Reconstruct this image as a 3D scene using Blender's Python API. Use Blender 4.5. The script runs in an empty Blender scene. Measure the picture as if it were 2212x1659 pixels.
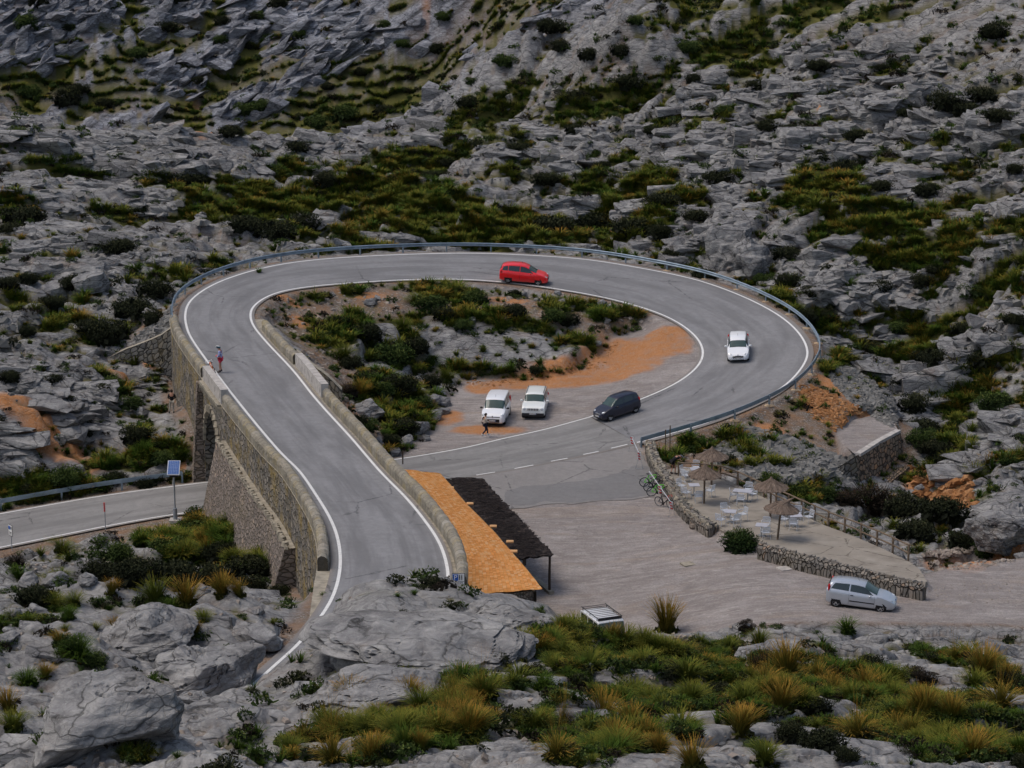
import bpy, bmesh, math, random
import numpy as np
from mathutils import Vector, Matrix
random.seed(7); RNG = np.random.default_rng(7)
sc = bpy.context.scene
COL = sc.collection
PI = math.pi
# ------------------------------------------------------------------ camera model (used to read positions off the survey)
F = 5800.0; CAMH = 53.0; PITCH = math.radians(14.5)
CP, SP = math.cos(PITCH), math.sin(PITCH)
def P(u, v, z):
    a = (u-1106)/F; b = -(v-829.5)/F
    dy = CP+b*SP; dz = -SP+b*CP
    t = (z-CAMH)/dz
    return Vector((a*t, dy*t, z))
def Pf(u, v, fn, it=12):
    z = 0.0
    for _ in range(it):
        w = P(u, v, z); z = z*.3+float(fn(w.x, w.y))*.7
    return P(u, v, z)
def proj(x, y, z):
    dep = y*CP-(z-CAMH)*SP
    up = y*SP+(z-CAMH)*CP
    return 1106+x/dep*F, 829.5-up/dep*F, dep

# ------------------------------------------------------------------ mesh helpers
def newobj(name, me, parent=None, mat=None):
    o = bpy.data.objects.new(name, me); COL.objects.link(o)
    if parent is not None: o.parent = parent
    if mat is not None: me.materials.append(mat)
    return o
def tag(o, label=None, cat=None, group=None, kind=None):
    if label: o['label'] = label
    if cat: o['category'] = cat
    if group: o['group'] = group
    if kind: o['kind'] = kind
    return o
def thing(name, label, cat, loc=(0, 0, 0), rz=0, group=None):
    o = bpy.data.objects.new(name, None); COL.objects.link(o)
    o.empty_display_size = .2
    o.location = loc; o.rotation_euler = (0, 0, rz)
    return tag(o, label, cat, group)
def copy_tree(o, parent=None):
    c = o.copy(); COL.objects.link(c)
    if parent is not None: c.parent = parent
    for ch in list(o.children): copy_tree(ch, c)
    return c
def np_mesh(name, V, Fc, smooth=False):
    """V (n,3), Fc (m,k) k = 3 or 4"""
    me = bpy.data.meshes.new(name)
    V = np.asarray(V, np.float32); Fc = np.asarray(Fc, np.int32)
    m, k = Fc.shape
    me.vertices.add(len(V)); me.vertices.foreach_set('co', V.ravel())
    me.loops.add(m*k); me.loops.foreach_set('vertex_index', Fc.ravel())
    me.polygons.add(m)
    me.polygons.foreach_set('loop_start', np.arange(0, m*k, k, dtype=np.int32))
    me.polygons.foreach_set('loop_total', np.full(m, k, np.int32))
    me.polygons.foreach_set('use_smooth', np.full(m, smooth, bool))
    me.update(calc_edges=True)
    return me
class MB:
    def __init__(s): s.v = []; s.f = []; s.uv = []; s.m = []; s.hasuv = False
    def add(s, vs, fs, uvs=None, mi=0):
        n = len(s.v); s.v += [tuple(x) for x in vs]
        for i, f in enumerate(fs):
            s.f.append([n+j for j in f]); s.m.append(mi)
            if uvs is not None: s.uv.append([uvs[j] for j in f]); s.hasuv = True
            else: s.uv.append([(0, 0)]*len(f))
        return s
    def box(s, c, size, rz=0, M=None, taper=1.0):
        x, y, z = size[0]/2, size[1]/2, size[2]/2
        vs = []
        for k in (-1, 1):
            t = taper if k > 0 else 1
            for a, b in ((-1, -1), (1, -1), (1, 1), (-1, 1)): vs.append(Vector((a*x*t, b*y*t, k*z)))
        R = M if M is not None else Matrix.Rotation(rz, 3, 'Z')
        vs = [R @ p+Vector(c) for p in vs]
        return s.add(vs, [(3, 2, 1, 0), (4, 5, 6, 7), (0, 1, 5, 4), (1, 2, 6, 5), (2, 3, 7, 6), (3, 0, 4, 7)])
    def tube(s, pts, r, seg=6, closed=False, cap=True):
        pts = [Vector(p) for p in pts]; n = len(pts)
        rr = r if isinstance(r, (list, tuple)) else [r]*n
        base = len(s.v); vs = []
        prev = None
        for i, p in enumerate(pts):
            if closed: d = pts[(i+1) % n]-pts[i-1]
            else: d = pts[min(i+1, n-1)]-pts[max(i-1, 0)]
            d.normalize()
            if prev is None:
                a = Vector((0, 0, 1)) if abs(d.z) < .9 else Vector((1, 0, 0))
                e = d.cross(a).normalized()
            else:
                e = (prev-d*prev.dot(d)).normalized()
            prev = e; g = d.cross(e)
            for k in range(seg):
                t = 2*PI*k/seg; vs.append(p+(e*math.cos(t)+g*math.sin(t))*rr[i])
        fs = []
        m = n if closed else n-1
        for i in range(m):
            a = i*seg; b = ((i+1) % n)*seg
            for k in range(seg): fs.append((a+k, a+(k+1) % seg, b+(k+1) % seg, b+k))
        if cap and not closed:
            fs.append(tuple(range(seg-1, -1, -1))); fs.append(tuple((n-1)*seg+k for k in range(seg)))
        return s.add(vs, fs)
    def lathe(s, prof, c=(0, 0, 0), axis='Z', seg=20):
        """prof: list (r, h)"""
        vs = []
        for r, h in prof:
            for k in range(seg):
                t = 2*PI*k/seg
                q = (r*math.cos(t), r*math.sin(t), h)
                if axis == 'Y': q = (q[0], q[2], q[1])
                if axis == 'X': q = (q[2], q[0], q[1])
                vs.append(Vector(q)+Vector(c))
        fs = []
        for i in range(len(prof)-1):
            for k in range(seg):
                a, b = i*seg+k, i*seg+(k+1) % seg
                fs.append((a, b, b+seg, a+seg) if axis != 'Y' else (b, a, a+seg, b+seg))
        return s.add(vs, fs)
    def ell(s, c, r, seg=10, rings=6, M=None):
        vs = []; fs = []
        for i in range(rings+1):
            a = PI*i/rings
            for k in range(seg):
                t = 2*PI*k/seg
                q = Vector((math.sin(a)*math.cos(t)*r[0], math.sin(a)*math.sin(t)*r[1], math.cos(a)*r[2]))
                if M is not None: q = M @ q
                vs.append(q+Vector(c))
        for i in range(rings):
            for k in range(seg):
                fs.append((i*seg+k, (i+1)*seg+k, (i+1)*seg+(k+1) % seg, i*seg+(k+1) % seg))
        return s.add(vs, fs)
    def build(s, name, mat=None, parent=None, smooth=False, angle=None, merge=0):
        me = bpy.data.meshes.new(name)
        me.from_pydata(s.v, [], s.f)
        mats = mat if isinstance(mat, (list, tuple)) else [mat]
        for m in mats:
            if m: me.materials.append(m)
        if len(mats) > 1: me.polygons.foreach_set('material_index', s.m)
        if s.hasuv:
            l = me.uv_layers.new(name='UVMap')
            l.data.foreach_set('uv', np.array([c for f in s.uv for c in f], np.float32).ravel())
        if merge:
            bm = bmesh.new(); bm.from_mesh(me); bmesh.ops.remove_doubles(bm, verts=bm.verts, dist=merge)
            bmesh.ops.recalc_face_normals(bm, faces=bm.faces); bm.to_mesh(me); bm.free()
        if smooth or angle: me.polygons.foreach_set('use_smooth', [True]*len(me.polygons))
        if angle: me.set_sharp_from_angle(angle=math.radians(angle))
        me.update()
        return newobj(name, me, parent)

# ------------------------------------------------------------------ numpy noise
def _h(ix, iy, s):
    h = (ix.astype(np.int64)*374761393+iy.astype(np.int64)*668265263+s*974634777) & 0xffffffff
    h = ((h ^ (h >> 13))*1274126177) & 0xffffffff
    h = ((h ^ (h >> 16))*2246822519) & 0xffffffff
    return (h ^ (h >> 15))
def _r(ix, iy, s): return (_h(ix, iy, s) & 0xffffff).astype(np.float64)/16777216.0
def vnoise(x, y, s=0):
    ix = np.floor(x); iy = np.floor(y); fx = x-ix; fy = y-iy
    ix = ix.astype(np.int64); iy = iy.astype(np.int64)
    fx = fx*fx*fx*(fx*(fx*6-15)+10); fy = fy*fy*fy*(fy*(fy*6-15)+10)
    a = _r(ix, iy, s); b = _r(ix+1, iy, s); c = _r(ix, iy+1, s); d = _r(ix+1, iy+1, s)
    return (a+(b-a)*fx)*(1-fy)+(c+(d-c)*fx)*fy
def fbm(x, y, s=0, o=4, g=.5):
    t = 0; a = 1; n = 0
    for i in range(o):
        t = t+a*(vnoise(x, y, s+i*17)-.5); n += a; a *= g; x = x*2.03+11.3; y = y*2.03+5.7
    return t/n*2
def worley(x, y, s=0):
    ix = np.floor(x).astype(np.int64); iy = np.floor(y).astype(np.int64)
    f1 = np.full(x.shape, 9.); f2 = np.full(x.shape, 9.)
    cx = np.zeros(x.shape); cy = np.zeros(x.shape); rid = np.zeros(x.shape); r2 = np.zeros(x.shape)
    for dx in (-1, 0, 1):
        for dy in (-1, 0, 1):
            jx = ix+dx; jy = iy+dy
            h = _h(jx, jy, s)
            px = jx+.1+.8*((h & 1023)/1023.); py = jy+.1+.8*(((h >> 10) & 1023)/1023.)
            d = np.hypot(px-x, py-y)
            c = d < f1
            f2 = np.where(c, f1, np.minimum(f2, d))
            f1 = np.where(c, d, f1); cx = np.where(c, px, cx); cy = np.where(c, py, cy)
            rid = np.where(c, ((h >> 20) & 4095)/4095., rid)
            r2 = np.where(c, ((h >> 5) & 4095)/4095., r2)
    return f1, f2, x-cx, y-cy, rid, r2
def sstep(a, b, x):
    t = np.clip((x-a)/(b-a), 0, 1); return t*t*(3-2*t)

# ------------------------------------------------------------------ surveyed lines
OUT = [(440,1566,11.4),(492,1525,11.1),(550,1477,10.8),(598,1433,10.6),(649,1387,10.3),(709,1309,9.9),(731,1252,9.6),(735.6,1204,9.4),(728,1156,9.1),(711,1115,8.9),(684,1071,8.7),(646,1016,8.4),(601,972,8.1),(506,857,7.5),(420,741,7.0),(403,705,6.9),(400,677,6.8),(410,650,6.7),(444,623,6.6),(496,599,6.5),(581,575,6.3),(684,560,6.0),(839,550,5.7),(1010,546,5.3),(1146,551,4.9),(1283,562,4.6),(1458,593,4.1),(1543,616,3.9),(1627,650,3.5),(1691,686,3.2),(1729,722,2.9),(1744,752,2.6),(1742,777,2.4),(1715,815,2.1),(1670,850,1.8),(1600,885,1.4),(1530,912,1.1),(1482,927,.8),(1409,947,.4),(1376,956,.3)]
INN_HID = [(-11.5,97,11.8),(-9.6,102.5,11.4),(-7.6,107.5,11.0),(-5.8,112.5,10.6),(-4.5,118,10.2),(-3.6,123,9.9)]
INN = [(967,1259,9.6),(964,1218,9.4),(954,1184,9.3),(937,1153,9.1),(910,1116,8.9),(876,1075,8.7),(824,1023,8.4),(780,972,8.1),(756,944,7.9),(684,865,7.5),(632,800,7.1),(581,746,6.8),(547,705,6.6),(540,681,6.5),(547,662,6.35),(574,642,6.2),(615,628,6.0),(702,616,5.7),(873,605,5.1),(1010,604,4.7),(1112,612,4.4),(1215,626,4.15),(1317,645,3.8),(1386,664,3.5),(1437,681,3.3),(1468,698,3.0),(1497,719,2.65),(1517,745,2.3),(1520,772,2.0),(1500,801,1.7),(1456,832,1.3),(1380,865,.8),(1321,886,.45),(1277,900,.25)]
LT = [(1277,900,.25),(1175,928,.05),(1087,947,0),(999,968,0),(849,993,0),(650,1018,0),(460,1040,0),(230,1070,-.6),(0,1110,-1.2),(-260,1158,-1.9)]
LB = [(1376,956,.3),(1293,975,.08),(1152,1004,0),(1029,1026,0),(800,1060,0),(600,1085,0),(370,1110,0),(200,1142,-.6),(0,1182,-1.2),(-260,1236,-1.9)]
def crom(pts, step=.6):
    pts = [Vector(p) for p in pts]; out = []
    n = len(pts)
    for i in range(n-1):
        p1, p2 = pts[i], pts[i+1]
        p0 = pts[i-1] if i else p1*2-p2
        p3 = pts[i+2] if i+2 < n else p2*2-p1
        k = max(1, int((p2-p1).length/step))
        for j in range(k):
            t = j/k
            out.append(.5*((2*p1)+(p2-p0)*t+(2*p0-5*p1+4*p2-p3)*t*t+(3*p1-p0-3*p2+p3)*t**3))
    out.append(pts[-1]); return out
def smooth_line(pts, it=3):
    for _ in range(it):
        pts = [pts[0]]+[(pts[i-1]+pts[i]*2+pts[i+1])/4 for i in range(1, len(pts)-1)]+[pts[-1]]
    return pts
def resample(pts, step):
    L = [0]
    for a, b in zip(pts, pts[1:]): L.append(L[-1]+(b-a).length)
    n = max(2, int(round(L[-1]/step))+1)
    A = np.array([tuple(p) for p in pts])
    t = np.linspace(0, L[-1], n)
    return [Vector(q) for q in np.stack([np.interp(t, L, A[:, k]) for k in range(3)], 1)]
outW = resample(smooth_line(crom([P(*q) for q in OUT]), 8), .7)
innW = resample(smooth_line(crom([Vector(q) for q in INN_HID]+[P(*q) for q in INN]), 8), .7)
ltW = resample(smooth_line(crom([P(*q) for q in LT]), 4), .8)
lbW = resample(smooth_line(crom([P(*q) for q in LB]), 4), .8)
def offset(line, d):
    """shift sideways in plan; + is to the left of the walking direction"""
    out = []
    n = len(line)
    for i, p in enumerate(line):
        t = line[min(i+2, n-1)]-line[max(i-2, 0)]; t.z = 0; t.normalize()
        out.append(Vector((p.x-t.y*d, p.y+t.x*d, p.z)))
    return out
# partner points: for each sample of the outer line the nearest one on the inner line (monotonic)
def pair(A, B, full=True):
    j = 0; out = []
    for i, a in enumerate(A):
        tot = i/(len(A)-1)
        best = min(range(j, min(len(B), j+8)), key=lambda k: (B[k].xy-a.xy).length)
        if full and i > len(A)-8: best = max(best, int(len(B)-1-(len(A)-1-i)*.8))
        j = best; out.append(B[best])
    if full: out[-1] = B[-1]
    return [Vector(p) for p in smooth_line(out, 6)]
road_in = pair(outW, innW)
def lot_z(x, y):
    x = np.asarray(x, float); y = np.asarray(y, float)
    r = np.clip((174-y)/26., 0, 1.3)
    return 1.9*r*sstep(3, 16, x)-.045*np.maximum(x-17, 0)*sstep(168, 152, y)
def terr_z(x, y): return lot_z(x, y)+.5
# ------------------------------------------------------------------ terrain: surveyed heights
TP = [ # (u, v, z)
 # inside the loop
 (600,655,5.4),(600,700,4.9),(640,740,4.2),(700,745,3.6),(700,790,3.2),(760,860,2.0),(800,910,1.0),(850,960,.2),(900,900,.4),(870,850,.9),(880,750,2.4),(800,690,3.9),
 (950,625,4.5),(1000,660,4.0),(1100,660,3.9),(1200,680,3.5),(1300,690,3.0),(1400,710,2.4),(1440,760,1.7),(1000,720,3.1),(1150,718,3.1),(1280,738,2.6),(950,800,.8),(1050,815,.4),(1150,818,.4),(1290,765,1.2),
 (1350,800,1.0),(1250,860,.3),(1050,900,0),(950,950,0),(1400,840,.9),(720,640,5.2),(850,640,4.9),
 # left of the causeway
 (379,838,1.7),(424,1033,0),(360,900,1.0),(328,842,2.0),(235,782,3.6),(290,900,1.6),(250,960,.8),(300,700,4.6),(340,640,5.6),(100,870,4.2),(100,980,.6),(0,870,4.5),(0,990,.6),(240,870,3.0),(200,960,.9),
 (150,1010,.2),(0,1050,-.5),(300,1035,.0),(-200,1080,-1),(100,790,4.8),(0,720,5.4),(200,700,5.0),(350,600,5.8),(0,560,6.5),(150,480,6.2),(300,470,5.6),(0,400,8),(200,400,6.5),(450,400,5.8),
 (-250,500,8),(-250,850,5.5),(-250,990,0),
 (100,1190,-1.0),(300,1140,-.3),(430,1125,0),(200,1230,.3),(350,1230,.3),(540,1225,1.0),(650,1275,3.0),(690,1292,3.6),(0,1230,-1),(-200,1240,-1.4),
 # ground beyond the loop
 (460,510,5.2),(700,500,4.8),(900,480,4.6),(1100,500,4.4),(1300,510,4.2),(1450,540,4.0),(700,400,5.4),(900,370,5.6),(1100,400,5.4),(1300,420,5.4),(1500,560,4.3),(1560,570,4.3),(1560,460,7.6),(1650,520,6.0),(1500,430,6.6),
 (1750,560,6.0),(700,330,6.6),(1000,300,7.2),(450,360,8.6),(330,330,9.3),(250,380,7.4),(100,330,9.3),(-200,330,10),(1300,320,8.4),(1500,350,8.6),
 # right hand hillside
 (1850,620,4.4),(1780,690,2.4),(2000,620,4.4),(2200,640,5.6),(2000,500,7.8),(2200,450,9.6),(1700,450,7.4),(1850,400,9.2),(2050,380,10.2),(1600,300,10.4),(1800,300,11.0),(2200,300,13.6),(1600,200,13),(1900,180,15),(2200,200,16),(1600,100,16.4),(1900,80,18.6),(2200,100,19),(1600,0,20.5),(2200,0,23),(2500,300,14),(2500,0,24),(2500,620,7),
 (2000,700,2.2),(2200,760,3.2),(1900,760,.0),(2000,840,.2),(2200,850,2.2),(2450,850,3),(2100,930,.8),(2000,940,-1.6),(2150,1040,-.6),(2050,1090,-1.6),(1980,1040,-2.8),(1950,1090,-3.0),(1880,1090,-2.6),(1800,1070,-1.8),(1720,1052,-1.2),(1640,1032,-.6),
 (1900,1140,-1.4),(2000,1150,-1.0),(2100,1190,-.6),(2200,1150,.6),(2400,1150,1),(2200,1225,.2),
 # embankment on the right
 (1560,955,.1),(1600,930,.6),(1700,940,.2),(1650,990,-.4),(1760,990,-.4),(1830,1000,-.8),(1800,900,.7),(1850,850,1.0),(1800,800,1.7),(1890,800,1.1),(1915,860,.6),(1925,900,.3),(1900,900,.25),
 # hillside at the back, beyond a hidden hollow
 (1100,235,9.2),(1100,150,13),(1100,60,17),(1100,0,20),(1350,200,12),(1350,100,16.5),(1350,0,21),(900,255,7.5),
 # foreground slope
 (1106,1659,24),(1500,1659,24),(1900,1659,23.5),(2250,1659,21),(2600,1659,20),(1400,1560,20.4),(1700,1500,18),(2000,1560,19),(1300,1440,13.4),(1250,1395,13.4),(1290,1364,9.4),(1340,1372,9.6),(1310,1405,12),(1700,1400,12.2),(1345,1395,11.0),(1430,1385,10.6),(1550,1370,10.2),(1700,1378,9.8),(1850,1400,8.8),(1980,1415,7.4),
 (2212,1420,3.0),(2212,1500,9.5),(2400,1420,3),(2080,1440,6.5),(2050,1400,4.5),
 (900,1262,17.3),(745,1266,18.4),(720,1286,18.4),(690,1323,18.4),(655,1366,18.4),(620,1413,18.4),(580,1458,18.4),(540,1498,18.7),(490,1560,19),(430,1610,19.6),(1100,1270,16.8),(1190,1300,15.6),(900,1400,19.5),(1050,1450,20.6),(900,1480,21),(1130,1370,17.2),(700,1430,19),(680,1480,19.4),(700,1560,21.4),(560,1560,19.8),(480,1650,22.6),(800,1640,23),(1225,1350,14.6),
 # left rock
 (20,1275,9.0),(150,1290,9.2),(300,1285,9.2),(450,1275,9.0),(580,1280,8.8),(640,1300,9.0),(690,1300,9.3),(300,1400,11.6),(450,1400,10.9),(560,1400,10.6),(100,1400,12),(300,1500,14.4),(100,1550,16.5),(0,1450,13.2),(450,1500,12.4),(400,1570,13.4),(200,1620,17),(-250,1300,9),(-250,1550,16),(0,1659,20),
 (330,1640,15.0),
]
CPTS = [tuple(P(*q)) for q in TP]
XY = [ # plan coordinates (x, y, z): ground the photograph hides
 (26,183.4,-3.3),(28,185.4,-3.4),(30,188.6,-3.4),(24.2,181.6,-2.8),(31.5,196,-2.6),(31,204,-1.6),(29.5,212,-.4),(30,180,-3.2),(40,180,-2),
 (-30,318,-3),(-60,318,-3),(-5,312,1),(-30,338,3.6),(-60,338,4),(-10,336,5),(-30,346,9.5),(-60,346,9.5),(-30,354,15.5),(-60,354,16),(-75,330,3),
 (-30,420,55),(0,420,60),(40,420,62),(80,420,66),(-80,420,60),(-30,480,95),(40,480,98),(0,350,34),(40,340,36),(80,340,40),(-60,380,34),(-20,380,33),(20,470,95),(90,480,100),(-100,480,95),
 (-4,60,25.5),(10,60,25.5),(22,60,25),(-20,60,24),(-35,80,22),(35,80,18),(-5,50,27.5),(20,50,27.5),(-20,50,26),(-40,110,14),
 (-14,141,2.4),(-20,143,1.4),(-28,143,1.0),(-12.5,135,5.5),(-22,136,4),(-32,137,3),
 (2,141,1.5),(10,141,2.0),(20,140,2.2),(30,141,1.8),(0,146,.3),(40,142,1.5),(6,133,3.6),(16,133,4.6),(26,133,4.5),
 (-1,134,4.2),(2,128,6.5),(6,126,6.8),(0,120,10.0),(2,115,12.5),(-1.5,112,12.5),
 (-6,168,0),(-7,160,0),(-4,150,0),(2,160,0),(8,170,0),(0,176,0),
 (-13,168,-.3),(-14,176,-.3),(-9,178,-.2),(-18,176,0),
 (-70,200,12),(-70,150,4),(-70,250,16),(60,200,10),(60,250,22),(60,160,2),(-60,300,9),(60,300,32),
]
CPTS += XY
for i in range(0, len(outW), 5):
    a = outW[i]
    if a.y > 198 or (i > 60 and a.x > 5): CPTS.append((a.x, a.y, a.z-.2))
    elif a.y < 126: CPTS.append((a.x, a.y, a.z-.2))
for i in range(0, len(innW), 5):
    a = innW[i]
    if a.y > 200 or i > 80: CPTS.append((a.x, a.y, a.z-.2))
    elif a.y < 126: CPTS.append((a.x, a.y, a.z-.2))
for i in range(4, len(ltW), 4): CPTS.append(tuple(ltW[i]-Vector((0, 0, .1))))
for i in range(0, len(lbW), 4): CPTS.append(tuple(lbW[i]-Vector((0, 0, .1))))
CP3 = np.array(CPTS)
# drop near duplicates
keep = []
for i in range(len(CP3)):
    if all(np.hypot(*(CP3[i, :2]-CP3[j, :2])) > 1.2 for j in keep): keep.append(i)
CP3 = CP3[keep]
n_ = len(CP3)
D_ = np.hypot(CP3[:, None, 0]-CP3[None, :, 0], CP3[:, None, 1]-CP3[None, :, 1])
A_ = np.zeros((n_+3, n_+3)); A_[:n_, :n_] = -D_+np.eye(n_)*.15
A_[:n_, n_] = 1; A_[:n_, n_+1:] = CP3[:, :2]/100; A_[n_, :n_] = 1; A_[n_+1:, :n_] = (CP3[:, :2]/100).T
W_ = np.linalg.solve(A_, np.concatenate([CP3[:, 2], [0, 0, 0]]))
def rbf(x, y):
    out = np.empty(x.shape); xf = x.ravel(); yf = y.ravel(); o = out.ravel()
    for s in range(0, len(xf), 40000):
        a, b = xf[s:s+40000], yf[s:s+40000]
        d = np.hypot(a[:, None]-CP3[None, :, 0], b[:, None]-CP3[None, :, 1]).astype(np.float32)
        o[s:s+40000] = -(d @ W_[:n_].astype(np.float32))+W_[n_]+a/100*W_[n_+1]+b/100*W_[n_+2]
    return o.reshape(x.shape)

# ---- rasters over the built part of the place (0.25 m)
RX0, RX1, RY0, RY1, RS = -62., 62., 92., 262., .25
gx = np.arange(RX0, RX1+1e-6, RS); gy = np.arange(RY0, RY1+1e-6, RS)
GX, GY = np.meshgrid(gx, gy)
def inpoly(poly, X=GX, Y=GY):
    r = np.zeros(X.shape, bool); n = len(poly)
    for i in range(n):
        x1, y1 = poly[i][:2]; x2, y2 = poly[(i+1) % n][:2]
        if y1 == y2: continue
        c = ((Y >= min(y1, y2)) & (Y < max(y1, y2)))
        r ^= c & (X < (x2-x1)*(Y-y1)/(y2-y1)+x1)
    return r
def dist_poly(poly, closed=True, maxd=12.):
    d = np.full(GX.shape, maxd)
    n = len(poly)
    for i in range(n if closed else n-1):
        x1, y1 = poly[i][:2]; x2, y2 = poly[(i+1) % n][:2]
        i0 = max(0, int((min(y1, y2)-maxd-RY0)/RS)); i1 = min(len(gy), int((max(y1, y2)+maxd-RY0)/RS)+1)
        j0 = max(0, int((min(x1, x2)-maxd-RX0)/RS)); j1 = min(len(gx), int((max(x1, x2)+maxd-RX0)/RS)+1)
        if i1 <= i0 or j1 <= j0: continue
        X = GX[i0:i1, j0:j1]; Y = GY[i0:i1, j0:j1]
        L2 = (x2-x1)**2+(y2-y1)**2+1e-9
        t = np.clip(((X-x1)*(x2-x1)+(Y-y1)*(y2-y1))/L2, 0, 1)
        q = np.hypot(X-x1-t*(x2-x1), Y-y1-t*(y2-y1))
        d[i0:i1, j0:j1] = np.minimum(d[i0:i1, j0:j1], q)
    return d
def sdf(poly, maxd=12.):
    """signed distance, negative inside"""
    d = dist_poly(poly, True, maxd)
    return np.where(inpoly(poly), -d, d)
def samp(R, x, y, default):
    fx = (x-RX0)/RS; fy = (y-RY0)/RS
    ok = (fx >= 0) & (fy >= 0) & (fx < len(gx)-1.001) & (fy < len(gy)-1.001)
    fx = np.clip(fx, 0, len(gx)-1.001); fy = np.clip(fy, 0, len(gy)-1.001)
    i = fx.astype(int); j = fy.astype(int); a = fx-i; b = fy-j
    v = (R[j, i]*(1-a)+R[j, i+1]*a)*(1-b)+(R[j+1, i]*(1-a)+R[j+1, i+1]*a)*b
    return np.where(ok, v, default)
def nearest_z(lineA, lineB, maxd=6.):
    """height of the ribbon between two paired lines, spread to its surroundings"""
    num = np.zeros(GX.shape); den = np.full(GX.shape, 1e-9)
    for a, b in zip(lineA, lineB):
        for t in (0, .33, .67, 1):
            q = a.lerp(b, t)
            i0 = max(0, int((q.y-maxd-RY0)/RS)); i1 = min(len(gy), int((q.y+maxd-RY0)/RS)+1)
            j0 = max(0, int((q.x-maxd-RX0)/RS)); j1 = min(len(gx), int((q.x+maxd-RX0)/RS)+1)
            if i1 <= i0 or j1 <= j0: continue
            d2 = (GX[i0:i1, j0:j1]-q.x)**2+(GY[i0:i1, j0:j1]-q.y)**2
            w = 1/(d2*d2+.02)
            num[i0:i1, j0:j1] += w*q.z; den[i0:i1, j0:j1] += w
    return num/den
# upper road: where it lies on the ground (not on the causeway)
ia = [i for i, p in enumerate(outW) if (p.y > 198.5) or (i > 60 and p.x > 0)]
loopA = outW[ia[0]:]; loopB = road_in[ia[0]:]
ib = max(i for i, p in enumerate(outW[:60]) if p.y < 130)
nearA = outW[:ib]; nearB = road_in[:ib]
loop_poly = [p.xy for p in offset(loopA, .9)]+[p.xy for p in reversed(offset(loopB, -.5))]
near_poly = [p.xy for p in offset(nearA, .9)]+[p.xy for p in reversed(offset(nearB, -.9))]
ltA = ltW; lbB = pair(ltW, lbW)
low_poly = [p.xy for p in offset(ltW, -.5)]+[p.xy for p in reversed(offset(lbW, .5))]
S_loop = sdf(loop_poly); Z_loop = nearest_z(loopA, loopB)
S_near = sdf(near_poly); Z_near = nearest_z(nearA, nearB)
S_low = sdf(low_poly); Z_low = nearest_z(ltA, lbB)
def W0(u, v, z=0): return P(u, v, z).xy
apron_pts = [P(*q) for q in [(1376,956,.3),(1384,972,.1),(1402,1010,0),(1418,1048,0),(1410,1069,0),(1370,1078,0),(1300,1081,0),(1240,1088,0),(1180,1087,0),(1130,1098,0),(1090,1098,0),(1040,1084,0),(985,1064,0),(930,1052,0)]]
lot_poly = [tuple(W0(*q)) for q in [(930,1045),(1384,972),(1402,1010),(1420,1050),(1450,1085),(1500,1128),(1545,1145),(1600,1160),(1640,1185),(1715,1210),(1874,1250),(1997,1278),(2100,1240),(2300,1225),(2600,1215)]]+[(50,150),(48,141.5),(34,143),(28,144.5),(18,143.5),(8,142.5),(0,143),(-4.5,146),(-5,152),(-6.5,160),(-8,168)]
terr_pts = [Pf(u, v, terr_z) for u, v in [(1434,1016),(1470,1008),(1512,1013),(1556,1030),(1600,1051),(1640,1070),(1700,1098),(1780,1134),(1851,1161),(1907,1185),(1962,1212),(1985,1228),(2003,1256),(1985,1262),(1937,1249),(1874,1231),(1794,1212),(1715,1192),(1650,1174),(1610,1160),(1560,1146),(1530,1128),(1505,1110),(1480,1088),(1462,1066),(1446,1040)]]
terr_poly = [tuple(p.xy) for p in terr_pts]
isl_poly = [tuple(W0(*q)) for q in [(872,985,0),(905,960,0),(940,925,0),(955,880,0),(985,850,.1),(1010,818,.3),(1150,822,.3),(1230,808,.6),(1290,770,1.1),(1340,722,1.9),(1420,700,2.5),(1470,702,2.9),(1500,730,2.4),(1514,762,2.1),(1490,802,1.7),(1450,830,1.3),(1380,862,.8),(1321,882,.45),(1277,896,.25),(1175,924,.05),(1087,943,0),(999,964,0)]]
plat_poly = [tuple(W0(*q)) for q in [(1846,971,0),(1931,921,0),(1915,902,0),(1885,893,0),(1840,905,0),(1812,935,0),(1825,968,0)]]
verge_poly = [tuple(W0(*q)) for q in [(-200,1225,-1.6),(0,1184,-1.2),(200,1144,-.6),(370,1112,0),(430,1100,0),(420,1160,0),(330,1170,-.3),(200,1195,-.6),(0,1220,-1),(-200,1260,-1.5)]]
S_lot = sdf(lot_poly); S_ter = sdf(terr_poly); S_isl = sdf(isl_poly); S_plt = sdf(plat_poly); S_vrg = sdf(verge_poly)
BASE = rbf(GX, GY)
def mixto(Z, S, T, w):
    k = sstep(w, 0.0, S); return Z*(1-k)+T*k
Z = BASE
Z = mixto(Z, S_isl, nearest_z([Vector((p[0], p[1], z)) for p, z in zip(isl_poly, [0,0,0,0,.1,.3,.3,.6,1.1,1.9,2.5,2.9,2.4,2.1,1.7,1.3,.8,.45,.25,.05,0,0])], [Vector((p[0], p[1], z)) for p, z in zip(isl_poly, [0,0,0,0,.1,.3,.3,.6,1.1,1.9,2.5,2.9,2.4,2.1,1.7,1.3,.8,.45,.25,.05,0,0])], 30)-.08, 1.0)
Z = mixto(Z, S_plt, -.06, .3)
Z = mixto(Z, S_lot, lot_z(GX, GY)-.05, 2.0)
Z = mixto(Z, S_ter, terr_z(GX, GY)-.12, .35)
Z = mixto(Z, S_loop, Z_loop-.09, 1.3)
Z = mixto(Z, S_near, Z_near-.14, 1.0)
Z = mixto(Z, S_low, Z_low-.12, 1.5)
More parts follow.
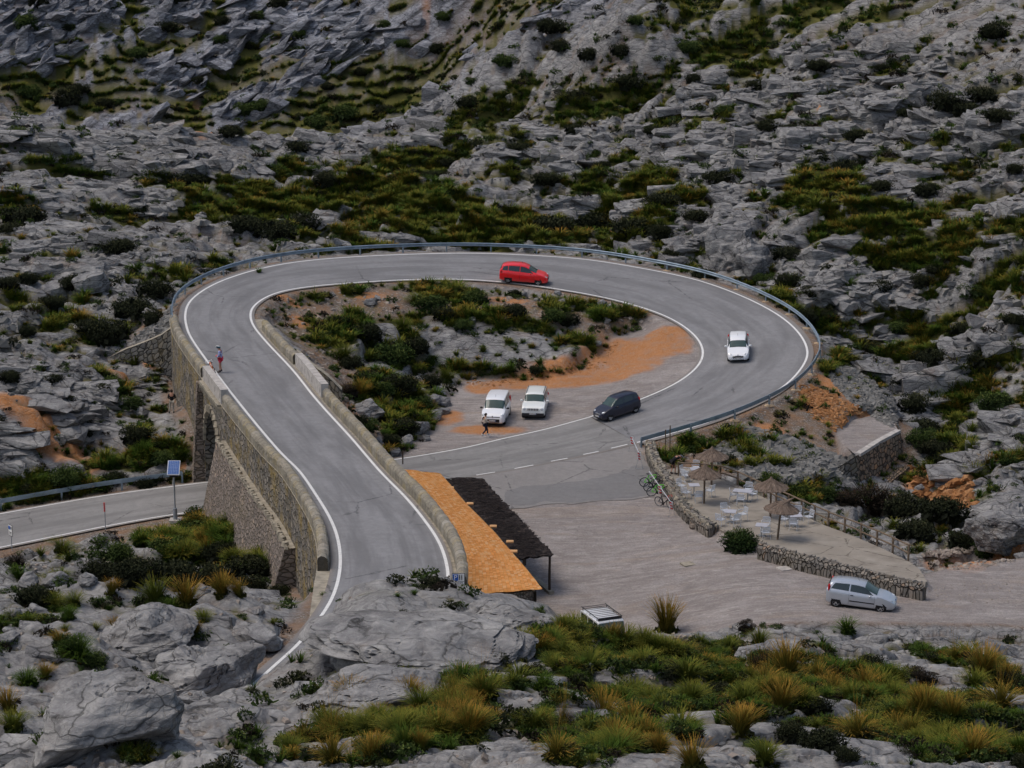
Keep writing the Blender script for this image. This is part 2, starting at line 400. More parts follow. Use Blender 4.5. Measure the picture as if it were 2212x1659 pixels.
# the causeway stands on low ground: keep the earth inside it below its deck
cw_i = [i for i, p in enumerate(outW) if 131 < p.y < 199 and p.x < -5]
cwA = [outW[i] for i in cw_i]; cwB = [road_in[i] for i in cw_i]
S_cw = sdf([p.xy for p in offset(cwA, .5)]+[p.xy for p in reversed(offset(cwB, -.5))])
Z = np.where(S_cw < 0, np.minimum(Z, nearest_z(cwA, cwB)-.5), Z)
Zb = Z
S_foot = sdf([tuple(W0(*q)) for q in [(1850,1045,-3),(1968,1038,-3),(2000,1000,-2.8),(1985,965,-2.6),(1950,935,-1.5),(1860,985,-2)]])
# how strongly rock relief may act (0 on made ground)
flat = np.minimum.reduce([S_lot, S_ter, S_isl, S_plt, S_loop, S_near, S_low, S_cw-1.0, S_vrg+.5, S_foot+.8])
R_amp = sstep(.2, 3.2, flat)
def zone(pts, w=1.2):
    return sstep(w, -w, sdf([tuple(W0(*q)) for q in pts]))
earth_in = zone([(560,640,5.6),(700,625,5.5),(900,618,4.9),(1110,628,4.4),(1290,650,3.8),(1400,680,3.2),(1440,705,2.7),(1290,745,2.0),(1240,705,2.8),(1000,690,3.6),(900,690,3.4),(800,700,3.6),(740,760,3.2),(800,860,1.4),(850,900,.5),(860,975,.1),(780,930,1.0),(700,830,3.0),(620,740,4.2),(565,690,5.4)])
emb = zone([(1395,965,.2),(1500,935,.7),(1640,880,1.5),(1730,820,2.2),(1765,760,2.6),(1800,770,2.0),(1880,795,1.5),(1936,865,.8),(1936,930,0),(1850,985,-.3),(1800,1030,-1.4),(1690,1045,-1),(1600,1035,-.5),(1500,1005,.2),(1420,1000,.3)], 1.0)
slab_in = zone([(900,720,2.6),(960,690,3.4),(1240,700,3.2),(1300,735,2.4),(1290,765,1.3),(1150,815,.4),(1010,815,.4),(930,790,1.0)], .8)
scr_left = zone([(378,655,6.3),(379,735,4.6),(300,760,3.8),(270,745,4.0),(340,690,5.2)], .8)
verge = sstep(.8, -.8, S_vrg)
near_scree = zone([(1180,1350,12),(1350,1330,10.8),(1520,1390,11.3),(1400,1450,14),(1230,1440,14.5)], 1.2)
E_ALL = np.maximum.reduce([earth_in, emb, scr_left, verge, near_scree*.8])
fg_slab = np.maximum.reduce([zone([(640,1395,17.4),(735,1278,17.6),(900,1258,17.3),(1190,1285,15.9),(1225,1330,15),(1110,1400,18.2),(1040,1480,21),(900,1480,21),(720,1440,19.3)], 1.0)])
def rockrelief(x, y, zb):
    """relief of the limestone (m), roughly zero mean"""
    near = sstep(150, 118, y)           # big smooth slabs on the near slope
    leftrock = near*sstep(-6, -10, x)
    far = sstep(292, 315, y)*sstep(30, -5, x)
    sl = samp(slab_in, x, y, 0.); fs = samp(fg_slab, x, y, 0.)
    ea = samp(E_ALL, x, y, 0.)
    # bedding runs roughly left to right; warp so that it bends
    wx = x+2.2*fbm(x/9, y/9, 3, 3); wy = y+2.2*fbm(x/9, y/9, 9, 3)
    ang = .22*np.sin(x/23.)+.12*np.sin(y/31.+1)
    ca, sa = np.cos(ang), np.sin(ang)
    rx = wx*ca+wy*sa; ry = -wx*sa+wy*ca
    z = 1.6*fbm(x/17, y/13, 21, 3)*(1-.6*near)
    bigm = sstep(226, 252, y)+.8*sstep(22, 34, x)*sstep(190, 200, y)*(1-sstep(226, 252, y))
    z = z+np.clip(bigm, 0, 1)*((1-3.2*np.abs(fbm((x+.5*y)/27., (y-.35*x)/17., 61, 3)))*1.9-.7)
    # level 1: big blocks
    f1, f2, dx, dy, r, q = worley(rx/9.5, ry/4.4, 31)
    e = f2-f1
    a = (r-.5)*1.15+dx*(q-.5)*1.3-dy*.5
    z1 = a-.5*np.exp(-(e/.07)**2)
    # level 2
    f1, f2, dx, dy, r, q = worley(rx/4.3+7, ry/1.6, 57)
    e2 = f2-f1
    z2 = (r-.5)*.54+dx*(q-.5)*.6-dy*.3-.30*np.exp(-(e2/.09)**2)
    # level 3
    f1, f2, dx, dy, r, q = worley(rx/1.9+3, ry/.75, 83)
    e3 = f2-f1
    z3 = (r-.5)*.19+dx*(q-.5)*.2-dy*.1-.11*np.exp(-(e3/.12)**2)
    f1, f2, dx, dy, r, q = worley(wx/.75, wy/.42, 91)
    z4 = (r-.5)*.07+dx*(q-.5)*.07-.04*np.exp(-((f2-f1)/.14)**2)
    rough = sstep(.30, .62, vnoise(x/11+4, y/8, 63))   # some areas broken, some smooth
    lo_ = z+z1*(1-.45*near)*(1-.75*sl)
    zz = lo_+z2*(.45+.75*rough)*(1-.7*near)*(1-.9*sl)+z3*(.35+.9*rough)*(1-.5*near)*(1-.7*sl)+z4*(1-.5*sl)*(.5+.7*rough)
    # fluted steep slabs of the far hillside: diagonal ribs
    zc = np.clip(zb, -10, 40)
    ac = x*.52-zc*.80+1.5*fbm(x/7, zc/7, 5, 3); al = x*.80+zc*.52
    rib = np.abs(fbm(ac/2.4, al/15, 101, 4)); rib2 = np.abs(fbm(ac/.8, al/4.5, 111, 3))
    zz = np.where(far > 0, zz*(1-.6*far)+far*(.5-rib*3.0-rib2*.9+1.5*fbm(ac/8, al/22, 55, 3)), zz)
    # the rounded boulder slabs in the foreground
    bulge = fbm(x/6.5, y/5.5, 77, 3)*1.5+fbm(x/1.7, y/1.7, 78, 4)*.35-.3*np.exp(-(fbm(x/7+3, y/4, 14, 3)/.022)**2)-.12*np.exp(-(fbm(x/2.4, y/1.6, 15, 3)/.03)**2)
    zz = zz*(1-.8*fs)+bulge*fs*.55
    zz = zz*(1-.65*leftrock)+bulge*leftrock*1.35
    # loose ground
    st = .16*fbm(x/2.2, y/2.2, 44, 4)
    f1, f2, dx, dy, r, q = worley(x/.38, y/.38, 47)
    st = st+.10*(r > .45)*np.clip(1-f1*1.5, 0, 1)*(.5+r)
    zz = zz*(1-ea)+st*ea
    return zz, (z+.35*z1*(1-.45*near)*(1-.75*sl))*(1-ea)
# ledges: the terrace-like steps of the limestone
def steps(z, x, y, k):
    h = .95
    t = z/h+1.3*fbm(x/20, y/14, 200, 2)+.22*(vnoise(x/1.6, y/1.2, 207)-.5)
    f = t-np.floor(t)
    s = sstep(.22, .60, f)*.85+f*.15
    return z+(np.floor(t)+s-t)*h*k
def ground(x, y):
    x = np.asarray(x, float); y = np.asarray(y, float)
    inside = (x > RX0) & (x < RX1-.3) & (y > RY0) & (y < RY1-.3)
    zb = np.where(inside, 0., 0.)
    out_ = ~inside
    if out_.any(): zb[out_] = rbf(x[out_], y[out_])
    zb = np.where(inside, samp(Zb, x, y, 0.), zb)
    amp = samp(R_amp, x, y, 1.)
    ea = samp(E_ALL, x, y, 0.)
    zz_, lo_ = rockrelief(x, y, zb); z = zb+amp*zz_; zl = zb+amp*lo_
    ks = amp*(1-ea)*(1-samp(slab_in, x, y, 0.))*np.clip(.8+.9*fbm(x/21, y/15, 300, 2), 0, 1)*(1-.8*sstep(150, 118, y))*(1-.9*sstep(292, 315, y)*sstep(30, -5, x))
    z = z+steps(zl, x, y, ks)-zl
    return z+(1-amp)*.018*fbm(x/.5, y/.5, 12, 3)*(samp(np.minimum(S_loop, S_low), x, y, 5.) > 0)
# polar sheet: fine steps near the lookout, coarse far away
NA = 1250; AMAX = math.radians(15.5)
rr = [52.]
while rr[-1] < 330: rr.append(rr[-1]*1.00175)
while rr[-1] < 470: rr.append(rr[-1]*1.005)
while rr[-1] < 900: rr.append(rr[-1]*1.06)
NRr = len(rr)
aa = np.linspace(-AMAX, AMAX, NA)
RR, AA = np.meshgrid(np.array(rr), aa, indexing='ij')
TX = RR*np.sin(AA); TY = RR*np.cos(AA)
TZ = ground(TX, TY)
TZ[RR > 470] = TZ[np.abs(np.array(rr)-470).argmin()][None, :].repeat(NRr, 0)[RR > 470]+(RR[RR > 470]-470)*.4
def hblur(a, n):
    for _ in range(n):
        b = a.copy(); b[:, 1:-1] = (a[:, :-2]+2*a[:, 1:-1]+a[:, 2:])/4; a = b
    return a
_am = samp(R_amp, TX, TY, 1.)
_w = np.clip(_am, 0, 1)*sstep(95, 150, RR)
TZ = TZ*(1-_w)+hblur(TZ, 7)*_w
_w = np.clip(_am, 0, 1)*(1-sstep(95, 150, RR))
TZ = TZ*(1-_w)+hblur(TZ, 2)*_w
TU, TV, TDEP = proj(TX, TY, TZ)
VMIN = np.minimum.accumulate(TV, axis=0)
def hit(u, v):
    """the first ground point seen in the direction (u, v)"""
    th = math.atan2(u-1106, F*CP-(829.5-v)*-SP if False else F*CP+(829.5-v)*SP)
    c = int(round((th+AMAX)/(2*AMAX)*(NA-1)))
    if c < 0 or c >= NA: return None
    r = int(np.searchsorted(-VMIN[:, c], -v))
    if r >= NRr-2: return None
    return Vector((TX[r, c], TY[r, c], TZ[r, c]))
# slope of the built surface, used for the earth / grass cover
gzx = np.gradient(TZ, axis=1)/np.maximum(RR*(aa[1]-aa[0]), .01)
gzy = np.gradient(TZ, axis=0)/np.gradient(RR, axis=0)
def blur(a, n):
    for _ in range(n):
        a = (a+np.roll(a, 1, 0)+np.roll(a, -1, 0))/3; a = (a+np.roll(a, 1, 1)+np.roll(a, -1, 1))/3
    return a
SL = blur(np.hypot(gzx, gzy), 3)
HOL = np.clip((blur(TZ, 14)-TZ)*3.0, -1, 1)      # hollows collect earth
# ---- green cover: patches (u, v, half width, half height, strength)
GREEN = [(560,455,120,30,.9),(700,440,110,26,.9),(840,445,110,24,.9),(1000,480,120,26,.9),(1180,465,110,24,.9),(1330,455,90,26,.9),(1130,520,180,12,.8),(1250,395,70,18,.7),(1090,370,60,14,.6),(1760,470,80,24,.8),(2000,520,90,26,.9),(2120,590,70,22,.8),(1980,740,80,26,.8),(1880,700,50,22,.7),(480,440,90,30,.8),(1350,430,110,30,.8),(560,500,70,24,.7),(760,520,110,14,.6),(1000,525,160,12,.6),(640,370,60,16,.6),(1180,360,70,18,.6),(1400,380,60,20,.6),(1560,340,60,14,.5),(1700,230,60,16,.5),(1950,330,70,18,.5),(2050,300,60,20,.5),(1900,560,70,20,.6),(2000,660,70,20,.6),(1840,640,60,24,.6),(120,560,60,16,.5),(60,660,60,16,.5),(150,640,50,14,.5),(300,600,60,16,.6),(30,440,60,24,.5),(240,470,60,14,.5),(1300,1600,200,50,.7),(1000,1560,160,40,.7),(2000,1600,200,40,.8),(1700,1620,200,30,.6),(330,40,80,20,.5),(270,85,80,18,.5),(200,120,80,18,.5),(130,170,60,20,.5),(80,215,50,20,.5),(60,180,50,20,.8),(230,330,60,20,.4),(150,370,110,22,.7),(300,405,110,22,.8),(420,430,120,30,.7),(530,420,80,30,.6),(620,440,120,35,.75),(880,355,95,32,1),(960,330,60,40,.9),(820,420,120,34,.9),(760,370,60,14,.8),(920,420,60,30,.8),(1020,290,60,18,.8),(1120,300,40,20,.5),(1060,240,110,22,.7),(1230,245,110,26,.9),(1340,240,70,20,.9),(1280,225,80,20,.8),(1000,450,120,30,.8),(1150,440,90,30,.7),(1280,430,120,35,.6),(850,480,120,35,.8),(700,490,120,34,.8),(1100,495,200,30,.8),(1390,480,70,40,.8),(1500,30,100,40,.8),(1560,110,70,45,.9),(1640,90,40,60,.7),(1600,160,60,20,.8),(1780,40,100,40,.8),(1880,45,90,30,.8),(1400,80,40,60,.4),(1600,40,50,50,.7),(1810,420,80,45,.9),(1900,480,110,40,1),(1740,400,50,50,.9),(2080,540,140,55,.9),(2190,500,60,50,.9),(1980,470,60,30,.8),(1480,420,60,20,.6),(1690,640,60,40,.5),(2110,420,70,20,.5),(1540,270,60,14,.6),(1340,350,60,14,.6),(1650,430,50,16,.5),
 (1900,660,60,22,.6),(1960,790,100,50,.9),(2070,850,90,40,.9),(2150,760,90,30,.7),(1850,800,60,20,.6),(1800,700,50,30,.6),(2150,1000,80,30,.6),(2060,980,60,30,.6),(1750,650,40,40,.5),(2180,620,50,18,.6),
 (770,730,70,50,.6),(960,640,70,36,.8),(1050,690,120,16,.7),(1250,680,90,22,.5),(1380,680,70,24,.8),(1440,700,40,14,.6),(850,880,90,60,.7),(870,760,60,50,.6),(1110,700,100,12,.5),(700,700,60,20,.3),(820,860,60,60,.7),(1000,800,50,12,.5),
 (1470,965,60,14,.45),(1450,990,30,14,.6),(1770,780,30,30,.5),
 (250,830,60,36,.7),(200,720,130,14,.5),(290,990,110,45,.8),(100,1060,110,30,.8),(200,1010,60,20,.7),(150,700,90,12,.5),(330,960,40,20,.4),(380,600,60,18,.7),(460,570,60,12,.6),
 (380,1180,160,70,.8),(150,1220,130,50,.5),(540,1220,60,30,.7),(60,1340,120,40,.4),(300,1320,150,24,.5),(100,1180,110,12,.25),
 (1500,1500,380,90,.85),(1900,1520,330,110,.8),(1350,1420,140,50,.6),(1750,1420,160,34,.8),(2100,1440,140,50,.9),(1150,1540,240,60,.8),(900,1590,160,60,.8),(700,1620,120,40,.7),(2150,1600,100,60,.9),(1250,1320,90,40,.6),(1500,1400,160,30,.7),(1050,1500,100,40,.5),(1600,1580,250,40,.6)]
G = np.zeros(TX.shape, np.float32); SHR = np.zeros(TX.shape, np.float32)
for u, v, ru, rv, s in GREEN:
    h = hit(u, v)
    if h is None: continue
    dist = math.sqrt(h.x**2+h.y**2+(CAMH-h.z)**2)
    sx = ru/F*dist
    up = hit(u, v-rv); dn = hit(u, v+rv)
    y1 = up.y if up else h.y+rv/F*dist/.25
    y0 = dn.y if dn else h.y-rv/F*dist/.25
    cy = (y0+y1)/2; sy = max((y1-y0)/2, sx*.35)
    q = ((TX-h.x)/sx)**2+((TY-cy)/sy)**2
    G = np.maximum(G, s*np.clip(1.35-q, 0, 1).astype(np.float32))
FL = samp(flat, TX, TY, 9.)
n1 = fbm(TX/1.9, TY/1.9, 400, 4); n2 = fbm(TX/5, TY/5, 410, 3)
HOLB = np.clip((blur(hblur(TZ, 20), 40)-TZ)*.55, -.5, .8)
gr = G*(1+.4*sstep(222, 232, TY)*sstep(300, 285, TY))+.55*n1+.35*n2+.35*HOL+.45*HOLB*(TY > 215)-.28*np.clip(SL-.5, 0, 2)
nearm = sstep(135, 112, TY); gr = gr-.55*sstep(285, 305, TY)*sstep(.35, .75, vnoise(TX/1.6, TZ/1.1, 437))
gr = gr-nearm*(.0+.34*sstep(.5, .8, vnoise(TX/2.3, TY/1.9, 431))+.2*vnoise(TX/.8, TY/.8, 433))
gmask = sstep(.14, .42, gr)*sstep(.15, .9, FL)
base_g = sstep(.32, .60, .30+.6*n2+.7*n1*.6+.5*HOL-.35*np.clip(SL-.35, 0, 2))*sstep(.4, 1.5, FL)*.55*(1-samp(slab_in, TX, TY, 0.))*(1-.8*samp(fg_slab, TX, TY, 0.))
gmask = np.maximum(gmask, base_g*(1-samp(E_ALL, TX, TY, 0.)*.7))
# orange earth patches (u, v, half width, half height)
RED = [(1240,800,150,24),(1340,775,110,45),(1430,745,70,36),(1250,825,160,14),(1130,828,120,14),(1050,840,50,12),(1180,820,100,14),(1460,715,30,10),(1830,850,30,26),(1790,830,40,14),(1870,895,40,12),(1770,870,40,30),(1990,1040,40,20),(2060,1060,60,24),(1660,930,40,14),(250,810,30,12),(70,905,120,34),(150,990,120,16),(390,1010,16,20),(330,790,30,10),(660,700,50,14),(780,640,60,10),(620,650,40,10),(1100,650,50,8),(960,905,50,18),(1050,930,90,12),(720,900,40,20),(780,905,50,20),(2090,1225,80,14),(700,1340,30,20),(700,245,30,20),(1780,235,16,8),(920,40,40,14),(450,290,40,14),(420,240,20,8),(830,900,60,20),(2190,1180,60,14)]
Rm = np.zeros(TX.shape, np.float32)
for u, v, ru, rv in RED:
    h = hit(u, v)
    if h is None: continue
    dist = math.sqrt(h.x**2+h.y**2+(CAMH-h.z)**2); sx = ru/F*dist
    up = hit(u, v-rv); dn = hit(u, v+rv)
    y1 = up.y if up else h.y+1; y0 = dn.y if dn else h.y-1
    cy = (y0+y1)/2; sy = max((y1-y0)/2, .7)
    q = ((TX-h.x)/sx)**2+((TY-cy)/sy)**2
    Rm = np.maximum(Rm, np.clip(1.3-q, 0, 1).astype(np.float32))
redm = sstep(.08, .95, Rm+.6*fbm(TX/1.2, TY/1.2, 500, 5))*np.clip(Rm*2.2, 0, 1)
earth = np.clip(samp(E_ALL, TX, TY, 0.)+sstep(.9, .1, FL)*.9+.5*sstep(.1, .5, HOL+.4*n1)*(1-samp(slab_in, TX, TY, 0.)), 0, 1)
made = sstep(.5, .0, samp(np.minimum.reduce([S_lot, S_isl, S_plt, S_ter]), TX, TY, 9.))
idx = np.arange(NRr*NA).reshape(NRr, NA)
quads = np.stack([idx[:-1, :-1], idx[:-1, 1:], idx[1:, 1:], idx[1:, :-1]], -1).reshape(-1, 4)
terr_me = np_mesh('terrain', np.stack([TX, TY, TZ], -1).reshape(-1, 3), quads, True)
def vattr(me, name, arrs):
    a = me.attributes.new(name, 'FLOAT_COLOR', 'POINT')
    d = np.stack([np.clip(q, 0, 1).ravel() for q in arrs]+[np.ones(arrs[0].size)], -1).astype(np.float32)
    a.data.foreach_set('color', d.ravel())
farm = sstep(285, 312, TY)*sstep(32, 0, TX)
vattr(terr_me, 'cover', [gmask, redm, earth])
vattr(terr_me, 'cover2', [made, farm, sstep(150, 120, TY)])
# ------------------------------------------------------------------ materials
class NT:
    def __init__(s, name):
        s.m = bpy.data.materials.new(name); s.m.use_nodes = True
        s.t = s.m.node_tree; s.n = s.t.nodes; s.b = s.n['Principled BSDF']; s.l = s.t.links
        s.b.inputs['Specular IOR Level'].default_value = .25
    def add(s, t, **k):
        n = s.n.new(t)
        for a, v in k.items(): setattr(n, a, v)
        return n
    def inp(s, sock, v):
        if isinstance(v, (int, float)): sock.default_value = v if sock.type == 'VALUE' else (v, v, v, 1)
        elif isinstance(v, (tuple, list)): sock.default_value = v if len(sock.default_value) == len(v) else tuple(v)+(1,)
        else: s.l.new(v, sock)
    def pos(s, kind='Object', scale=(1, 1, 1), rot=(0, 0, 0)):
        c = s.add('ShaderNodeTexCoord'); m = s.add('ShaderNodeMapping')
        m.inputs['Scale'].default_value = scale; m.inputs['Rotation'].default_value = rot
        s.l.new(c.outputs[kind], m.inputs['Vector']); return m.outputs[0]
    def noise(s, vec, scale, detail=6, rough=.55, dist=0):
        n = s.add('ShaderNodeTexNoise'); n.inputs['Scale'].default_value = scale; n.inputs['Detail'].default_value = detail
        n.inputs['Roughness'].default_value = rough; n.inputs['Distortion'].default_value = dist
        if vec: s.l.new(vec, n.inputs['Vector'])
        return n.outputs['Fac']
    def voro(s, vec, scale, feature='F1', out='Distance', rnd=1):
        n = s.add('ShaderNodeTexVoronoi', feature=feature); n.inputs['Scale'].default_value = scale
        n.inputs['Randomness'].default_value = rnd
        s.l.new(vec, n.inputs['Vector']); return n.outputs[out]
    def ramp(s, fac, stops):
        n = s.add('ShaderNodeValToRGB'); e = n.color_ramp.elements
        while len(e) < len(stops): e.new(.5)
        for i, (p, c) in enumerate(stops):
            e[i].position = p; e[i].color = (c, c, c, 1) if isinstance(c, (int, float)) else tuple(c)+(1,)
        s.inp(n.inputs[0], fac); return n.outputs[0]
    def mix(s, f, a, b, mode='MIX'):
        n = s.add('ShaderNodeMix', data_type='RGBA', blend_type=mode)
        s.inp(n.inputs[0], f); s.inp(n.inputs[6], a); s.inp(n.inputs[7], b); return n.outputs[2]
    def math(s, op, a, b=0):
        n = s.add('ShaderNodeMath', operation=op); s.inp(n.inputs[0], a); s.inp(n.inputs[1], b); return n.outputs[0]
    def attr(s, name):
        a = s.add('ShaderNodeAttribute', attribute_name=name); x = s.add('ShaderNodeSeparateColor')
        s.l.new(a.outputs['Color'], x.inputs[0]); return x.outputs
    def bump(s, h, st=.5, d=.05):
        n = s.add('ShaderNodeBump'); n.inputs['Strength'].default_value = st; n.inputs['Distance'].default_value = d
        s.l.new(h, n.inputs['Height']); s.l.new(n.outputs[0], s.b.inputs['Normal'])
    def done(s, col=None, rough=None, metal=None):
        if col is not None: s.inp(s.b.inputs['Base Color'], col)
        if rough is not None: s.inp(s.b.inputs['Roughness'], rough)
        if metal is not None: s.b.inputs['Metallic'].default_value = metal
        return s.m
def simple(name, c, rough=.6, metal=0, var=.12, scale=3, coat=0):
    t = NT(name); v = t.pos()
    n = t.noise(v, scale, 5)
    a = tuple(max(0, k*(1-var)) for k in c); b = tuple(min(1, k*(1+var)) for k in c)
    t.done(t.ramp(n, [(.3, a), (.7, b)]), rough, metal)
    if coat: t.b.inputs['Coat Weight'].default_value = coat; t.b.inputs['Coat Roughness'].default_value = .05
    return t.m
M = {}
def terrain_mat():
    t = NT('limestone_ground'); v = t.pos()
    g, r, e = t.attr('cover')[0:3]; md, fr, nr = t.attr('cover2')[0:3]
    big = t.noise(v, .16, 5, .6)
    vs = t.pos('Object', (.9, .9, 2.2), (0, .25, .3))
    mid = t.noise(vs, 1.1, 9, .68, .6)
    fine = t.noise(v, 9, 6, .7)
    rock = t.ramp(mid, [(.28, (.085, .085, .088)), (.42, (.19, .19, .195)), (.56, (.295, .293, .29)), (.74, (.44, .435, .42))])
    rock = t.mix(t.ramp(big, [(.35, 0), (.7, .55)]), rock, t.mix(1, rock, (.80, .78, .76), 'MULTIPLY'))
    rock = t.mix(t.ramp(t.noise(t.pos('Object', (1, 1, .5)), .55, 6, .7), [(.5, 0), (.75, .7)]), rock, (.125, .12, .12))
    # dark joints and bedding seams
    def warped(scale, rot, amt, sc_=.8):
        p_ = t.pos('Object', scale, rot); n_ = t.add('ShaderNodeTexNoise'); n_.inputs['Scale'].default_value = sc_; n_.inputs['Detail'].default_value = 4; t.l.new(v, n_.inputs['Vector'])
        k_ = t.add('ShaderNodeVectorMath', operation='SCALE'); k_.inputs['Scale'].default_value = amt; t.l.new(n_.outputs['Color'], k_.inputs[0])
        a_ = t.add('ShaderNodeVectorMath', operation='ADD'); t.l.new(p_, a_.inputs[0]); t.l.new(k_.outputs[0], a_.inputs[1]); return a_.outputs[0]
    vd = t.voro(warped((.55, 1.0, 2.1), (.05, .12, .15), 1.2), .62, 'DISTANCE_TO_EDGE')
    vd2 = t.voro(warped((.8, 1.3, 2.4), (.1, -.1, .3), .9), 1.5, 'DISTANCE_TO_EDGE')
    vd3 = t.voro(warped((1, 1.5, 2.4), (.3, .1, -.2), .5), 3.6, 'DISTANCE_TO_EDGE')
    brk = t.ramp(t.noise(v, .10, 3), [(.42, 0), (.58, 1)])
    seam = t.math('MINIMUM', t.ramp(vd, [(0, .22), (.03, .85), (.06, 1)]), t.mix(brk, t.ramp(vd2, [(0, .75), (.04, 1)]), t.ramp(vd2, [(0, .35), (.04, .9), (.07, 1)])))
    seam = t.math('MINIMUM', seam, t.mix(brk, 1.0, t.ramp(vd3, [(0, .68), (.07, 1)])))
    seam = t.mix(t.math('MULTIPLY', nr, .40), seam, t.math('MAXIMUM', t.ramp(vd, [(0, .25), (.03, 1)]), t.ramp(t.noise(v, .7, 4), [(.44, 0), (.52, 1)])))
    sepz = t.add('ShaderNodeSeparateXYZ'); t.l.new(v, sepz.inputs[0])
    bz = t.math('ADD', t.math('MULTIPLY', sepz.outputs[2], 1.15), t.math('ADD', t.math('MULTIPLY', sepz.outputs[0], .12), t.math('MULTIPLY', t.noise(v, .22, 4), 3.2)))
    bf = t.math('FRACT', bz)
    bed = t.ramp(bf, [(0, .25), (.05, .8), (.14, 1), (.97, 1), (1, .25)])
    bed = t.mix(t.ramp(t.noise(v, .35, 3), [(.45, .15), (.6, 1)]), 1.0, bed)
    seam = t.math('MINIMUM', seam, t.mix(t.math('ADD', t.math('MULTIPLY', nr, .8), t.math('MULTIPLY', fr, .9)), bed, 1.0))
    # ribs that run up the far slabs
    xz = t.add('ShaderNodeCombineXYZ'); t.l.new(t.math('ADD', t.math('MULTIPLY', sepz.outputs[0], .52), t.math('MULTIPLY', sepz.outputs[2], -.80)), xz.inputs[0]); t.l.new(t.math('MULTIPLY', t.math('ADD', t.math('MULTIPLY', sepz.outputs[0], .80), t.math('MULTIPLY', sepz.outputs[2], .52)), .16), xz.inputs[1])
    ribn = t.noise(xz.outputs[0], 1.3, 7, .65, .5)
    seam = t.math('MULTIPLY', seam, t.mix(fr, 1.0, t.ramp(ribn, [(.36, .30), (.5, .85), (.62, 1.15)])))
    rock = t.mix(1, rock, seam, 'MULTIPLY')
    rock = t.mix(t.ramp(fine, [(.56, 0), (.72, .5)]), rock, (.48, .475, .46))
    rock = t.mix(t.ramp(fine, [(.28, .5), (.42, 0)]), rock, (.10, .10, .10))
    # near slope: paler and warmer with light lichen; far hillside: bluish haze tinted into the rock colour
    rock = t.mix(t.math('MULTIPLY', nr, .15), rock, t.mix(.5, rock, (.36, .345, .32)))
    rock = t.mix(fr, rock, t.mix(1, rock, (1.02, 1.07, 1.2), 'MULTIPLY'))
    # ochre stains
    rock = t.mix(t.ramp(t.noise(v, .33, 4, .6), [(.62, 0), (.78, .35)]), rock, (.32, .20, .115))
    st = t.voro(v, 7.5, 'F1', 'Color'); sd = t.voro(v, 7.5)
    pebble = t.mix(t.ramp(sd, [(.15, 0), (.55, .85)]), t.mix(.8, (.30, .275, .25), t.ramp(t.math('MULTIPLY', st, 1), [(0, (.16, .145, .13)), (1, (.46, .43, .40))])), (.12, .09, .065))
    soil = t.mix(t.ramp(t.noise(v, .9, 5), [(.38, 0), (.62, .8)]), pebble, (.235, .135, .075))
    col = t.mix(t.math('MULTIPLY', e, t.ramp(t.noise(v, 1.6, 5), [(.25, .55), (.5, .95)])), rock, soil)
    orange = t.mix(t.noise(v, 2.6, 7, .7), (.27, .11, .04), (.52, .235, .09))
    orange = t.mix(t.ramp(t.noise(v, 14, 4), [(.5, 0), (.7, .7)]), orange, (.46, .36, .28)); orange = t.mix(t.ramp(t.noise(v, 1.3, 5, .7), [(.5, 0), (.66, .6)]), orange, (.30, .22, .165)); orange = t.mix(t.ramp(sd, [(.10, .5), (.3, 0)]), orange, (.14, .07, .035))
    # made ground: packed gravel with swirls of pale dust and ochre
    sw = t.noise(t.pos('Object', (.5, .9, 1), (0, 0, .35)), .5, 9, .66, 1.0)
    lot = t.ramp(sw, [(.30, (.222, .198, .190)), (.5, (.275, .248, .238)), (.68, (.375, .345, .332))])
    sw2 = t.noise(t.pos('Object', (.35, 1.6, 1), (0, 0, .3)), 1.0, 10, .75, 2.0)
    lot = t.mix(t.ramp(sw2, [(.50, 0), (.62, .7)]), lot, (.46, .43, .405))
    lot = t.mix(t.ramp(t.noise(t.pos('Object', (.10, .45, 1), (0, 0, .35)), .9, 5, .6, 1), [(.54, 0), (.74, .5)]), lot, (.36, .27, .19))
    lot = t.mix(t.ramp(fine, [(.4, .45), (.6, 0)]), lot, (.15, .13, .12))
    lot = t.mix(t.ramp(t.noise(v, 16, 3, .7), [(.6, 0), (.75, .6)]), lot, (.46, .42, .39))
    col = t.mix(md, col, lot)
    col = t.mix(r, col, orange)
    gg = t.mix(t.noise(v, .8, 5, .7), (.05, .06, .02), (.155, .14, .04))
    gg = t.mix(t.ramp(t.noise(v, 5, 4, .7), [(.36, .4), (.5, 0)]), gg, (.04, .046, .02))
    col = t.mix(g, col, gg)
    h = t.math('ADD', t.math('MULTIPLY', mid, 1.0), t.math('ADD', t.math('MULTIPLY', seam, .35), t.math('MULTIPLY', fine, .25)))
    t.bump(h, .75, .16); t.b.inputs['Specular IOR Level'].default_value = .08
    return t.done(col, .92)
M['ground'] = terrain_mat()
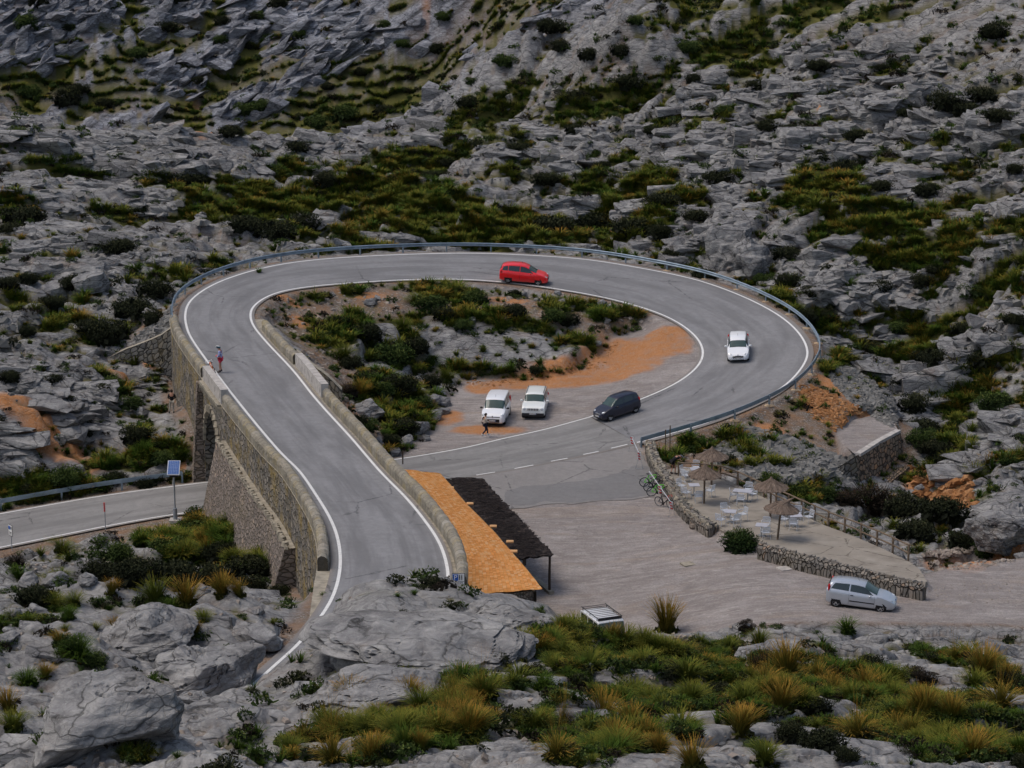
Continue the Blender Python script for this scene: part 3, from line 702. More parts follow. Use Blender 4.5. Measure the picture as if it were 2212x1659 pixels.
def asphalt(name, base, track=True):
    t = NT(name); v = t.pos()
    uv = t.pos('UV', (1, 1, 1))
    n = t.noise(v, .35, 6, .6); f = t.noise(v, 30, 3)
    c = t.ramp(n, [(.3, tuple(k*.84 for k in base)), (.7, tuple(k*1.14 for k in base))])
    c = t.mix(.5, c, t.ramp(t.noise(v, 2.2, 9, .75), [(.3, tuple(k*.68 for k in base)), (.7, tuple(k*1.25 for k in base))]))
    if track:
        st = t.noise(t.pos('UV', (5.5, .10, 1)), 1.0, 4, .6, .3)
        c = t.mix(t.ramp(st, [(.42, 0), (.62, .7)]), c, tuple(k*.62 for k in base))
        st2 = t.noise(t.pos('UV', (14, .05, 1)), 1.0, 3, .5, .2)
        c = t.mix(t.ramp(st2, [(.6, 0), (.68, .3)]), c, tuple(k*.5 for k in base))
        ed = t.add('ShaderNodeSeparateXYZ'); t.l.new(uv, ed.inputs[0])
        c = t.mix(t.ramp(ed.outputs[0], [(0, .55), (.05, 0), (.95, 0), (1, .55)]), c, (.24, .20, .165))
    cr = t.voro(t.pos('Object', (1, 1, 1)), .16, 'DISTANCE_TO_EDGE')
    crn = t.math('ADD', cr, t.math('MULTIPLY', t.math('SUBTRACT', t.noise(v, 1.4, 8, .7), .5), .10))
    c = t.mix(t.math('MULTIPLY', t.ramp(t.math('ABSOLUTE', crn), [(0, .75), (.010, 0)]), t.ramp(t.noise(v, .12, 2), [(.5, 0), (.56, 1)])), c, (.05, .05, .052))
    c = t.mix(t.ramp(f, [(.3, .25), (.5, 0)]), c, (.06, .06, .065))
    t.bump(f, .25, .01)
    return t.done(c, .88)
M['asphalt'] = asphalt('road_asphalt', (.235, .235, .242))
M['asphalt_low'] = asphalt('road_asphalt_lower', (.25, .245, .24))
M['apron'] = asphalt('apron_asphalt', (.245, .233, .226), False)
M['patch'] = asphalt('dark_asphalt', (.192, .188, .188), False)
def paint():
    t = NT('road_paint'); v = t.pos()
    c = t.mix(t.ramp(t.noise(v, 5, 8, .7), [(.52, 0), (.74, .8)]), (.72, .72, .71), (.33, .33, .33))
    return t.done(c, .7)
M['paint'] = paint()
def masonry(name, cols, scale=1.0, mortar=(.13, .115, .095), lichen=.5, stretch=(1, 1.25, 1), big=2.6):
    t = NT(name); uv = t.pos('UV', tuple(k for k in stretch)); v = t.pos()
    wob = t.add('ShaderNodeVectorMath', operation='ADD'); nn = t.add('ShaderNodeTexNoise'); nn.inputs['Scale'].default_value = 2
    t.l.new(uv, nn.inputs['Vector']); sc_ = t.add('ShaderNodeVectorMath', operation='SCALE'); sc_.inputs['Scale'].default_value = .25
    t.l.new(nn.outputs['Color'], sc_.inputs[0]); t.l.new(uv, wob.inputs[0]); t.l.new(sc_.outputs[0], wob.inputs[1])
    w = wob.outputs[0]
    ed = t.voro(w, big*scale, 'DISTANCE_TO_EDGE', rnd=.85); cc = t.voro(w, big*scale, 'F1', 'Color', rnd=.85)
    x = t.add('ShaderNodeSeparateColor'); t.l.new(cc, x.inputs[0])
    st = t.ramp(x.outputs[0], [(0, cols[0]), (.5, cols[1]), (.85, cols[2]), (1, cols[3])])
    st = t.mix(.3, st, t.ramp(t.noise(v, 3.5, 7, .7), [(.3, tuple(k*.55 for k in cols[1])), (.7, tuple(k*1.35 for k in cols[1]))]))
    c = t.mix(t.ramp(ed, [(.03, 1), (.12, 0)]), st, mortar)
    if lichen:
        c = t.mix(t.ramp(t.noise(v, .42, 7, .75), [(.48, 0), (.66, lichen)]), c, (.33, .235, .06))
        c = t.mix(t.ramp(t.noise(v, 1.1, 5, .6), [(.55, 0), (.7, .35)]), c, (.10, .10, .085))
    h = t.math('ADD', t.ramp(ed, [(0, 0), (.14, 1)]), t.math('MULTIPLY', t.noise(v, 9, 4), .3))
    t.bump(h, .9, .09)
    return t.done(c, .93)
greys = [(.10, .094, .084), (.20, .185, .165), (.30, .275, .24), (.40, .34, .26)]
M['wall'] = masonry('rubble_masonry', greys, .85, (.07, .06, .05), lichen=.8)
M['wall_fine'] = masonry('small_stone_masonry', [(.15, .125, .11), (.23, .195, .17), (.31, .26, .225), (.44, .34, .26)], 1.15, lichen=.15, mortar=(.10, .085, .07))
M['wall_big'] = masonry('large_stone_masonry', [(.085, .085, .085), (.14, .138, .132), (.18, .172, .16), (.23, .20, .15)], .8, (.03, .03, .03), .2)
M['wall_orange'] = masonry('ochre_stone_masonry', [(.12, .10, .085), (.26, .20, .14), (.38, .25, .16), (.52, .29, .14)], .8, (.06, .05, .04), .0)
M['drystone'] = masonry('dry_stone', [(.13, .125, .115), (.22, .205, .185), (.30, .26, .22), (.40, .26, .17)], 1.45, (.025, .022, .02), .12)
M['coping'] = simple('weathered_coping', (.30, .27, .215), .92, var=.35, scale=2.3)
def coping():
    t = NT('rounded_stone_coping'); v = t.pos(); uv = t.pos('UV', (1, 1, 1))
    x = t.add('ShaderNodeSeparateXYZ'); t.l.new(uv, x.inputs[0])
    fr = t.math('FRACT', t.math('MULTIPLY', x.outputs[0], 1.45))
    cell = t.add('ShaderNodeTexWhiteNoise', noise_dimensions='1D'); t.l.new(t.math('FLOOR', t.math('MULTIPLY', x.outputs[0], 1.45)), cell.inputs['W'])
    c = t.ramp(cell.outputs[0], [(0, (.19, .17, .14)), (.5, (.27, .245, .20)), (.9, (.34, .31, .265)), (1, (.44, .42, .38))])
    c = t.mix(.45, c, t.ramp(t.noise(v, 5, 7, .7), [(.3, (.11, .10, .08)), (.55, (.26, .24, .19)), (.75, (.42, .40, .36))]))
    c = t.mix(t.ramp(t.noise(v, .8, 6, .7), [(.5, 0), (.68, .55)]), c, (.34, .26, .09))
    g = t.ramp(fr, [(0, 0), (.05, 1), (.95, 1), (1, 0)])
    c = t.mix(1, c, t.ramp(fr, [(0, .3), (.05, 1), (.95, 1), (1, .3)]), 'MULTIPLY')
    t.bump(t.math('ADD', g, t.noise(v, 8, 4)), .8, .05)
    return t.done(c, .92)
M['coping_round'] = coping()
M['concrete_white'] = simple('pale_concrete', (.42, .395, .37), .85, var=.28, scale=2.5)
def concrete_floor():
    t = NT('terrace_concrete'); v = t.pos()
    c = t.ramp(t.noise(v, .7, 8, .65), [(.3, (.215, .19, .16)), (.55, (.30, .27, .23)), (.75, (.38, .35, .305))])
    c = t.mix(t.ramp(t.noise(v, .35, 4), [(.5, 0), (.65, .5)]), c, (.22, .19, .155))
    ed = t.voro(v, .28, 'DISTANCE_TO_EDGE')
    ed = t.math('ADD', ed, t.math('MULTIPLY', t.math('SUBTRACT', t.noise(v, 3, 6), .5), .06))
    c = t.mix(t.ramp(t.math('ABSOLUTE', ed), [(0, .8), (.012, 0)]), c, (.08, .065, .05))
    t.bump(t.noise(v, 12, 5), .3, .01)
    return t.done(c, .9)
M['terrace'] = concrete_floor()
def galv():
    t = NT('galvanised_steel'); v = t.pos()
    c = t.ramp(t.noise(v, 1.3, 5), [(.3, (.19, .25, .31)), (.7, (.33, .41, .48))])
    return t.done(c, .5, .55)
M['galv'] = galv()
M['steel_grey'] = simple('grey_painted_steel', (.28, .31, .34), .5, .3)
M['tile'] = None
def tile():
    t = NT('orange_clay_tile'); v = t.pos(); uv = t.pos('UV')
    x = t.add('ShaderNodeSeparateXYZ'); t.l.new(uv, x.inputs[0])
    a = t.math('FLOOR', t.math('MULTIPLY', x.outputs[0], 1/.22)); b = t.math('FLOOR', t.math('MULTIPLY', x.outputs[1], 1/.38))
    w = t.add('ShaderNodeTexWhiteNoise', noise_dimensions='2D'); cb = t.add('ShaderNodeCombineXYZ')
    t.l.new(a, cb.inputs[0]); t.l.new(b, cb.inputs[1]); t.l.new(cb.outputs[0], w.inputs['Vector'])
    c = t.ramp(w.outputs[0], [(0, (.80, .33, .085)), (.4, (.92, .42, .12)), (.75, (.96, .49, .17)), (1, (.95, .58, .28))])
    c = t.mix(t.ramp(t.noise(v, 1.2, 6, .7), [(.55, 0), (.8, .35)]), c, (.62, .38, .19))
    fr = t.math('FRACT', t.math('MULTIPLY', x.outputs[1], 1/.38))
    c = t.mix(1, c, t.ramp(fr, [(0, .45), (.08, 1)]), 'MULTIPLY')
    t.bump(fr, .5, .03)
    return t.done(c, .85)
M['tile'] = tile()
def brushroof():
    t = NT('dark_brushwood'); v = t.pos('Object', (.6, 9, 9)); 
    c = t.ramp(t.noise(v, 2.2, 7, .75, .8), [(.3, (.012, .010, .010)), (.5, (.035, .028, .027)), (.72, (.10, .08, .072))])
    t.bump(t.noise(v, 3.5, 6, .7, .6), 1, .06)
    return t.done(c, .95)
M['brush'] = brushroof()
def thatch():
    t = NT('palm_thatch'); uv = t.pos('UV', (26, 1.2, 1))
    c = t.ramp(t.noise(uv, 2.2, 6, .7, .3), [(.3, (.055, .040, .030)), (.5, (.16, .12, .095)), (.72, (.34, .27, .215))])
    t.bump(t.noise(uv, 3, 5), 1, .04)
    return t.done(c, .95)
M['thatch'] = thatch()
M['wood'] = simple('weathered_wood', (.16, .12, .085), .85, var=.35, scale=6)
M['wood_dark'] = simple('dark_wood', (.06, .042, .03), .85, var=.3, scale=6)
M['alu'] = simple('aluminium', (.62, .65, .70), .4, .25, var=.05)
M['table'] = simple('table_top', (.50, .50, .55), .35, .2, var=.05)
M['black'] = simple('black_rubber', (.018, .018, .02), .7)
M['blackp'] = simple('black_plastic', (.025, .025, .028), .5)
M['red'] = simple('red_paint', (.62, .03, .025), .5, var=.05)
M['white'] = simple('white_paint', (.78, .78, .76), .5, var=.04)
def carpaint(name, c, rough=.28, metal=0.0):
    t = NT(name); v = t.pos()
    t.b.inputs['Specular IOR Level'].default_value = .5
    t.b.inputs['Coat Weight'].default_value = .6; t.b.inputs['Coat Roughness'].default_value = .06
    x = t.add('ShaderNodeSeparateXYZ'); t.l.new(v, x.inputs[0])
    dust = t.math('MULTIPLY', t.ramp(x.outputs[2], [(.18, .5), (.42, 0)]), t.noise(v, 3, 5))
    return t.done(t.mix(dust, c, (.25, .21, .17)), rough, metal)
M['p_white'] = carpaint('white_car_paint', (.80, .82, .85)); M['p_red'] = carpaint('red_car_paint', (.78, .012, .018))
M['p_dark'] = carpaint('dark_blue_grey_car_paint', (.014, .016, .034)); M['p_dark'].node_tree.nodes['Principled BSDF'].inputs['Coat Weight'].default_value = .12; M['p_silver'] = carpaint('silver_car_paint', (.50, .54, .60), .3, .45)
M['p_cream'] = carpaint('cream_white_car_paint', (.78, .81, .79))
def glass():
    t = NT('tinted_glass'); t.b.inputs['Specular IOR Level'].default_value = .8
    return t.done((.022, .034, .036), .05)
M['glass'] = glass()
M['glass_light'] = simple('windscreen_glass', (.05, .085, .085), .06, var=.2, scale=1.2)
M['rim'] = simple('alloy_rim', (.45, .46, .48), .35, .7); M['lamp'] = simple('headlamp_glass', (.62, .66, .70), .12, .3)
M['tail'] = simple('red_lamp_glass', (.55, .01, .015), .2); M['chrome'] = simple('chrome', (.6, .6, .62), .15, .9)
M['amber'] = simple('amber_lamp', (.8, .25, .02), .3)
M['skin'] = simple('skin', (.42, .22, .15), .6, var=.06); M['hair'] = simple('dark_hair', (.02, .014, .01), .7)
def foliage(name, cols, rough=.7):
    t = NT(name); oi = t.add('ShaderNodeObjectInfo'); v = t.pos()
    x = t.attr('tint')
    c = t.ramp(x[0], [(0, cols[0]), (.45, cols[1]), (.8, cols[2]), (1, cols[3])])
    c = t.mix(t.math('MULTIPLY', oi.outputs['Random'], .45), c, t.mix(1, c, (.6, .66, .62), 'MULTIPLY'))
    t.b.inputs['Specular IOR Level'].default_value = .05
    t.b.inputs['Subsurface Weight'].default_value = 0
    return t.done(c, rough)
M['tus'] = foliage('golden_green_grass', [(.024, .035, .008), (.095, .118, .018), (.25, .205, .032), (.48, .26, .055)])
M['tus_green'] = foliage('fresh_green_grass', [(.020, .036, .008), (.060, .105, .014), (.125, .165, .024), (.25, .22, .035)])
M['tus_gold'] = foliage('orange_gold_grass', [(.034, .038, .010), (.14, .12, .020), (.40, .215, .040), (.60, .29, .065)])
M['shrub'] = foliage('dark_shrub_leaves', [(.010, .012, .008), (.026, .031, .016), (.058, .062, .030), (.125, .12, .055)])
M['shrub_green'] = foliage('green_shrub_leaves', [(.016, .026, .010), (.050, .078, .022), (.105, .14, .036), (.18, .18, .05)])
M['shrub_brown'] = foliage('brown_shrub_twigs', [(.012, .010, .008), (.03, .024, .018), (.06, .045, .032), (.11, .06, .035)])
M['oleander'] = foliage('oleander_leaves', [(.010, .018, .008), (.030, .055, .016), (.065, .095, .026), (.13, .12, .04)])
def boulder():
    t = NT('boulder_limestone'); v = t.pos()
    c = t.ramp(t.noise(v, 1.4, 8, .7, .4), [(.3, (.10, .10, .10)), (.5, (.23, .225, .22)), (.72, (.40, .39, .375))])
    vd = t.voro(t.pos('Object', (1, 1, 2)), 2.1, 'DISTANCE_TO_EDGE')
    c = t.mix(1, c, t.ramp(vd, [(0, .45), (.05, 1)]), 'MULTIPLY')
    t.bump(t.noise(v, 4, 8, .7), .8, .1); return t.done(c, .92)
M['boulder'] = boulder()
def stones(name, lo, mi, hi):
    t = NT(name); v = t.pos(); x = t.attr('tint')
    c = t.ramp(x[0], [(0, lo), (.5, mi), (1, hi)])
    c = t.mix(.4, c, t.ramp(t.noise(v, 4, 6, .7), [(.3, tuple(k*.5 for k in mi)), (.7, tuple(k*1.4 for k in mi))]))
    t.bump(t.noise(v, 9, 4), .6, .04); return t.done(c, .93)
M['st_grey'] = stones('grey_rubble', (.09, .09, .088), (.17, .168, .16), (.27, .26, .245))
M['st_orange'] = stones('orange_rubble', (.17, .075, .03), (.33, .155, .06), (.46, .27, .14))
M['st_mixed'] = stones('mixed_rubble', (.15, .125, .105), (.29, .25, .215), (.42, .36, .31))
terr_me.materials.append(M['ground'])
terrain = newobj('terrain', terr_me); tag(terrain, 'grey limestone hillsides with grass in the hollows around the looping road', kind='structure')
# ------------------------------------------------------------------ roads
def ribbon(name, A, B, mat, dz=0, parent=None, kind='structure', label=None, nx=8, camber=0.0):
    """surface between two paired lines; UV x across, y along in metres"""
    m = MB(); vs = []; uvs = []; s = 0
    for i, (a, b) in enumerate(zip(A, B)):
        if i: s += ((A[i]-A[i-1]).length+(B[i]-B[i-1]).length)/2
        for k in range(nx+1):
            t = k/nx; q = a.lerp(b, t); vs.append((q.x, q.y, q.z+dz+camber*4*t*(1-t))); uvs.append((t, s))
    fs = []
    for i in range(len(A)-1):
        for k in range(nx):
            p = i*(nx+1)+k; fs.append((p, p+1, p+nx+2, p+nx+1))
    m.add(vs, fs, uvs)
    o = m.build(name, mat, parent, smooth=True)
    if o.data.polygons[len(o.data.polygons)//2].normal.z < 0: o.data.flip_normals()
    if label: o['label'] = label
    if kind and parent is None: o['kind'] = kind
    return o
roadA = offset(outW, .55); roadB = []
for a, b in zip(outW, road_in):
    d = (b-a); d.z = 0; d.normalize(); roadB.append(b+d*.3)
roadA = []
for a, b in zip(outW, road_in):
    d = (a-b); d.z = 0; d.normalize(); roadA.append(a+d*.5)
upper = ribbon('road', roadA, roadB, M['asphalt'], label='grey asphalt road looping over itself in a wide bend')
lowA = offset(ltW, -.35); lowB = [p for p in pair(lowA, offset(lbW, .35))]
lower = ribbon('road', lowA, lowB, M['asphalt_low'], dz=-.012, label='lower asphalt road passing under the stone bridge')
from mathutils.bvhtree import BVHTree
BV = {}
def drape(pts, o):
    if o.name not in BV: BV[o.name] = BVHTree.FromPolygons([x.co[:] for x in o.data.vertices], [p.vertices[:] for p in o.data.polygons])
    out = []
    for p in pts:
        h = BV[o.name].ray_cast(Vector((p.x, p.y, 60)), Vector((0, 0, -1)))[0]
        out.append(Vector((p.x, p.y, h.z if h else p.z)))
    return out
def line_strip(pts, w, mat, parent, name='edge_line', dz=.012, skip=None):
    pts = resample(pts, .35)
    A = drape(offset(pts, w/2), parent); B = drape(offset(pts, -w/2), parent)
    return ribbon(name, A, B, mat, dz=dz, parent=parent, kind=None, nx=1)
line_strip(outW, .17, M['paint'], upper)
line_strip(offset(innW, -.02), .17, M['paint'], upper)
line_strip(ltW, .15, M['paint'], lower)
lb_left = [p for p in lbW if p.x < -19]
line_strip(lb_left, .15, M['paint'], lower)
dash = [[(1320,968.5,.14),(1355,961,.2)],[(1260,981.5,.06),(1293,975.4,.08)],[(1190,996.6,0),(1226,990,.02)],[(1111.5,1012,0),(1152,1004.5,0)],[(1029,1026,0),(1069,1019.5,0)],[(950,1038,0),(988,1033,0)]]
for d in dash:
    line_strip([P(*q) for q in d], .13, M['paint'], lower, 'dash', dz=.012)
def sheet(name, pts, mat, dz=0, label=None, parent=None):
    bm = bmesh.new(); vv = [bm.verts.new((p[0], p[1], p[2]+dz)) for p in pts]
    f = bm.faces.new(vv); bmesh.ops.triangulate(bm, faces=[f])
    if sum(x.normal.z for x in bm.faces) < 0: bmesh.ops.reverse_faces(bm, faces=bm.faces)
    me = bpy.data.meshes.new(name); bm.to_mesh(me); bm.free(); me.materials.append(mat)
    o = newobj(name, me, parent)
    if parent is None: o['kind'] = 'structure'
    if label: o['label'] = label
    return o
def ragged(pts, step=.5, amp=.15, seed=3, skip_first=0):
    q = resample([Vector(p) for p in pts], step); r = random.Random(seed)
    return [p+Vector((r.uniform(-amp, amp), r.uniform(-amp, amp), 0)) if 0 < i < len(q)-1 else p for i, p in enumerate(q)]
top_edge = [p for p in offset(lbW, .32) if P(945,1040,0).x < p.x < P(1376,956,.3).x+.3]
ap = [Vector(p) for p in apron_pts]
apron = sheet('pavement', [p for p in top_edge[::-1]]+ragged([(q.x, q.y, q.z) for q in ap[1:]], .6, .10), M['apron'], dz=-.018, label='worn asphalt apron between the junction and the gravel car park')
dark = [(1092,1062,0),(1130,1050,0),(1200,1045,0),(1290,1033,0),(1345,1020,0),(1368,1005,0),(1400,1003,0),(1420,1050,0),(1409,1067,0),(1370,1075,0),(1300,1078,0),(1240,1085,0),(1180,1083,0),(1130,1093,0),(1085,1086,0)]
dk = [P(*q) for q in dark]; dk.append(dk[0])
sheet('pavement', ragged([tuple(q) for q in dk], .5, .12, 5)[:-1], M['patch'], dz=-.008, label='dark patched asphalt strip beside the parked bicycles')
# terrace slab
ts = sheet('terrace_floor', [tuple(p) for p in terr_pts], M['terrace'], dz=0, label='beige concrete cafe terrace')
bm = bmesh.new(); bm.from_mesh(ts.data); g_ = bmesh.ops.extrude_face_region(bm, geom=bm.faces[:])
for e in g_['geom']:
    if isinstance(e, bmesh.types.BMVert): e.co.z -= .5
bmesh.ops.recalc_face_normals(bm, faces=bm.faces); bm.to_mesh(ts.data); bm.free()

# ------------------------------------------------------------------ walls
def wall_strip(m, top, bot, uvscale=1, u0=0, rows=6):
    """face between two lines, UV in metres"""
    vs = []; uvs = []; s = u0
    if len(bot) != len(top):
        k_ = (len(bot)-1)/(len(top)-1)
        bot = [bot[min(int(i*k_), len(bot)-2)].lerp(bot[min(int(i*k_), len(bot)-2)+1], i*k_-min(int(i*k_), len(bot)-2)) for i in range(len(top))]
    for i, (a, b) in enumerate(zip(top, bot)):
        if i: s += (top[i]-top[i-1]).length
        L = (a-b).length
        for k in range(rows+1):
            q = a.lerp(b, k/rows); vs.append(q); uvs.append((s, -L*k/rows))
    fs = []
    for i in range(len(top)-1):
        for k in range(rows):
            p = i*(rows+1)+k; fs.append((p, p+1, p+rows+2, p+rows+1))
    m.add(vs, fs, uvs); return s
def parapet(line, out_dir, name, parent, mat, w=.5, h=.60, base=-.15, rough=.025, seg=7, capped=True, seed=1, capmat=None):
    """round-topped stone parapet swept along a line; out_dir +1 = outside lies left of the walking direction"""
    r = random.Random(seed); m = MB(); vs = []; uvs = []; s = 0; n = len(line)
    prof = [(-w/2, base), (-w/2, h*.30), (-w/2, h*.62)]
    for k in range(seg+1):
        a = PI-PI*k/seg; prof.append((math.cos(a)*w/2*1.07, h*.66+math.sin(a)*w*.52))
    prof += [(w/2, h*.62), (w/2, h*.30), (w/2, base)]
    for i, p in enumerate(line):
        if i: s += (line[i]-line[i-1]).length
        t = line[min(i+1, n-1)]-line[max(i-1, 0)]; t.z = 0; t.normalize(); nrm = Vector((-t.y, t.x, 0))
        for k, (a, b) in enumerate(prof):
            j = rough if 0 < k < len(prof)-1 else 0
            q = p+nrm*(a+r.uniform(-j, j))+Vector((0, 0, b+r.uniform(-j, j)))
            vs.append(q); uvs.append((s, k*.2))
    K = len(prof); fs = []
    for i in range(n-1):
        for k in range(K-1):
            a = i*K+k; fs.append((a, a+1, a+K+1, a+K))
    if capped:
        fs.append(tuple(range(K-1, -1, -1))); fs.append(tuple((n-1)*K+k for k in range(K)))
    m.add(vs, fs, uvs)
    o = m.build(name, mat, parent, merge=.0)
    return o
def block_wall(line, w, h, name, parent, mat, base=-.2, lift=0):
    m = MB(); n = len(line); vs = []; uvs = []; s = 0
    for i, p in enumerate(line):
        if i: s += (line[i]-line[i-1]).length
        t = line[min(i+1, n-1)]-line[max(i-1, 0)]; t.z = 0; t.normalize(); nrm = Vector((-t.y, t.x, 0))
        for a, b in ((-w/2, base), (-w/2, h), (w/2, h), (w/2, base)):
            vs.append(p+nrm*a+Vector((0, 0, b+lift))); uvs.append((s, b+a))
    fs = []
    for i in range(n-1):
        for k in range(3): a = i*4+k; fs.append((a, a+1, a+5, a+4))
    fs += [(3, 2, 1, 0), ((n-1)*4, (n-1)*4+1, (n-1)*4+2, (n-1)*4+3)]
    m.add(vs, fs, uvs); return m.build(name, mat, parent)
bridge = thing('stone_bridge', 'stone bridge and causeway carrying the upper road over the lower one', 'bridge', (-18, 176, 0))
def wp(o, par):
    """keep world coordinates under a moved parent"""
    o.parent = par; o.matrix_parent_inverse = Matrix.Translation(-Vector(par.location)); return o
outP = offset(outW, .88)     # axis of the outer parapet
def by_y(line, y0, y1, lo=0, hi=None):
    return [p for i, p in enumerate(line[lo:hi]) if y0 <= p.y <= y1]
hiA = outW.index(max(outW, key=lambda p: p.y))
YW0, YW1 = P(443,782,8).y-1.2, P(504,857,8).y-.2     # ends of the pale concrete part (far, near) on the left
YF = 197.0
left_far = resample(by_y(outP, YW0+.0, YF, 0, hiA), .35)
left_white = by_y(outP, YW1, YW0, 0, hiA)
left_near = resample(by_y(outP, 129.8, YW1, 0, hiA), .35)
print('left white', YW0, YW1)
inP = [p for p in offset(innW, -.75)]
hiI = innW.index(max(innW, key=lambda p: p.y))
YR0, YR1 = P(628,770,7.5).y, P(695,842,7.9).y
yr_top = P(563,697,7).y
right_far = resample(by_y(inP, YR0, yr_top, 0, hiI), .35)
right_white = by_y(inP, YR1, YR0, 0, hiI)
right_near = resample(by_y(inP, 127.0, YR1, 0, hiI), .35)
print('right white', YR0, YR1, yr_top)
for ln, sd in ((left_far, 1), (left_near, 2), (right_far, 3), (right_near, 4)):
    wp(parapet(ln, 1, 'parapet', None, M['coping_round'], w=.55, seed=sd), bridge)
for ln in (left_white, right_white):
    o = wp(block_wall([ln[0], *ln[1:-1], ln[-1]], .5, .86, 'concrete_parapet', None, M['concrete_white'], base=-.12), bridge)
    o['label'] = 'pale smooth concrete parapet'
    for f in (.06, .36, .66, .95):
        m = MB()      # thin drain slots
        i = min(len(ln)-2, int(f*(len(ln)-1))); q = ln[i].lerp(ln[i+1], .5); t = (ln[i+1]-ln[i]).normalized()
        m.box(q+Vector((0, 0, .38)), (.05, .52, .34), rz=math.atan2(t.y, t.x))
        wp(m.build('joint', M['blackp']), bridge)
# side walls of the causeway
def ground_line(line, extra=.8, mn=None):
    z = ground(np.array([p.x for p in line]), np.array([p.y for p in line]))
    return [Vector((p.x, p.y, float(q)-extra)) for p, q in zip(line, z)]
wallL = resample(by_y(offset(outW, 1.14), 128.5, YF+1.0, 0, hiA), .5)
wallR = resample(by_y(offset(innW, -1.02), 127.0, yr_top, 0, hiI), .5)
AY0, AY1, AZS, AZC = 171.6, 178.2, 2.9, 5.7       # arch opening: near and far jamb, springing and crown height
def arch_z(y):
    t = (y-(AY0+AY1)/2)/((AY1-AY0)/2)
    if abs(t) >= 1: return None
    return AZS+(AZC-AZS)*math.sqrt(max(0, 1-t*t))
def side_wall(line, side, zlow):
    m = MB()
    # dense sampling with exact jamb positions
    pts = []
    for a, b in zip(line, line[1:]):
        pts.append(a)
        for y in (AY0, AY1):
            if a.y < y < b.y: pts.append(a.lerp(b, (y-a.y)/(b.y-a.y)))
    pts.append(line[-1])
    seg = []
    for y in np.linspace(AY0+.12, AY1-.12, 22): pass
    runs = [[p for p in pts if p.y <= AY0+1e-4], [p for p in pts if AY0-1e-4 <= p.y <= AY1+1e-4], [p for p in pts if p.y >= AY1-1e-4]]
    u = 0
    for k, r in enumerate(runs):
        r = resample(r, .25) if k == 1 else r
        top = [p+Vector((0, 0, -.10)) for p in r]
        if k == 1: bot = [Vector((p.x, p.y, (arch_z(p.y) or AZS))) for p in r]
        else: bot = [Vector((p.x, p.y, min(zlow(p), p.z-.3))) for p in r]
        if k == 1:      # jambs below the springing are open: only the wall above the arch
            pass
        u = wall_strip(m, top, bot, u0=u, rows=10)
    return m.build('retaining_wall', M['wall'], None), runs[1]
glo = lambda p: float(ground(np.array([p.x-.3]), np.array([p.y]))[0])-1.0
wl, archL = side_wall(wallL, 1, lambda p: glo(p) if p.y > 150 else glo(p)-.5); wp(wl, bridge)
wr, archR = side_wall(wallR, -1, lambda p: -.8 if p.y < 185 else glo(p)-.6); wp(wr, bridge)
# barrel of the arch and its jambs
m = MB(); N = 18
def at_y(line, y):
    for a, b in zip(line, line[1:]):
        if (a.y-y)*(b.y-y) <= 0: return a.lerp(b, (y-a.y)/(b.y-a.y+1e-9))
    return min(line, key=lambda p: abs(p.y-y))
ringL = []; ringR = []; L = 0; prev = None
prof = [(AY0, -1.0), (AY0, 0.5), (AY0, 1.8), (AY0, AZS)]
for k in range(1, N): 
    a = PI-PI*k/N; y = (AY0+AY1)/2+math.cos(a)*(AY1-AY0)/2; prof.append((y, AZS+math.sin(a)*(AZC-AZS)))
prof += [(AY1, AZS), (AY1, 1.8), (AY1, .5), (AY1, -1.0)]
vs = []; uvs = []
for k, (y, z) in enumerate(prof):
    if prev: L += math.hypot(y-prev[0], z-prev[1])
    prev = (y, z)
    a = at_y(wallL, y); b = at_y(wallR, y+1.2)
    for j in range(5):
        q = Vector((a.x, a.y, z)).lerp(Vector((b.x, b.y, z)), j/4); vs.append(q); uvs.append((j*1.7, L))
fs = [(i*5+j, i*5+j+1, i*5+j+6, i*5+j+5) for i in range(len(prof)-1) for j in range(4)]
m.add(vs, fs, uvs); wp(m.build('arch', M['wall_big']), bridge)
# voussoirs proud of the wall face round the opening
m = MB()
for k in range(3, len(prof)-4):
    (y, z), (y2, z2) = prof[k], prof[k+1]
    c = at_y(wallL, (y+y2)/2)
    cy, cz = (AY0+AY1)/2, AZS
    d = Vector((0, (y+y2)/2-cy, (z+z2)/2-cz)).normalized()
    pos = Vector((c.x, (y+y2)/2, (z+z2)/2))+d*.25
    zax = d; xax = Vector((1, 0, 0)); yax = zax.cross(xax)
    R = Matrix((xax, yax, zax)).transposed()
    m.box(pos+Vector((-.02, 0, 0)), (.22, math.hypot(y2-y, z2-z)*.92, .5+.06*(k % 2)), M=R)
wp(m.build('voussoirs', M['coping']), bridge)
# battered pilasters beside the opening
for y, w, dep in ((AY1+.55, .7, .35),):
    c = at_y(wallL, y); t = (at_y(wallL, y+.5)-at_y(wallL, y-.5)).normalized(); nn = Vector((-t.y, t.x, 0))
    top = c.z-.35; m = MB(); vs = []
    for zz, d in ((-.8, dep+.55), (top, dep)):
        for a, b in ((-w/2, -.1), (-w/2, d), (w/2, d), (w/2, -.1)): vs.append(Vector((c.x, c.y, 0))+t*a+nn*b+Vector((0, 0, zz)))
    uvs = [(0, 0), (.6, 0), (1.6, 0), (2.2, 0), (0, 8), (.6, 8), (1.6, 8), (2.2, 8)]
    m.add(vs, [(0, 1, 5, 4), (1, 2, 6, 5), (2, 3, 7, 6), (4, 5, 6, 7)], uvs)
    wp(m.build('pilaster', M['wall_fine']), bridge)
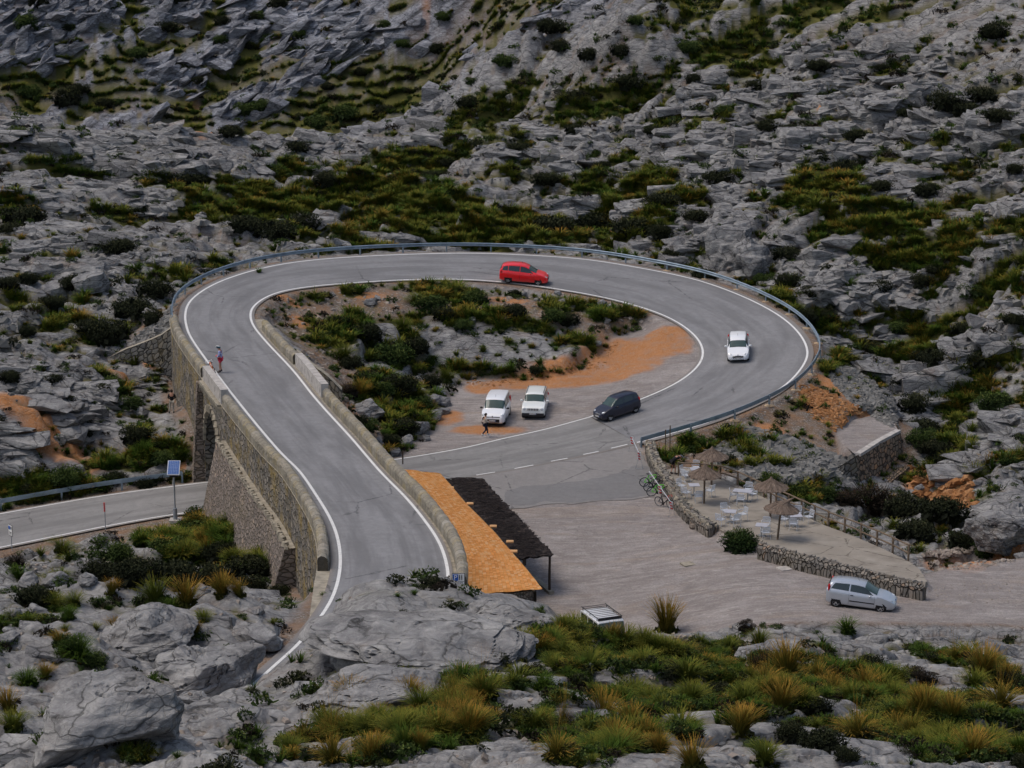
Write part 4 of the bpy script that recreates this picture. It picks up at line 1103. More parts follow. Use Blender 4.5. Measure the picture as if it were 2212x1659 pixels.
# string course under the pale parapet
cor = [p+Vector((0, 0, -.33)) for p in offset(left_white, .30)]
wp(block_wall(cor, .42, .18, 'cornice', None, M['coping'], base=0), bridge)
for a in resample(offset(left_white, .33), .75):
    m = MB(); m.box(a+Vector((0, 0, -.5)), (.34, .26, .34), rz=-.25)
    wp(m.build('corbel', M['coping']), bridge)
# lower battered buttress wall in front of the near half
bl = resample(by_y(offset(outW, 1.14), 146.5, 169.6, 0, hiA), .6)
n_ = len(bl)
top_in = [Vector((p.x, p.y, 5.35)) for p in bl]
top_out = [p+o_ for p, o_ in zip(top_in, [(offset(bl, .6)[i]-bl[i]) for i in range(n_)])]
base_out = [Vector((q.x, q.y, -1.6+(1.6 if q.y < 152 else 0)*(152-q.y)/6)) for q in offset(bl, 2.15)]
bw = MB()
wall_strip(bw, top_out, base_out, rows=10)
e0 = [top_out[0], Vector((bl[0].x, bl[0].y, 5.35))]; e1 = [base_out[0], Vector((bl[0].x, bl[0].y, base_out[0].z))]
wall_strip(bw, e0, e1, rows=6)
e0 = [Vector((bl[-1].x, bl[-1].y, 5.35)), top_out[-1]]; e1 = [Vector((bl[-1].x, bl[-1].y, -1.6)), base_out[-1]]
wall_strip(bw, e0, e1, rows=6)
wp(bw.build('buttress_wall', M['wall_fine']), bridge)
m = MB(); wall_strip(m, [p+Vector((0, 0, .0)) for p in top_in], top_out, rows=1)
wp(m.build('buttress_ledge', M['coping']), bridge)
m = MB(); r_ = random.Random(4)
for q in resample(offset(top_out, -.12), .34):
    s = r_.uniform(.14, .30)
    m.box(q+Vector((0, 0, s*.2)), (s*r_.uniform(.8, 1.3), s*1.3, s*.9), rz=r_.uniform(0, 3), taper=.75)
wp(m.build('ledge_stones', M['coping']), bridge)
# deck under the road so that the causeway is solid
wp(ribbon('deck', [p+Vector((0, 0, 0)) for p in by_y(offset(outW, 1.2), 128, 199, 0, hiA)], [p for p in pair(by_y(offset(outW, 1.2), 128, 199, 0, hiA), offset(innW, -1.05)[:hiI], False)], M['coping'], dz=-.10, kind=None, nx=2), bridge)

# wing wall left of the causeway, seen face on
def free_wall(name, label, cat, tops, bots, thick, mat, capmat=None, back=(0, 1, 0), group=None):
    t = thing(name, label, cat, tuple(bots[0]), 0, group)
    b = Vector(back).normalized()*thick
    m = MB(); wall_strip(m, tops, bots, rows=6)
    wall_strip(m, [tops[0]+b, tops[0]], [bots[0]+b, bots[0]], rows=4); wall_strip(m, [tops[-1], tops[-1]+b], [bots[-1], bots[-1]+b], rows=4)
    wall_strip(m, [q+b for q in tops], [q+b for q in bots], rows=3)
    wp(m.build('masonry', mat), t)
    m = MB(); wall_strip(m, [q+b for q in tops], tops, rows=1)
    wp(m.build('coping', capmat or M['coping']), t)
    return t
yw = 197.2
def Py(u, v, y):
    a = (u-1106)/F; bb = -(v-829.5)/F; dy = CP+bb*SP; dz = -SP+bb*CP; t_ = y/dy
    return Vector((a*t_, y, CAMH+dz*t_))
tops = resample([Py(236,772,199.5), Py(262,758,199), Py(300,744,198.6), Py(345,726,198), Py(381,700,197.4)], .8)
bots = [Vector((p.x, p.y-.5, z)) for p, z in zip(tops, np.linspace(2.6, -.2, len(tops)))]
free_wall('stone_wall', 'sloping rubble retaining wall joining the left side of the causeway', 'wall', tops, bots, .6, M['wall_big'])
# small wing wall inside the loop, right of the parapet
tops = resample([Py(640,757,188.5), Py(672,787,186), Py(705,810,184.5), Py(738,842,183.5)], .8)
bots = [Vector((p.x, p.y-.3, p.z-d)) for p, d in zip(tops, np.linspace(2.6, 1.2, len(tops)))]
free_wall('stone_wall', 'dark rubble wall on the inner slope beside the pale concrete parapet', 'wall', tops, bots, .7, M['wall_big'])
# square terrace wall on the embankment
A1, A2, A3 = P(1851,984,0), P(1945,931,0), P(1925,898,0)
back1 = P(1795,985,-.1)
plat = thing('stone_wall', 'square ochre retaining wall with grey coping on the embankment', 'wall', tuple(A1))
def batter(p, d, z): return Vector((p.x+d[0], p.y+d[1], z))
m = MB(); T = [A1, A1.lerp(A2, .33), A1.lerp(A2, .67), A2]; Bt = [batter(p, (.25, -.45), -3.3) for p in T]; Bt[-1] = batter(A2, (.45, -.35), -3.3)
wall_strip(m, T, Bt, rows=6); 
T2 = [A2, A3]; wall_strip(m, T2, [Bt[-1], batter(A3, (.45, .1), -2.5)], rows=6)
wp(m.build('masonry', M['wall_orange']), plat)
m = MB(); T = resample([P(1796,1016,-1.1), P(1822,1002,-.5), A1], .6); wall_strip(m, T, [Vector((p.x, p.y-.35, -3.0)) for p in T[:-1]]+[Bt[0]], rows=6)
o = wp(m.build('masonry', M['wall_big']), plat); o['label'] = 'curved grey wing of dark stones'
wp(block_wall([A1+Vector((.1, .25, 0)), A1.lerp(A2, .5)+Vector((-.12, .22, 0)), A2+Vector((-.15, .05, 0))], .45, .10, 'coping', None, M['concrete_white'], base=-.12), plat)
m = MB(); q0 = Bt[2].lerp(Bt[1], .6); q1 = Bt[3]
wall_strip(m, resample([q0+Vector((.35, -1.2, .75)), q1+Vector((.2, -1.0, 1.0))], .8), resample([q0+Vector((.4, -1.5, -.5)), q1+Vector((.3, -1.4, -.5))], .8), rows=3)
wall_strip(m, resample([q0+Vector((.0, -.2, .85)), q1+Vector((.0, .0, 1.1))], .8), resample([q0+Vector((.35, -1.2, .75)), q1+Vector((.2, -1.0, 1.0))], .8), rows=2)
wp(m.build('footing', M['wall_orange']), plat)
gs = sheet('gravel_platform', [tuple(q) for q in (A1+Vector((0, .1, 0)), A2+Vector((-.1, .05, 0)), A3+Vector((-.1, 0, 0)), P(1885,896,0), P(1840,908,0), P(1818,935,0), P(1830,966,0))], M['ground'], dz=-.03, label='small level gravel platform behind the square ochre wall')
z_ = np.ones(len(gs.data.vertices)); vattr(gs.data, 'cover2', [z_, z_*0, z_*0])
# dry-stone revetment edge above it
# low walls by the cafe terrace
def drywall(name, label, pts, w, h, mat, seed, up=True):
    t = thing(name, label, 'wall', tuple(pts[0])); r = random.Random(seed)
    ln = resample(pts, .3); o = parapet(ln, 1, 'masonry', None, mat, w=w, h=h, base=-.5, rough=.05, seg=3, seed=seed); wp(o, t)
    m = MB()
    for i, p in enumerate(resample(pts, .24)):
        tt = (pts[-1]-pts[0]).normalized()
        for side in (-.2, .2) if w > .5 else (0,):
            s = r.uniform(.16, .28)
            M3 = Matrix.Rotation(r.uniform(0, 3), 3, 'Z') @ Matrix.Rotation(r.uniform(-.5, .5), 3, 'X')
            m.box(p+Vector((-tt.y*side, tt.x*side, h*.80+r.uniform(0, .14))), (s, s*r.uniform(.8, 1.4), s*r.uniform(.7, 1.1)), M=M3, taper=.8)
    wp(m.build('capstones', mat if up else M['coping']), t)
    return t
def lotP(u, v, dz=0):
    return Pf(u, v, lambda x, y: float(lot_z(x, y))+dz)
def dn(p, d): return Vector((p.x, p.y, p.z-d))
wa = [dn(lotP(u, v, .85), .85) for u, v in [(1404,951),(1413,983),(1432,1015),(1447,1038),(1462,1064),(1487,1094),(1515,1116),(1541,1131)]]
wa = [p for p in crom(wa, .8)]
drywall('stone_wall', 'low curved dry-stone wall behind the parked bicycles', wa, .72, .85, M['drystone'], 11, False)
wb = [dn(lotP(u, v, 1.15), 1.15) for u, v in [(1642,1167),(1680,1176),(1715,1187),(1755,1197),(1794,1206),(1835,1216),(1874,1225),(1937,1242),(1998,1254)]]
drywall('stone_wall', 'low dry-stone wall with upright capstones behind the silver hatchback', crom(wb, .8), .5, 1.1, M['drystone'], 12)
m = MB()
for k in range(60):
    q = Pf(random.uniform(1492, 1548), random.uniform(1128, 1143), lot_z); s = random.uniform(.12, .32)
    m.ell(q+Vector((0, 0, s*.3)), (s, s*.8, s*.7), 6, 4)
tag(m.build('rubble', M['st_mixed']), 'loose rounded stones heaped at the end of the curved low wall', kind='stuff')
vatt = None
# ------------------------------------------------------------------ guard rails
def guardrail(name, label, line, post_step=4.0, group=None, post_h=.72):
    t = thing(name, label, 'guardrail', tuple(line[0]), 0, group)
    prof = [(0, .155), (.05, .12), (.05, .07), (-.01, .02), (-.01, -.02), (.05, -.07), (.05, -.12), (0, -.155), (-.03, -.155), (-.035, 0), (-.03, .155)]
    ln = resample(line, .6); n = len(ln); m = MB(); vs = []
    for i, p in enumerate(ln):
        tt = ln[min(i+1, n-1)]-ln[max(i-1, 0)]; tt.z = 0; tt.normalize(); nn = Vector((-tt.y, tt.x, 0))
        for a, b in prof: vs.append(p+nn*(-a)+Vector((0, 0, post_h-.13+b)))
    K = len(prof); fs = [(i*K+k, i*K+(k+1) % K, (i+1)*K+(k+1) % K, (i+1)*K+k) for i in range(n-1) for k in range(K)]
    fs += [tuple(range(K)), tuple((n-1)*K+k for k in reversed(range(K)))]
    m.add(vs, fs); wp(m.build('rail', M['galv']), t)
    for i, p in enumerate(resample(line, post_step)[0:]):
        j = min(len(ln)-2, int(i*post_step/.6)); tt = (ln[j+1]-ln[j]).normalized(); nn = Vector((-tt.y, tt.x, 0))
        m = MB(); m.box(p+nn*.09+Vector((0, 0, (post_h-.04-.45)/2)), (.12, .10, post_h+.41), rz=math.atan2(tt.y, tt.x)); wp(m.build('post', M['galv']), t)
        if i % 1 == 0 and name == 'guardrail' and p.x > 10:
            m = MB(); m.ell(p+nn*.1+Vector((0, 0, -.12)), (.42, .26, .14), 8, 4); o = wp(m.build('footing', M['footing']), t)
    return t
M['footing'] = simple('pale_cement', (.42, .31, .20), .95, var=.25)
gl = offset(outW, 1.0)
i0 = min(range(hiA), key=lambda i: abs(gl[i].y-196.3)); 
main = [Vector((p.x, p.y, p.z-.02)) for p in gl[i0:]]
endp = P(1384, 966, .15); main = [p for p in main if not (p.y < 192 and p.x < endp.x+.6)]+[endp]
main = smooth_line(resample(main, 1.0), 2)
guardrail('guardrail', 'long galvanised guardrail curving round the outside of the whole loop', main)
lg = offset(ltW, -.95); lgr = [p for p in lg if p.x < P(398,1050,0).x]
guardrail('guardrail', 'galvanised guardrail along the lower road on the left', resample(lgr, 1.0))

# ------------------------------------------------------------------ cafe roof, brushwood pergola
def grid_roof(name, c00, c10, c11, c01, mat, parent, nu, nv, corr, uw, amp=.045, seed=0, step=0):
    """u across the slope (downhill), v along the eaves"""
    m = MB(); vs = []; uvs = []; r = random.Random(seed)
    Lu = (c10-c00).length; Lv = (c01-c00).length
    for j in range(nv+1):
        for i in range(nu+1):
            s, t = i/nu, j/nv
            q = c00.lerp(c10, s).lerp(c01.lerp(c11, s), t)
            z = amp*math.cos(2*PI*t*Lv/corr)+(step*((s*Lu/uw) % 1.0) if step else 0)+r.uniform(-.012, .012)
            vs.append(q+Vector((0, 0, z))); uvs.append((t*Lv, s*Lu))
    fs = [(j*(nu+1)+i, j*(nu+1)+i+1, (j+1)*(nu+1)+i+1, (j+1)*(nu+1)+i) for j in range(nv) for i in range(nu)]
    m.add(vs, fs, uvs); o = m.build(name, mat, parent)
    if o.data.polygons[0].normal.z < 0: o.data.flip_normals()
    return o
cafe = thing('cafe_building', 'long low cafe with an orange clay tile roof under the road parapet', 'building', (-3, 158, 0))
e_far, e_near = P(952,1024,3.0), P(1172,1272,3.0)
r_far, r_near = P(866,1012,5.1), P(975,1290,5.1)
# the tiles follow the bend of the road wall: three bays
mids = [(P(908,1062,5.1), P(1010,1090,3.0)), (P(962,1140,5.1), P(1075,1157,3.0)), (P(990,1205,5.1), P(1122,1211,3.0))]
rows_ = [(r_far, e_far)]+mids+[(r_near, e_near)]
for k in range(len(rows_)-1):
    (a, b), (c, d) = rows_[k], rows_[k+1]
    L_ = (d-b).length
wpts = [smooth_line(resample([q[0]-Vector((.45, 0, 0)) for q in rows_], .055), 30), None]
A_ = resample([q[0]-Vector((.45, 0, 0)) for q in rows_], .055); B_ = resample([q[1] for q in rows_], .055)
A_ = smooth_line(A_, 40); n_ = len(A_); B_ = [B_[min(len(B_)-1, int(i*len(B_)/n_))] for i in range(n_)]
B_ = smooth_line(B_, 40)
m = MB(); vs = []; uvs = []; s = 0; NU = 40; r_ = random.Random(3)
for j in range(n_):
    if j: s += .055
    for i in range(NU+1):
        t = i/NU; q = A_[j].lerp(B_[j], t); Lu = (B_[j]-A_[j]).length
        ph = (t*Lu/.38) % 1
        vs.append(q+Vector((0, 0, .032*math.cos(2*PI*s/.22)-.03*ph+.02+.02*math.sin(q.x*2.1+q.y*1.3)))); uvs.append((s, t*Lu))
fs = [(j*(NU+1)+i, j*(NU+1)+i+1, (j+1)*(NU+1)+i+1, (j+1)*(NU+1)+i) for j in range(n_-1) for i in range(NU)]
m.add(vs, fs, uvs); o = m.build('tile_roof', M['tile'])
if o.data.polygons[0].normal.z < 0: o.data.flip_normals()
wp(o, cafe)
# end tiles, a little raised, and loose broken tiles at the eaves
m = MB()
for u, v in ((1055,1050,),(1062,1051)): pass
o = MB()
ew = [Vector((p.x-.35, p.y, 2.78)) for p in resample([q[1] for q in rows_], 1.0)]
mm = MB(); wall_strip(mm, ew, [Vector((p.x, p.y, -.1)) for p in ew], rows=4)
fwall = [Vector((r_far.x-.1, r_far.y-.3, 4.7)), Vector((e_far.x-.35, e_far.y-.3, 2.8))]
wall_strip(mm, fwall, [Vector((p.x, p.y, -.1)) for p in fwall], rows=4)
nwall = [Vector((r_near.x, r_near.y+.4, 4.7)), Vector((e_near.x-.35, e_near.y+.4, 2.8))]
wall_strip(mm, nwall, [Vector((p.x, p.y, -.1)) for p in nwall], rows=4)
wp(mm.build('wall', M['wall_fine']), cafe)
m = MB()
M['tile_loose'] = simple('loose_tile', (.75, .45, .22), .85)
for (u, v) in ((972,1050),(1014,1084),(1064,1133),(1100,1166),(1108,1187)):
    q = P(u-6, v+4, 3.06); m = MB(); m.tube([q, q+Vector((.42, .05, -.02))], .10, 6)
    wp(m.build('loose_tile', M['tile_loose']), cafe)
perg = thing('pergola', 'brushwood roofed pergola on dark posts beside the orange roof', 'pergola', tuple(P(1080,1120,0)))
c00, c10, c11, c01 = P(962,1036,2.62), P(1039,1032,2.5), P(1194,1197,2.5), P(1115,1207,2.62)
m = MB(); r_ = random.Random(8); Lv = (c01-c00).length; n_ = int(Lv/.12)
base = []
for j in range(n_+1):
    t = j/n_; a = c00.lerp(c01, t); b = c10.lerp(c11, t)
    k = 16; e1 = r_.uniform(-.10, .14); e0 = r_.uniform(-.05, .08)
    d = (b-a).normalized()
    for i in range(k+1):
        q = (a-d*e0).lerp(b+d*e1, i/k)
        base.append(q+Vector((0, 0, r_.uniform(-.05, .05)+.05*math.sin(i*1.1+j*.8)+.03*math.cos(j*2.4))))
k = 17
fs = [(j*k+i, j*k+i+1, (j+1)*k+i+1, (j+1)*k+i) for j in range(n_) for i in range(k-1)]
m.add(base, fs)
m.add([q-Vector((0, 0, .09)) for q in base], [f[::-1] for f in fs])
for j in range(int(Lv/.09)):      # single brush stems on top
    t = min(1, max(0, (j+r_.uniform(-.5, .5))/(Lv/.09))); a = c00.lerp(c01, t); b = c10.lerp(c11, t); d = (b-a)
    s0 = r_.uniform(-.03, .5); s1 = min(1.06, s0+r_.uniform(.35, .7))
    pts_ = [a+d*s0+Vector((0, 0, .06)), a+d*((s0+s1)/2)+Vector((0, r_.uniform(-.05, .05), .09+r_.uniform(-.03, .03))), a+d*s1+Vector((0, r_.uniform(-.08, .08), .05))]
    m.tube(pts_, r_.uniform(.012, .028), 4, cap=False)
wp(m.build('brushwood_roof', M['brush']), perg)
for a, b in ((c10, c11), (c00, c01)):
    m = MB(); off = Vector((-.12, 0, -.16)) if a is c10 else Vector((.15, 0, -.16)); m.tube([a+off, b+off+Vector((0, .15, 0))], .07, 7); wp(m.build('beam', M['wood_dark']), perg)
for t in (.0, .33, .66, .985):
    for a, b, ox in ((c10, c11, -.12), (c00, c01, .5)):
        q = a.lerp(b, t); m = MB()
        m.tube([(q.x+ox, q.y+.05, -.3), (q.x+ox, q.y+.05, 1.2), (q.x+ox+.02, q.y+.05, q.z-.12)], [.085, .078, .07], 8); wp(m.build('post', M['wood_dark']), perg)
for t in (.0, .12, .3, .5, .7, .88, .985):
    m = MB(); a = c00.lerp(c01, t); b = c10.lerp(c11, t); m.tube([a+Vector((-.3, 0, -.08)), b+Vector((.1, 0, -.08))], .05, 6)
    wp(m.build('rafter', M['wood_dark']), perg)
# stone kerb along the cafe front
kp = [P(1120,1225,.02), P(1165,1262,.02), P(1188,1282,.02)]
block_wall(resample([q+Vector((.1, 0, 0)) for q in kp], .6), .35, .12, 'kerb', None, M['coping'])['kind'] = 'structure'

# ------------------------------------------------------------------ signs and posts
q = P(863, 1012, .0); q = P(864, 1014, 0)
pq = P(864, 994, 8.6+.2)
# thin post behind the parapet
b0 = P(864, 1002, .0)
m = MB(); m.tube([(b0.x+.2, b0.y, -.2), (b0.x+.2, b0.y, .9)], .05, 6)
tag(m.build('wooden_post', M['wood_dark']), 'short dark post just behind the parapet where the junction line starts', 'post')
def text_mesh(s, size, mat, parent, loc, rot, name='lettering', ext=.002, align='CENTER'):
    c = bpy.data.curves.new(name, 'FONT'); c.body = s; c.size = size; c.align_x = align; c.align_y = 'CENTER'; c.extrude = ext
    o = bpy.data.objects.new(name, c); COL.objects.link(o)
    bpy.context.view_layer.update()
    me = bpy.data.meshes.new_from_object(o.evaluated_get(bpy.context.evaluated_depsgraph_get()))
    bpy.data.objects.remove(o); me.materials.clear(); me.materials.append(mat)
    o = newobj(name, me, parent); o.location = loc; o.rotation_euler = rot; return o
# toilets and parking sign
sb = P(990, 1252, 10.4); sb = Vector((sb.x, sb.y, 0)); zg = 9.55
sg = thing('parking_sign', 'blue and white parking sign by the end of the parapet', 'sign', (sb.x, sb.y, zg), math.radians(4))
zc = P(990, 1253, 10.4)
m = MB(); m.tube([(0, .04, -.4), (0, .04, .95)], .035, 8); m.build('pole', M['galv'], sg)
PW, PH = .64, .66; zz = zc.z-zg
m = MB(); m.box((0, 0, zz), (PW, .03, PH)); m.build('border', M['blackp'], sg)
m = MB(); m.box((0, -.018, zz), (PW-.05, .012, PH-.05)); m.build('panel', M['white'], sg)
M['blue'] = simple('sign_blue', (.02, .10, .42), .5, var=.04)
m = MB(); m.box((-.14, -.028, zz+.12), (.27, .012, .33)); m.build('blue_square', M['blue'], sg)
text_mesh('P', .34, M['white'], sg, (-.14, -.036, zz+.12), (PI/2, 0, 0))
for x in (.06, .17):
    m = MB(); m.lathe([(.0, 0), (.028, 0), (.028, .008), (0, .008)], (x, -.032, zz+.23), 'Y', 10); m.box((x, -.03, zz+.13), (.05, .01, .12)); m.box((x-.013, -.03, zz+.03), (.018, .01, .10)); m.box((x+.013, -.03, zz+.03), (.018, .01, .10))
    m.build('figure', M['blackp'], sg)
m = MB(); m.box((0, -.026, zz-.10), (.56, .01, .018)); 
for i in range(7): m.box((-.22+i*.07, -.026, zz-.17), (.045, .008, .05))
for i in range(5): m.box((-.2+i*.09, -.026, zz-.25), (.06, .008, .035))
m.build('lettering', M['blackp'], sg)
# solar panel mast by the lower road
sp = P(379, 1126, .05)
mast = thing('solar_mast', 'grey mast with a tilted blue solar panel beside the lower road', 'solar panel', tuple(sp))
s_ = 5800/((sp-Vector((0, 0, CAMH))).length)
m = MB(); m.box((0, 0, .05), (.75, .75, .2)); m.build('base_slab', M['concrete_white'], mast)
m = MB(); m.tube([(0, 0, .1), (0, 0, .9)], .14, 12); m.build('sleeve', M['steel_grey'], mast)
m = MB(); m.tube([(0, 0, .9), (0, 0, 3.35)], .055, 8); m.build('pole', M['steel_grey'], mast)
m = MB(); m.box((0, -.02, 3.2), (.55, .28, .26)); m.build('battery_box', M['blackp'], mast)
Rm_ = Matrix.Rotation(math.radians(42), 3, 'X')
def panelmat():
    t = NT('solar_cells'); uv = t.pos('Object', (9, 9, 9)); b = t.add('ShaderNodeTexBrick'); b.offset = 0
    b.inputs['Scale'].default_value = 1.0; b.inputs['Color1'].default_value = (.03, .10, .33, 1); b.inputs['Color2'].default_value = (.02, .08, .28, 1); b.inputs['Mortar'].default_value = (.35, .45, .6, 1)
    b.inputs['Mortar Size'].default_value = .04; b.inputs['Brick Width'].default_value = 1; b.inputs['Row Height'].default_value = 1
    t.l.new(uv, b.inputs['Vector']); return t.done(b.outputs[0], .25)
M['cells'] = panelmat()
m = MB(); m.box((0, 0, 3.66), (.80, 1.10, .04), M=Rm_); m.build('frame', M['alu'], mast)
o = MB(); o.box((0, 0, 0), (.74, 1.04, .012)); o = o.build('solar_panel', M['cells'], mast); o.location = (0, -.021, 3.683); o.rotation_euler = (math.radians(42), 0, 0)
m = MB(); m.box((-.07, -.075, 2.75), (.04, .01, .5), M=Matrix.Rotation(.1, 3, 'Y')); m.build('warning_plate', M['white'], mast)
# marker posts
mk = P(228, 1141, -.5)
mp = thing('marker_post', 'red topped marker post at the near edge of the lower road', 'marker post', tuple(mk))
m = MB(); m.tube([(0, 0, -.3), (0, 0, 1.75)], .03, 6); m.build('pole', M['steel_grey'], mp)
m = MB(); m.box((-.02, 0, 1.45), (.10, .05, .62)); m.build('red_plate', M['red'], mp)
mk = P(26, 1187, -1.15)
mp = thing('road_sign', 'small white rectangular sign at the far left edge of the lower road', 'sign', tuple(mk), -.9)
m = MB(); m.tube([(0, 0, -.3), (0, 0, 1.7)], .03, 6); m.build('pole', M['steel_grey'], mp)
m = MB(); m.box((0, -.04, 1.32), (.52, .02, .74)); m.build('border', M['blackp'], mp)
m = MB(); m.box((0, -.054, 1.32), (.46, .01, .68)); m.build('panel', M['white'], mp)
m = MB(); m.box((-.1, -.064, 1.48), (.22, .01, .24)); m.build('blue_square', M['blue'], mp)
m = MB(); m.box((.12, -.064, 1.5), (.10, .01, .18)); m.box((0, -.064, 1.18), (.34, .01, .05)); m.box((0, -.064, 1.08), (.26, .01, .04)); m.build('lettering', M['blackp'], mp)
for (u, v, h, lb) in ((1437,979,1.75,'shorter weathered stake behind the bending cyclist'), (1447,968,1.7,'taller thin stake behind the bending cyclist, nearer the guardrail')):
    b0 = Pf(u, v, lambda x, y: float(ground(np.array([x]), np.array([y]))[0])); m = MB(); m.tube([(b0.x, b0.y, b0.z-.3), (b0.x, b0.y, b0.z+h)], .045, 6)
    tag(m.build('wooden_post', M['wood']), lb, 'post')
# manhole lids in the gravel
for (u, v, lb) in ((1694,1228,'pale square concrete lid set in the gravel below the dry-stone wall'), (1486,1218,'faint square metal lid in the middle of the gravel car park')):
    q = Pf(u, v, lot_z); m = MB(); m.box(q+Vector((0, 0, -.02)), (.75, .75, .09), rz=.4)
    tag(m.build('manhole_cover', M['concrete_white'] if u > 1600 else M['coping']), lb, 'manhole cover')

# ------------------------------------------------------------------ terrace fence
fence = thing('wooden_fence', 'long two-rail wooden fence along the outer edge of the cafe terrace', 'fence', tuple(Pf(1760, 1124, terr_z)))
fb = [Pf(u, v, terr_z) for u, v in [(1466,1027),(1509,1029),(1556,1035),(1600,1050),(1640,1069),(1700,1096),(1780,1132),(1851,1159),(1907,1183),(1962,1209)]]
fb1 = resample(fb[:3], 1.55); fb2 = resample(fb[2:], 1.75)
for seg in (fb1, fb2):
    for p in seg:
        m = MB(); m.tube([p+Vector((0, 0, -.4)), p+Vector((0, 0, .98))], [.075, .068], 8); wp(m.build('post', M['wood']), fence)
    for a, b in zip(seg, seg[1:]):
        for z in (.93, .45) if seg is fb2 else (.93,):
            m = MB(); m.tube([a+Vector((0, 0, z+random.uniform(-.03, .03)))-(b-a)*.06, b+Vector((0, 0, z+random.uniform(-.03, .03)))+(b-a)*.06], .052, 7); wp(m.build('rail', M['wood']), fence)

# ------------------------------------------------------------------ parasols
def parasol(base, top, r, label, rim_h, apex_h, bend=0, lean=(0, 0), seed=1):
    t = thing('thatched_parasol', label, 'parasol', tuple(base), 0, 'thatched parasols on the cafe terrace')
    r_ = random.Random(seed)
    lx, ly = lean
    m = MB(); m.tube([(0, 0, -.2), (lx*.5, ly*.5, rim_h*.6), (lx, ly, apex_h-.3)], [.07, .065, .06], 8); m.build('pole', M['wood'], t)
    m = MB(); seg = 44; prof = [(.02, 1.0), (.06, .93), (.14, .74), (.3, .55), (.5, .37), (.72, .20), (.9, .06), (1.0, -.04), (1.02, -.12), (.93, -.12), (.6, .10), (.2, .35)]
    H_ = apex_h-rim_h; vs = []; uvs = []
    for i, (a, b) in enumerate(prof):
        for k in range(seg+1):
            th = 2*PI*(k % seg)/seg; jr = 1+(r_.uniform(-.045, .045) if 5 <= i <= 9 else r_.uniform(-.02, .02)); dz = r_.uniform(-.03, .03) if i > 2 else 0
            bx = bend*max(0, b-.45)*1.6
            vs.append((lx+a*r*jr*math.cos(th)+bx, ly+a*r*jr*math.sin(th), rim_h+b*H_+dz+bend*.10*a*math.cos(th)*-1)); uvs.append((k/seg, i/8))
    fs = [(i*(seg+1)+k, i*(seg+1)+k+1, (i+1)*(seg+1)+k+1, (i+1)*(seg+1)+k) for i in range(len(prof)-1) for k in range(seg)]
    m.add(vs, [f[::-1] for f in fs], uvs); m.build('thatch', M['thatch'], t)
    m = MB()
    for k in range(420):      # loose straw ends
        th = r_.uniform(0, 2*PI); a = r_.uniform(.15, .98)
        z = rim_h+np.interp(a, [.02, .06, .14, .3, .5, .72, .9, 1.0], [1.0, .93, .74, .55, .37, .20, .06, -.04])*H_
        c, s = math.cos(th), math.sin(th); l = r_.uniform(.12, .3); w = .012
        b_ = bend*.10*a*c*-1
        p0 = Vector((lx+a*r*c, ly+a*r*s, z+.02+b_)); a2 = a+l/r
        z2 = rim_h+np.interp(min(a2, 1), [.02, .06, .14, .3, .5, .72, .9, 1.0], [1.0, .93, .74, .55, .37, .20, .06, -.04])*H_-(max(0, a2-1)*.8)
        th2 = th+r_.uniform(-.12, .12)
        p1 = Vector((lx+a2*r*math.cos(th2), ly+a2*r*math.sin(th2), z2+r_.uniform(.0, .06)+b_))
        d = Vector((-s, c, 0))*w
        m.add([p0-d, p0+d, p1], [(0, 1, 2)], [(th/6.28, 0), (th/6.28+.01, 0), (th/6.28, 1)])
    m.build('straw_fringe', M['thatch'], t)
    m = MB()
    for k in range(6):
        th = 2*PI*k/6+.3; m.tube([(lx, ly, rim_h-.35+H_*.2), (lx+.7*r*math.cos(th), ly+.7*r*math.sin(th), rim_h+.07)], .022, 5)
    m.build('struts', M['wood'], t)
    return t
for (u, v, lb, kw) in ((1537,1047,'thatched parasol standing furthest back against the fence corner', {}), (1521,1087,'thatched parasol over the table nearest the parked bicycles', {}),
                       (1664,1117,'upright thatched parasol in the middle of the fence side', {}), (1679,1165,'leaning thatched parasol with a bent tip near the dry-stone wall', {'bend': .9, 'lean': (.22, 0)})):
    parasol(Pf(u, v, terr_z), None, 1.10, lb, 2.0 if u != 1664 else 2.05, 2.75, seed=int(u), **kw)

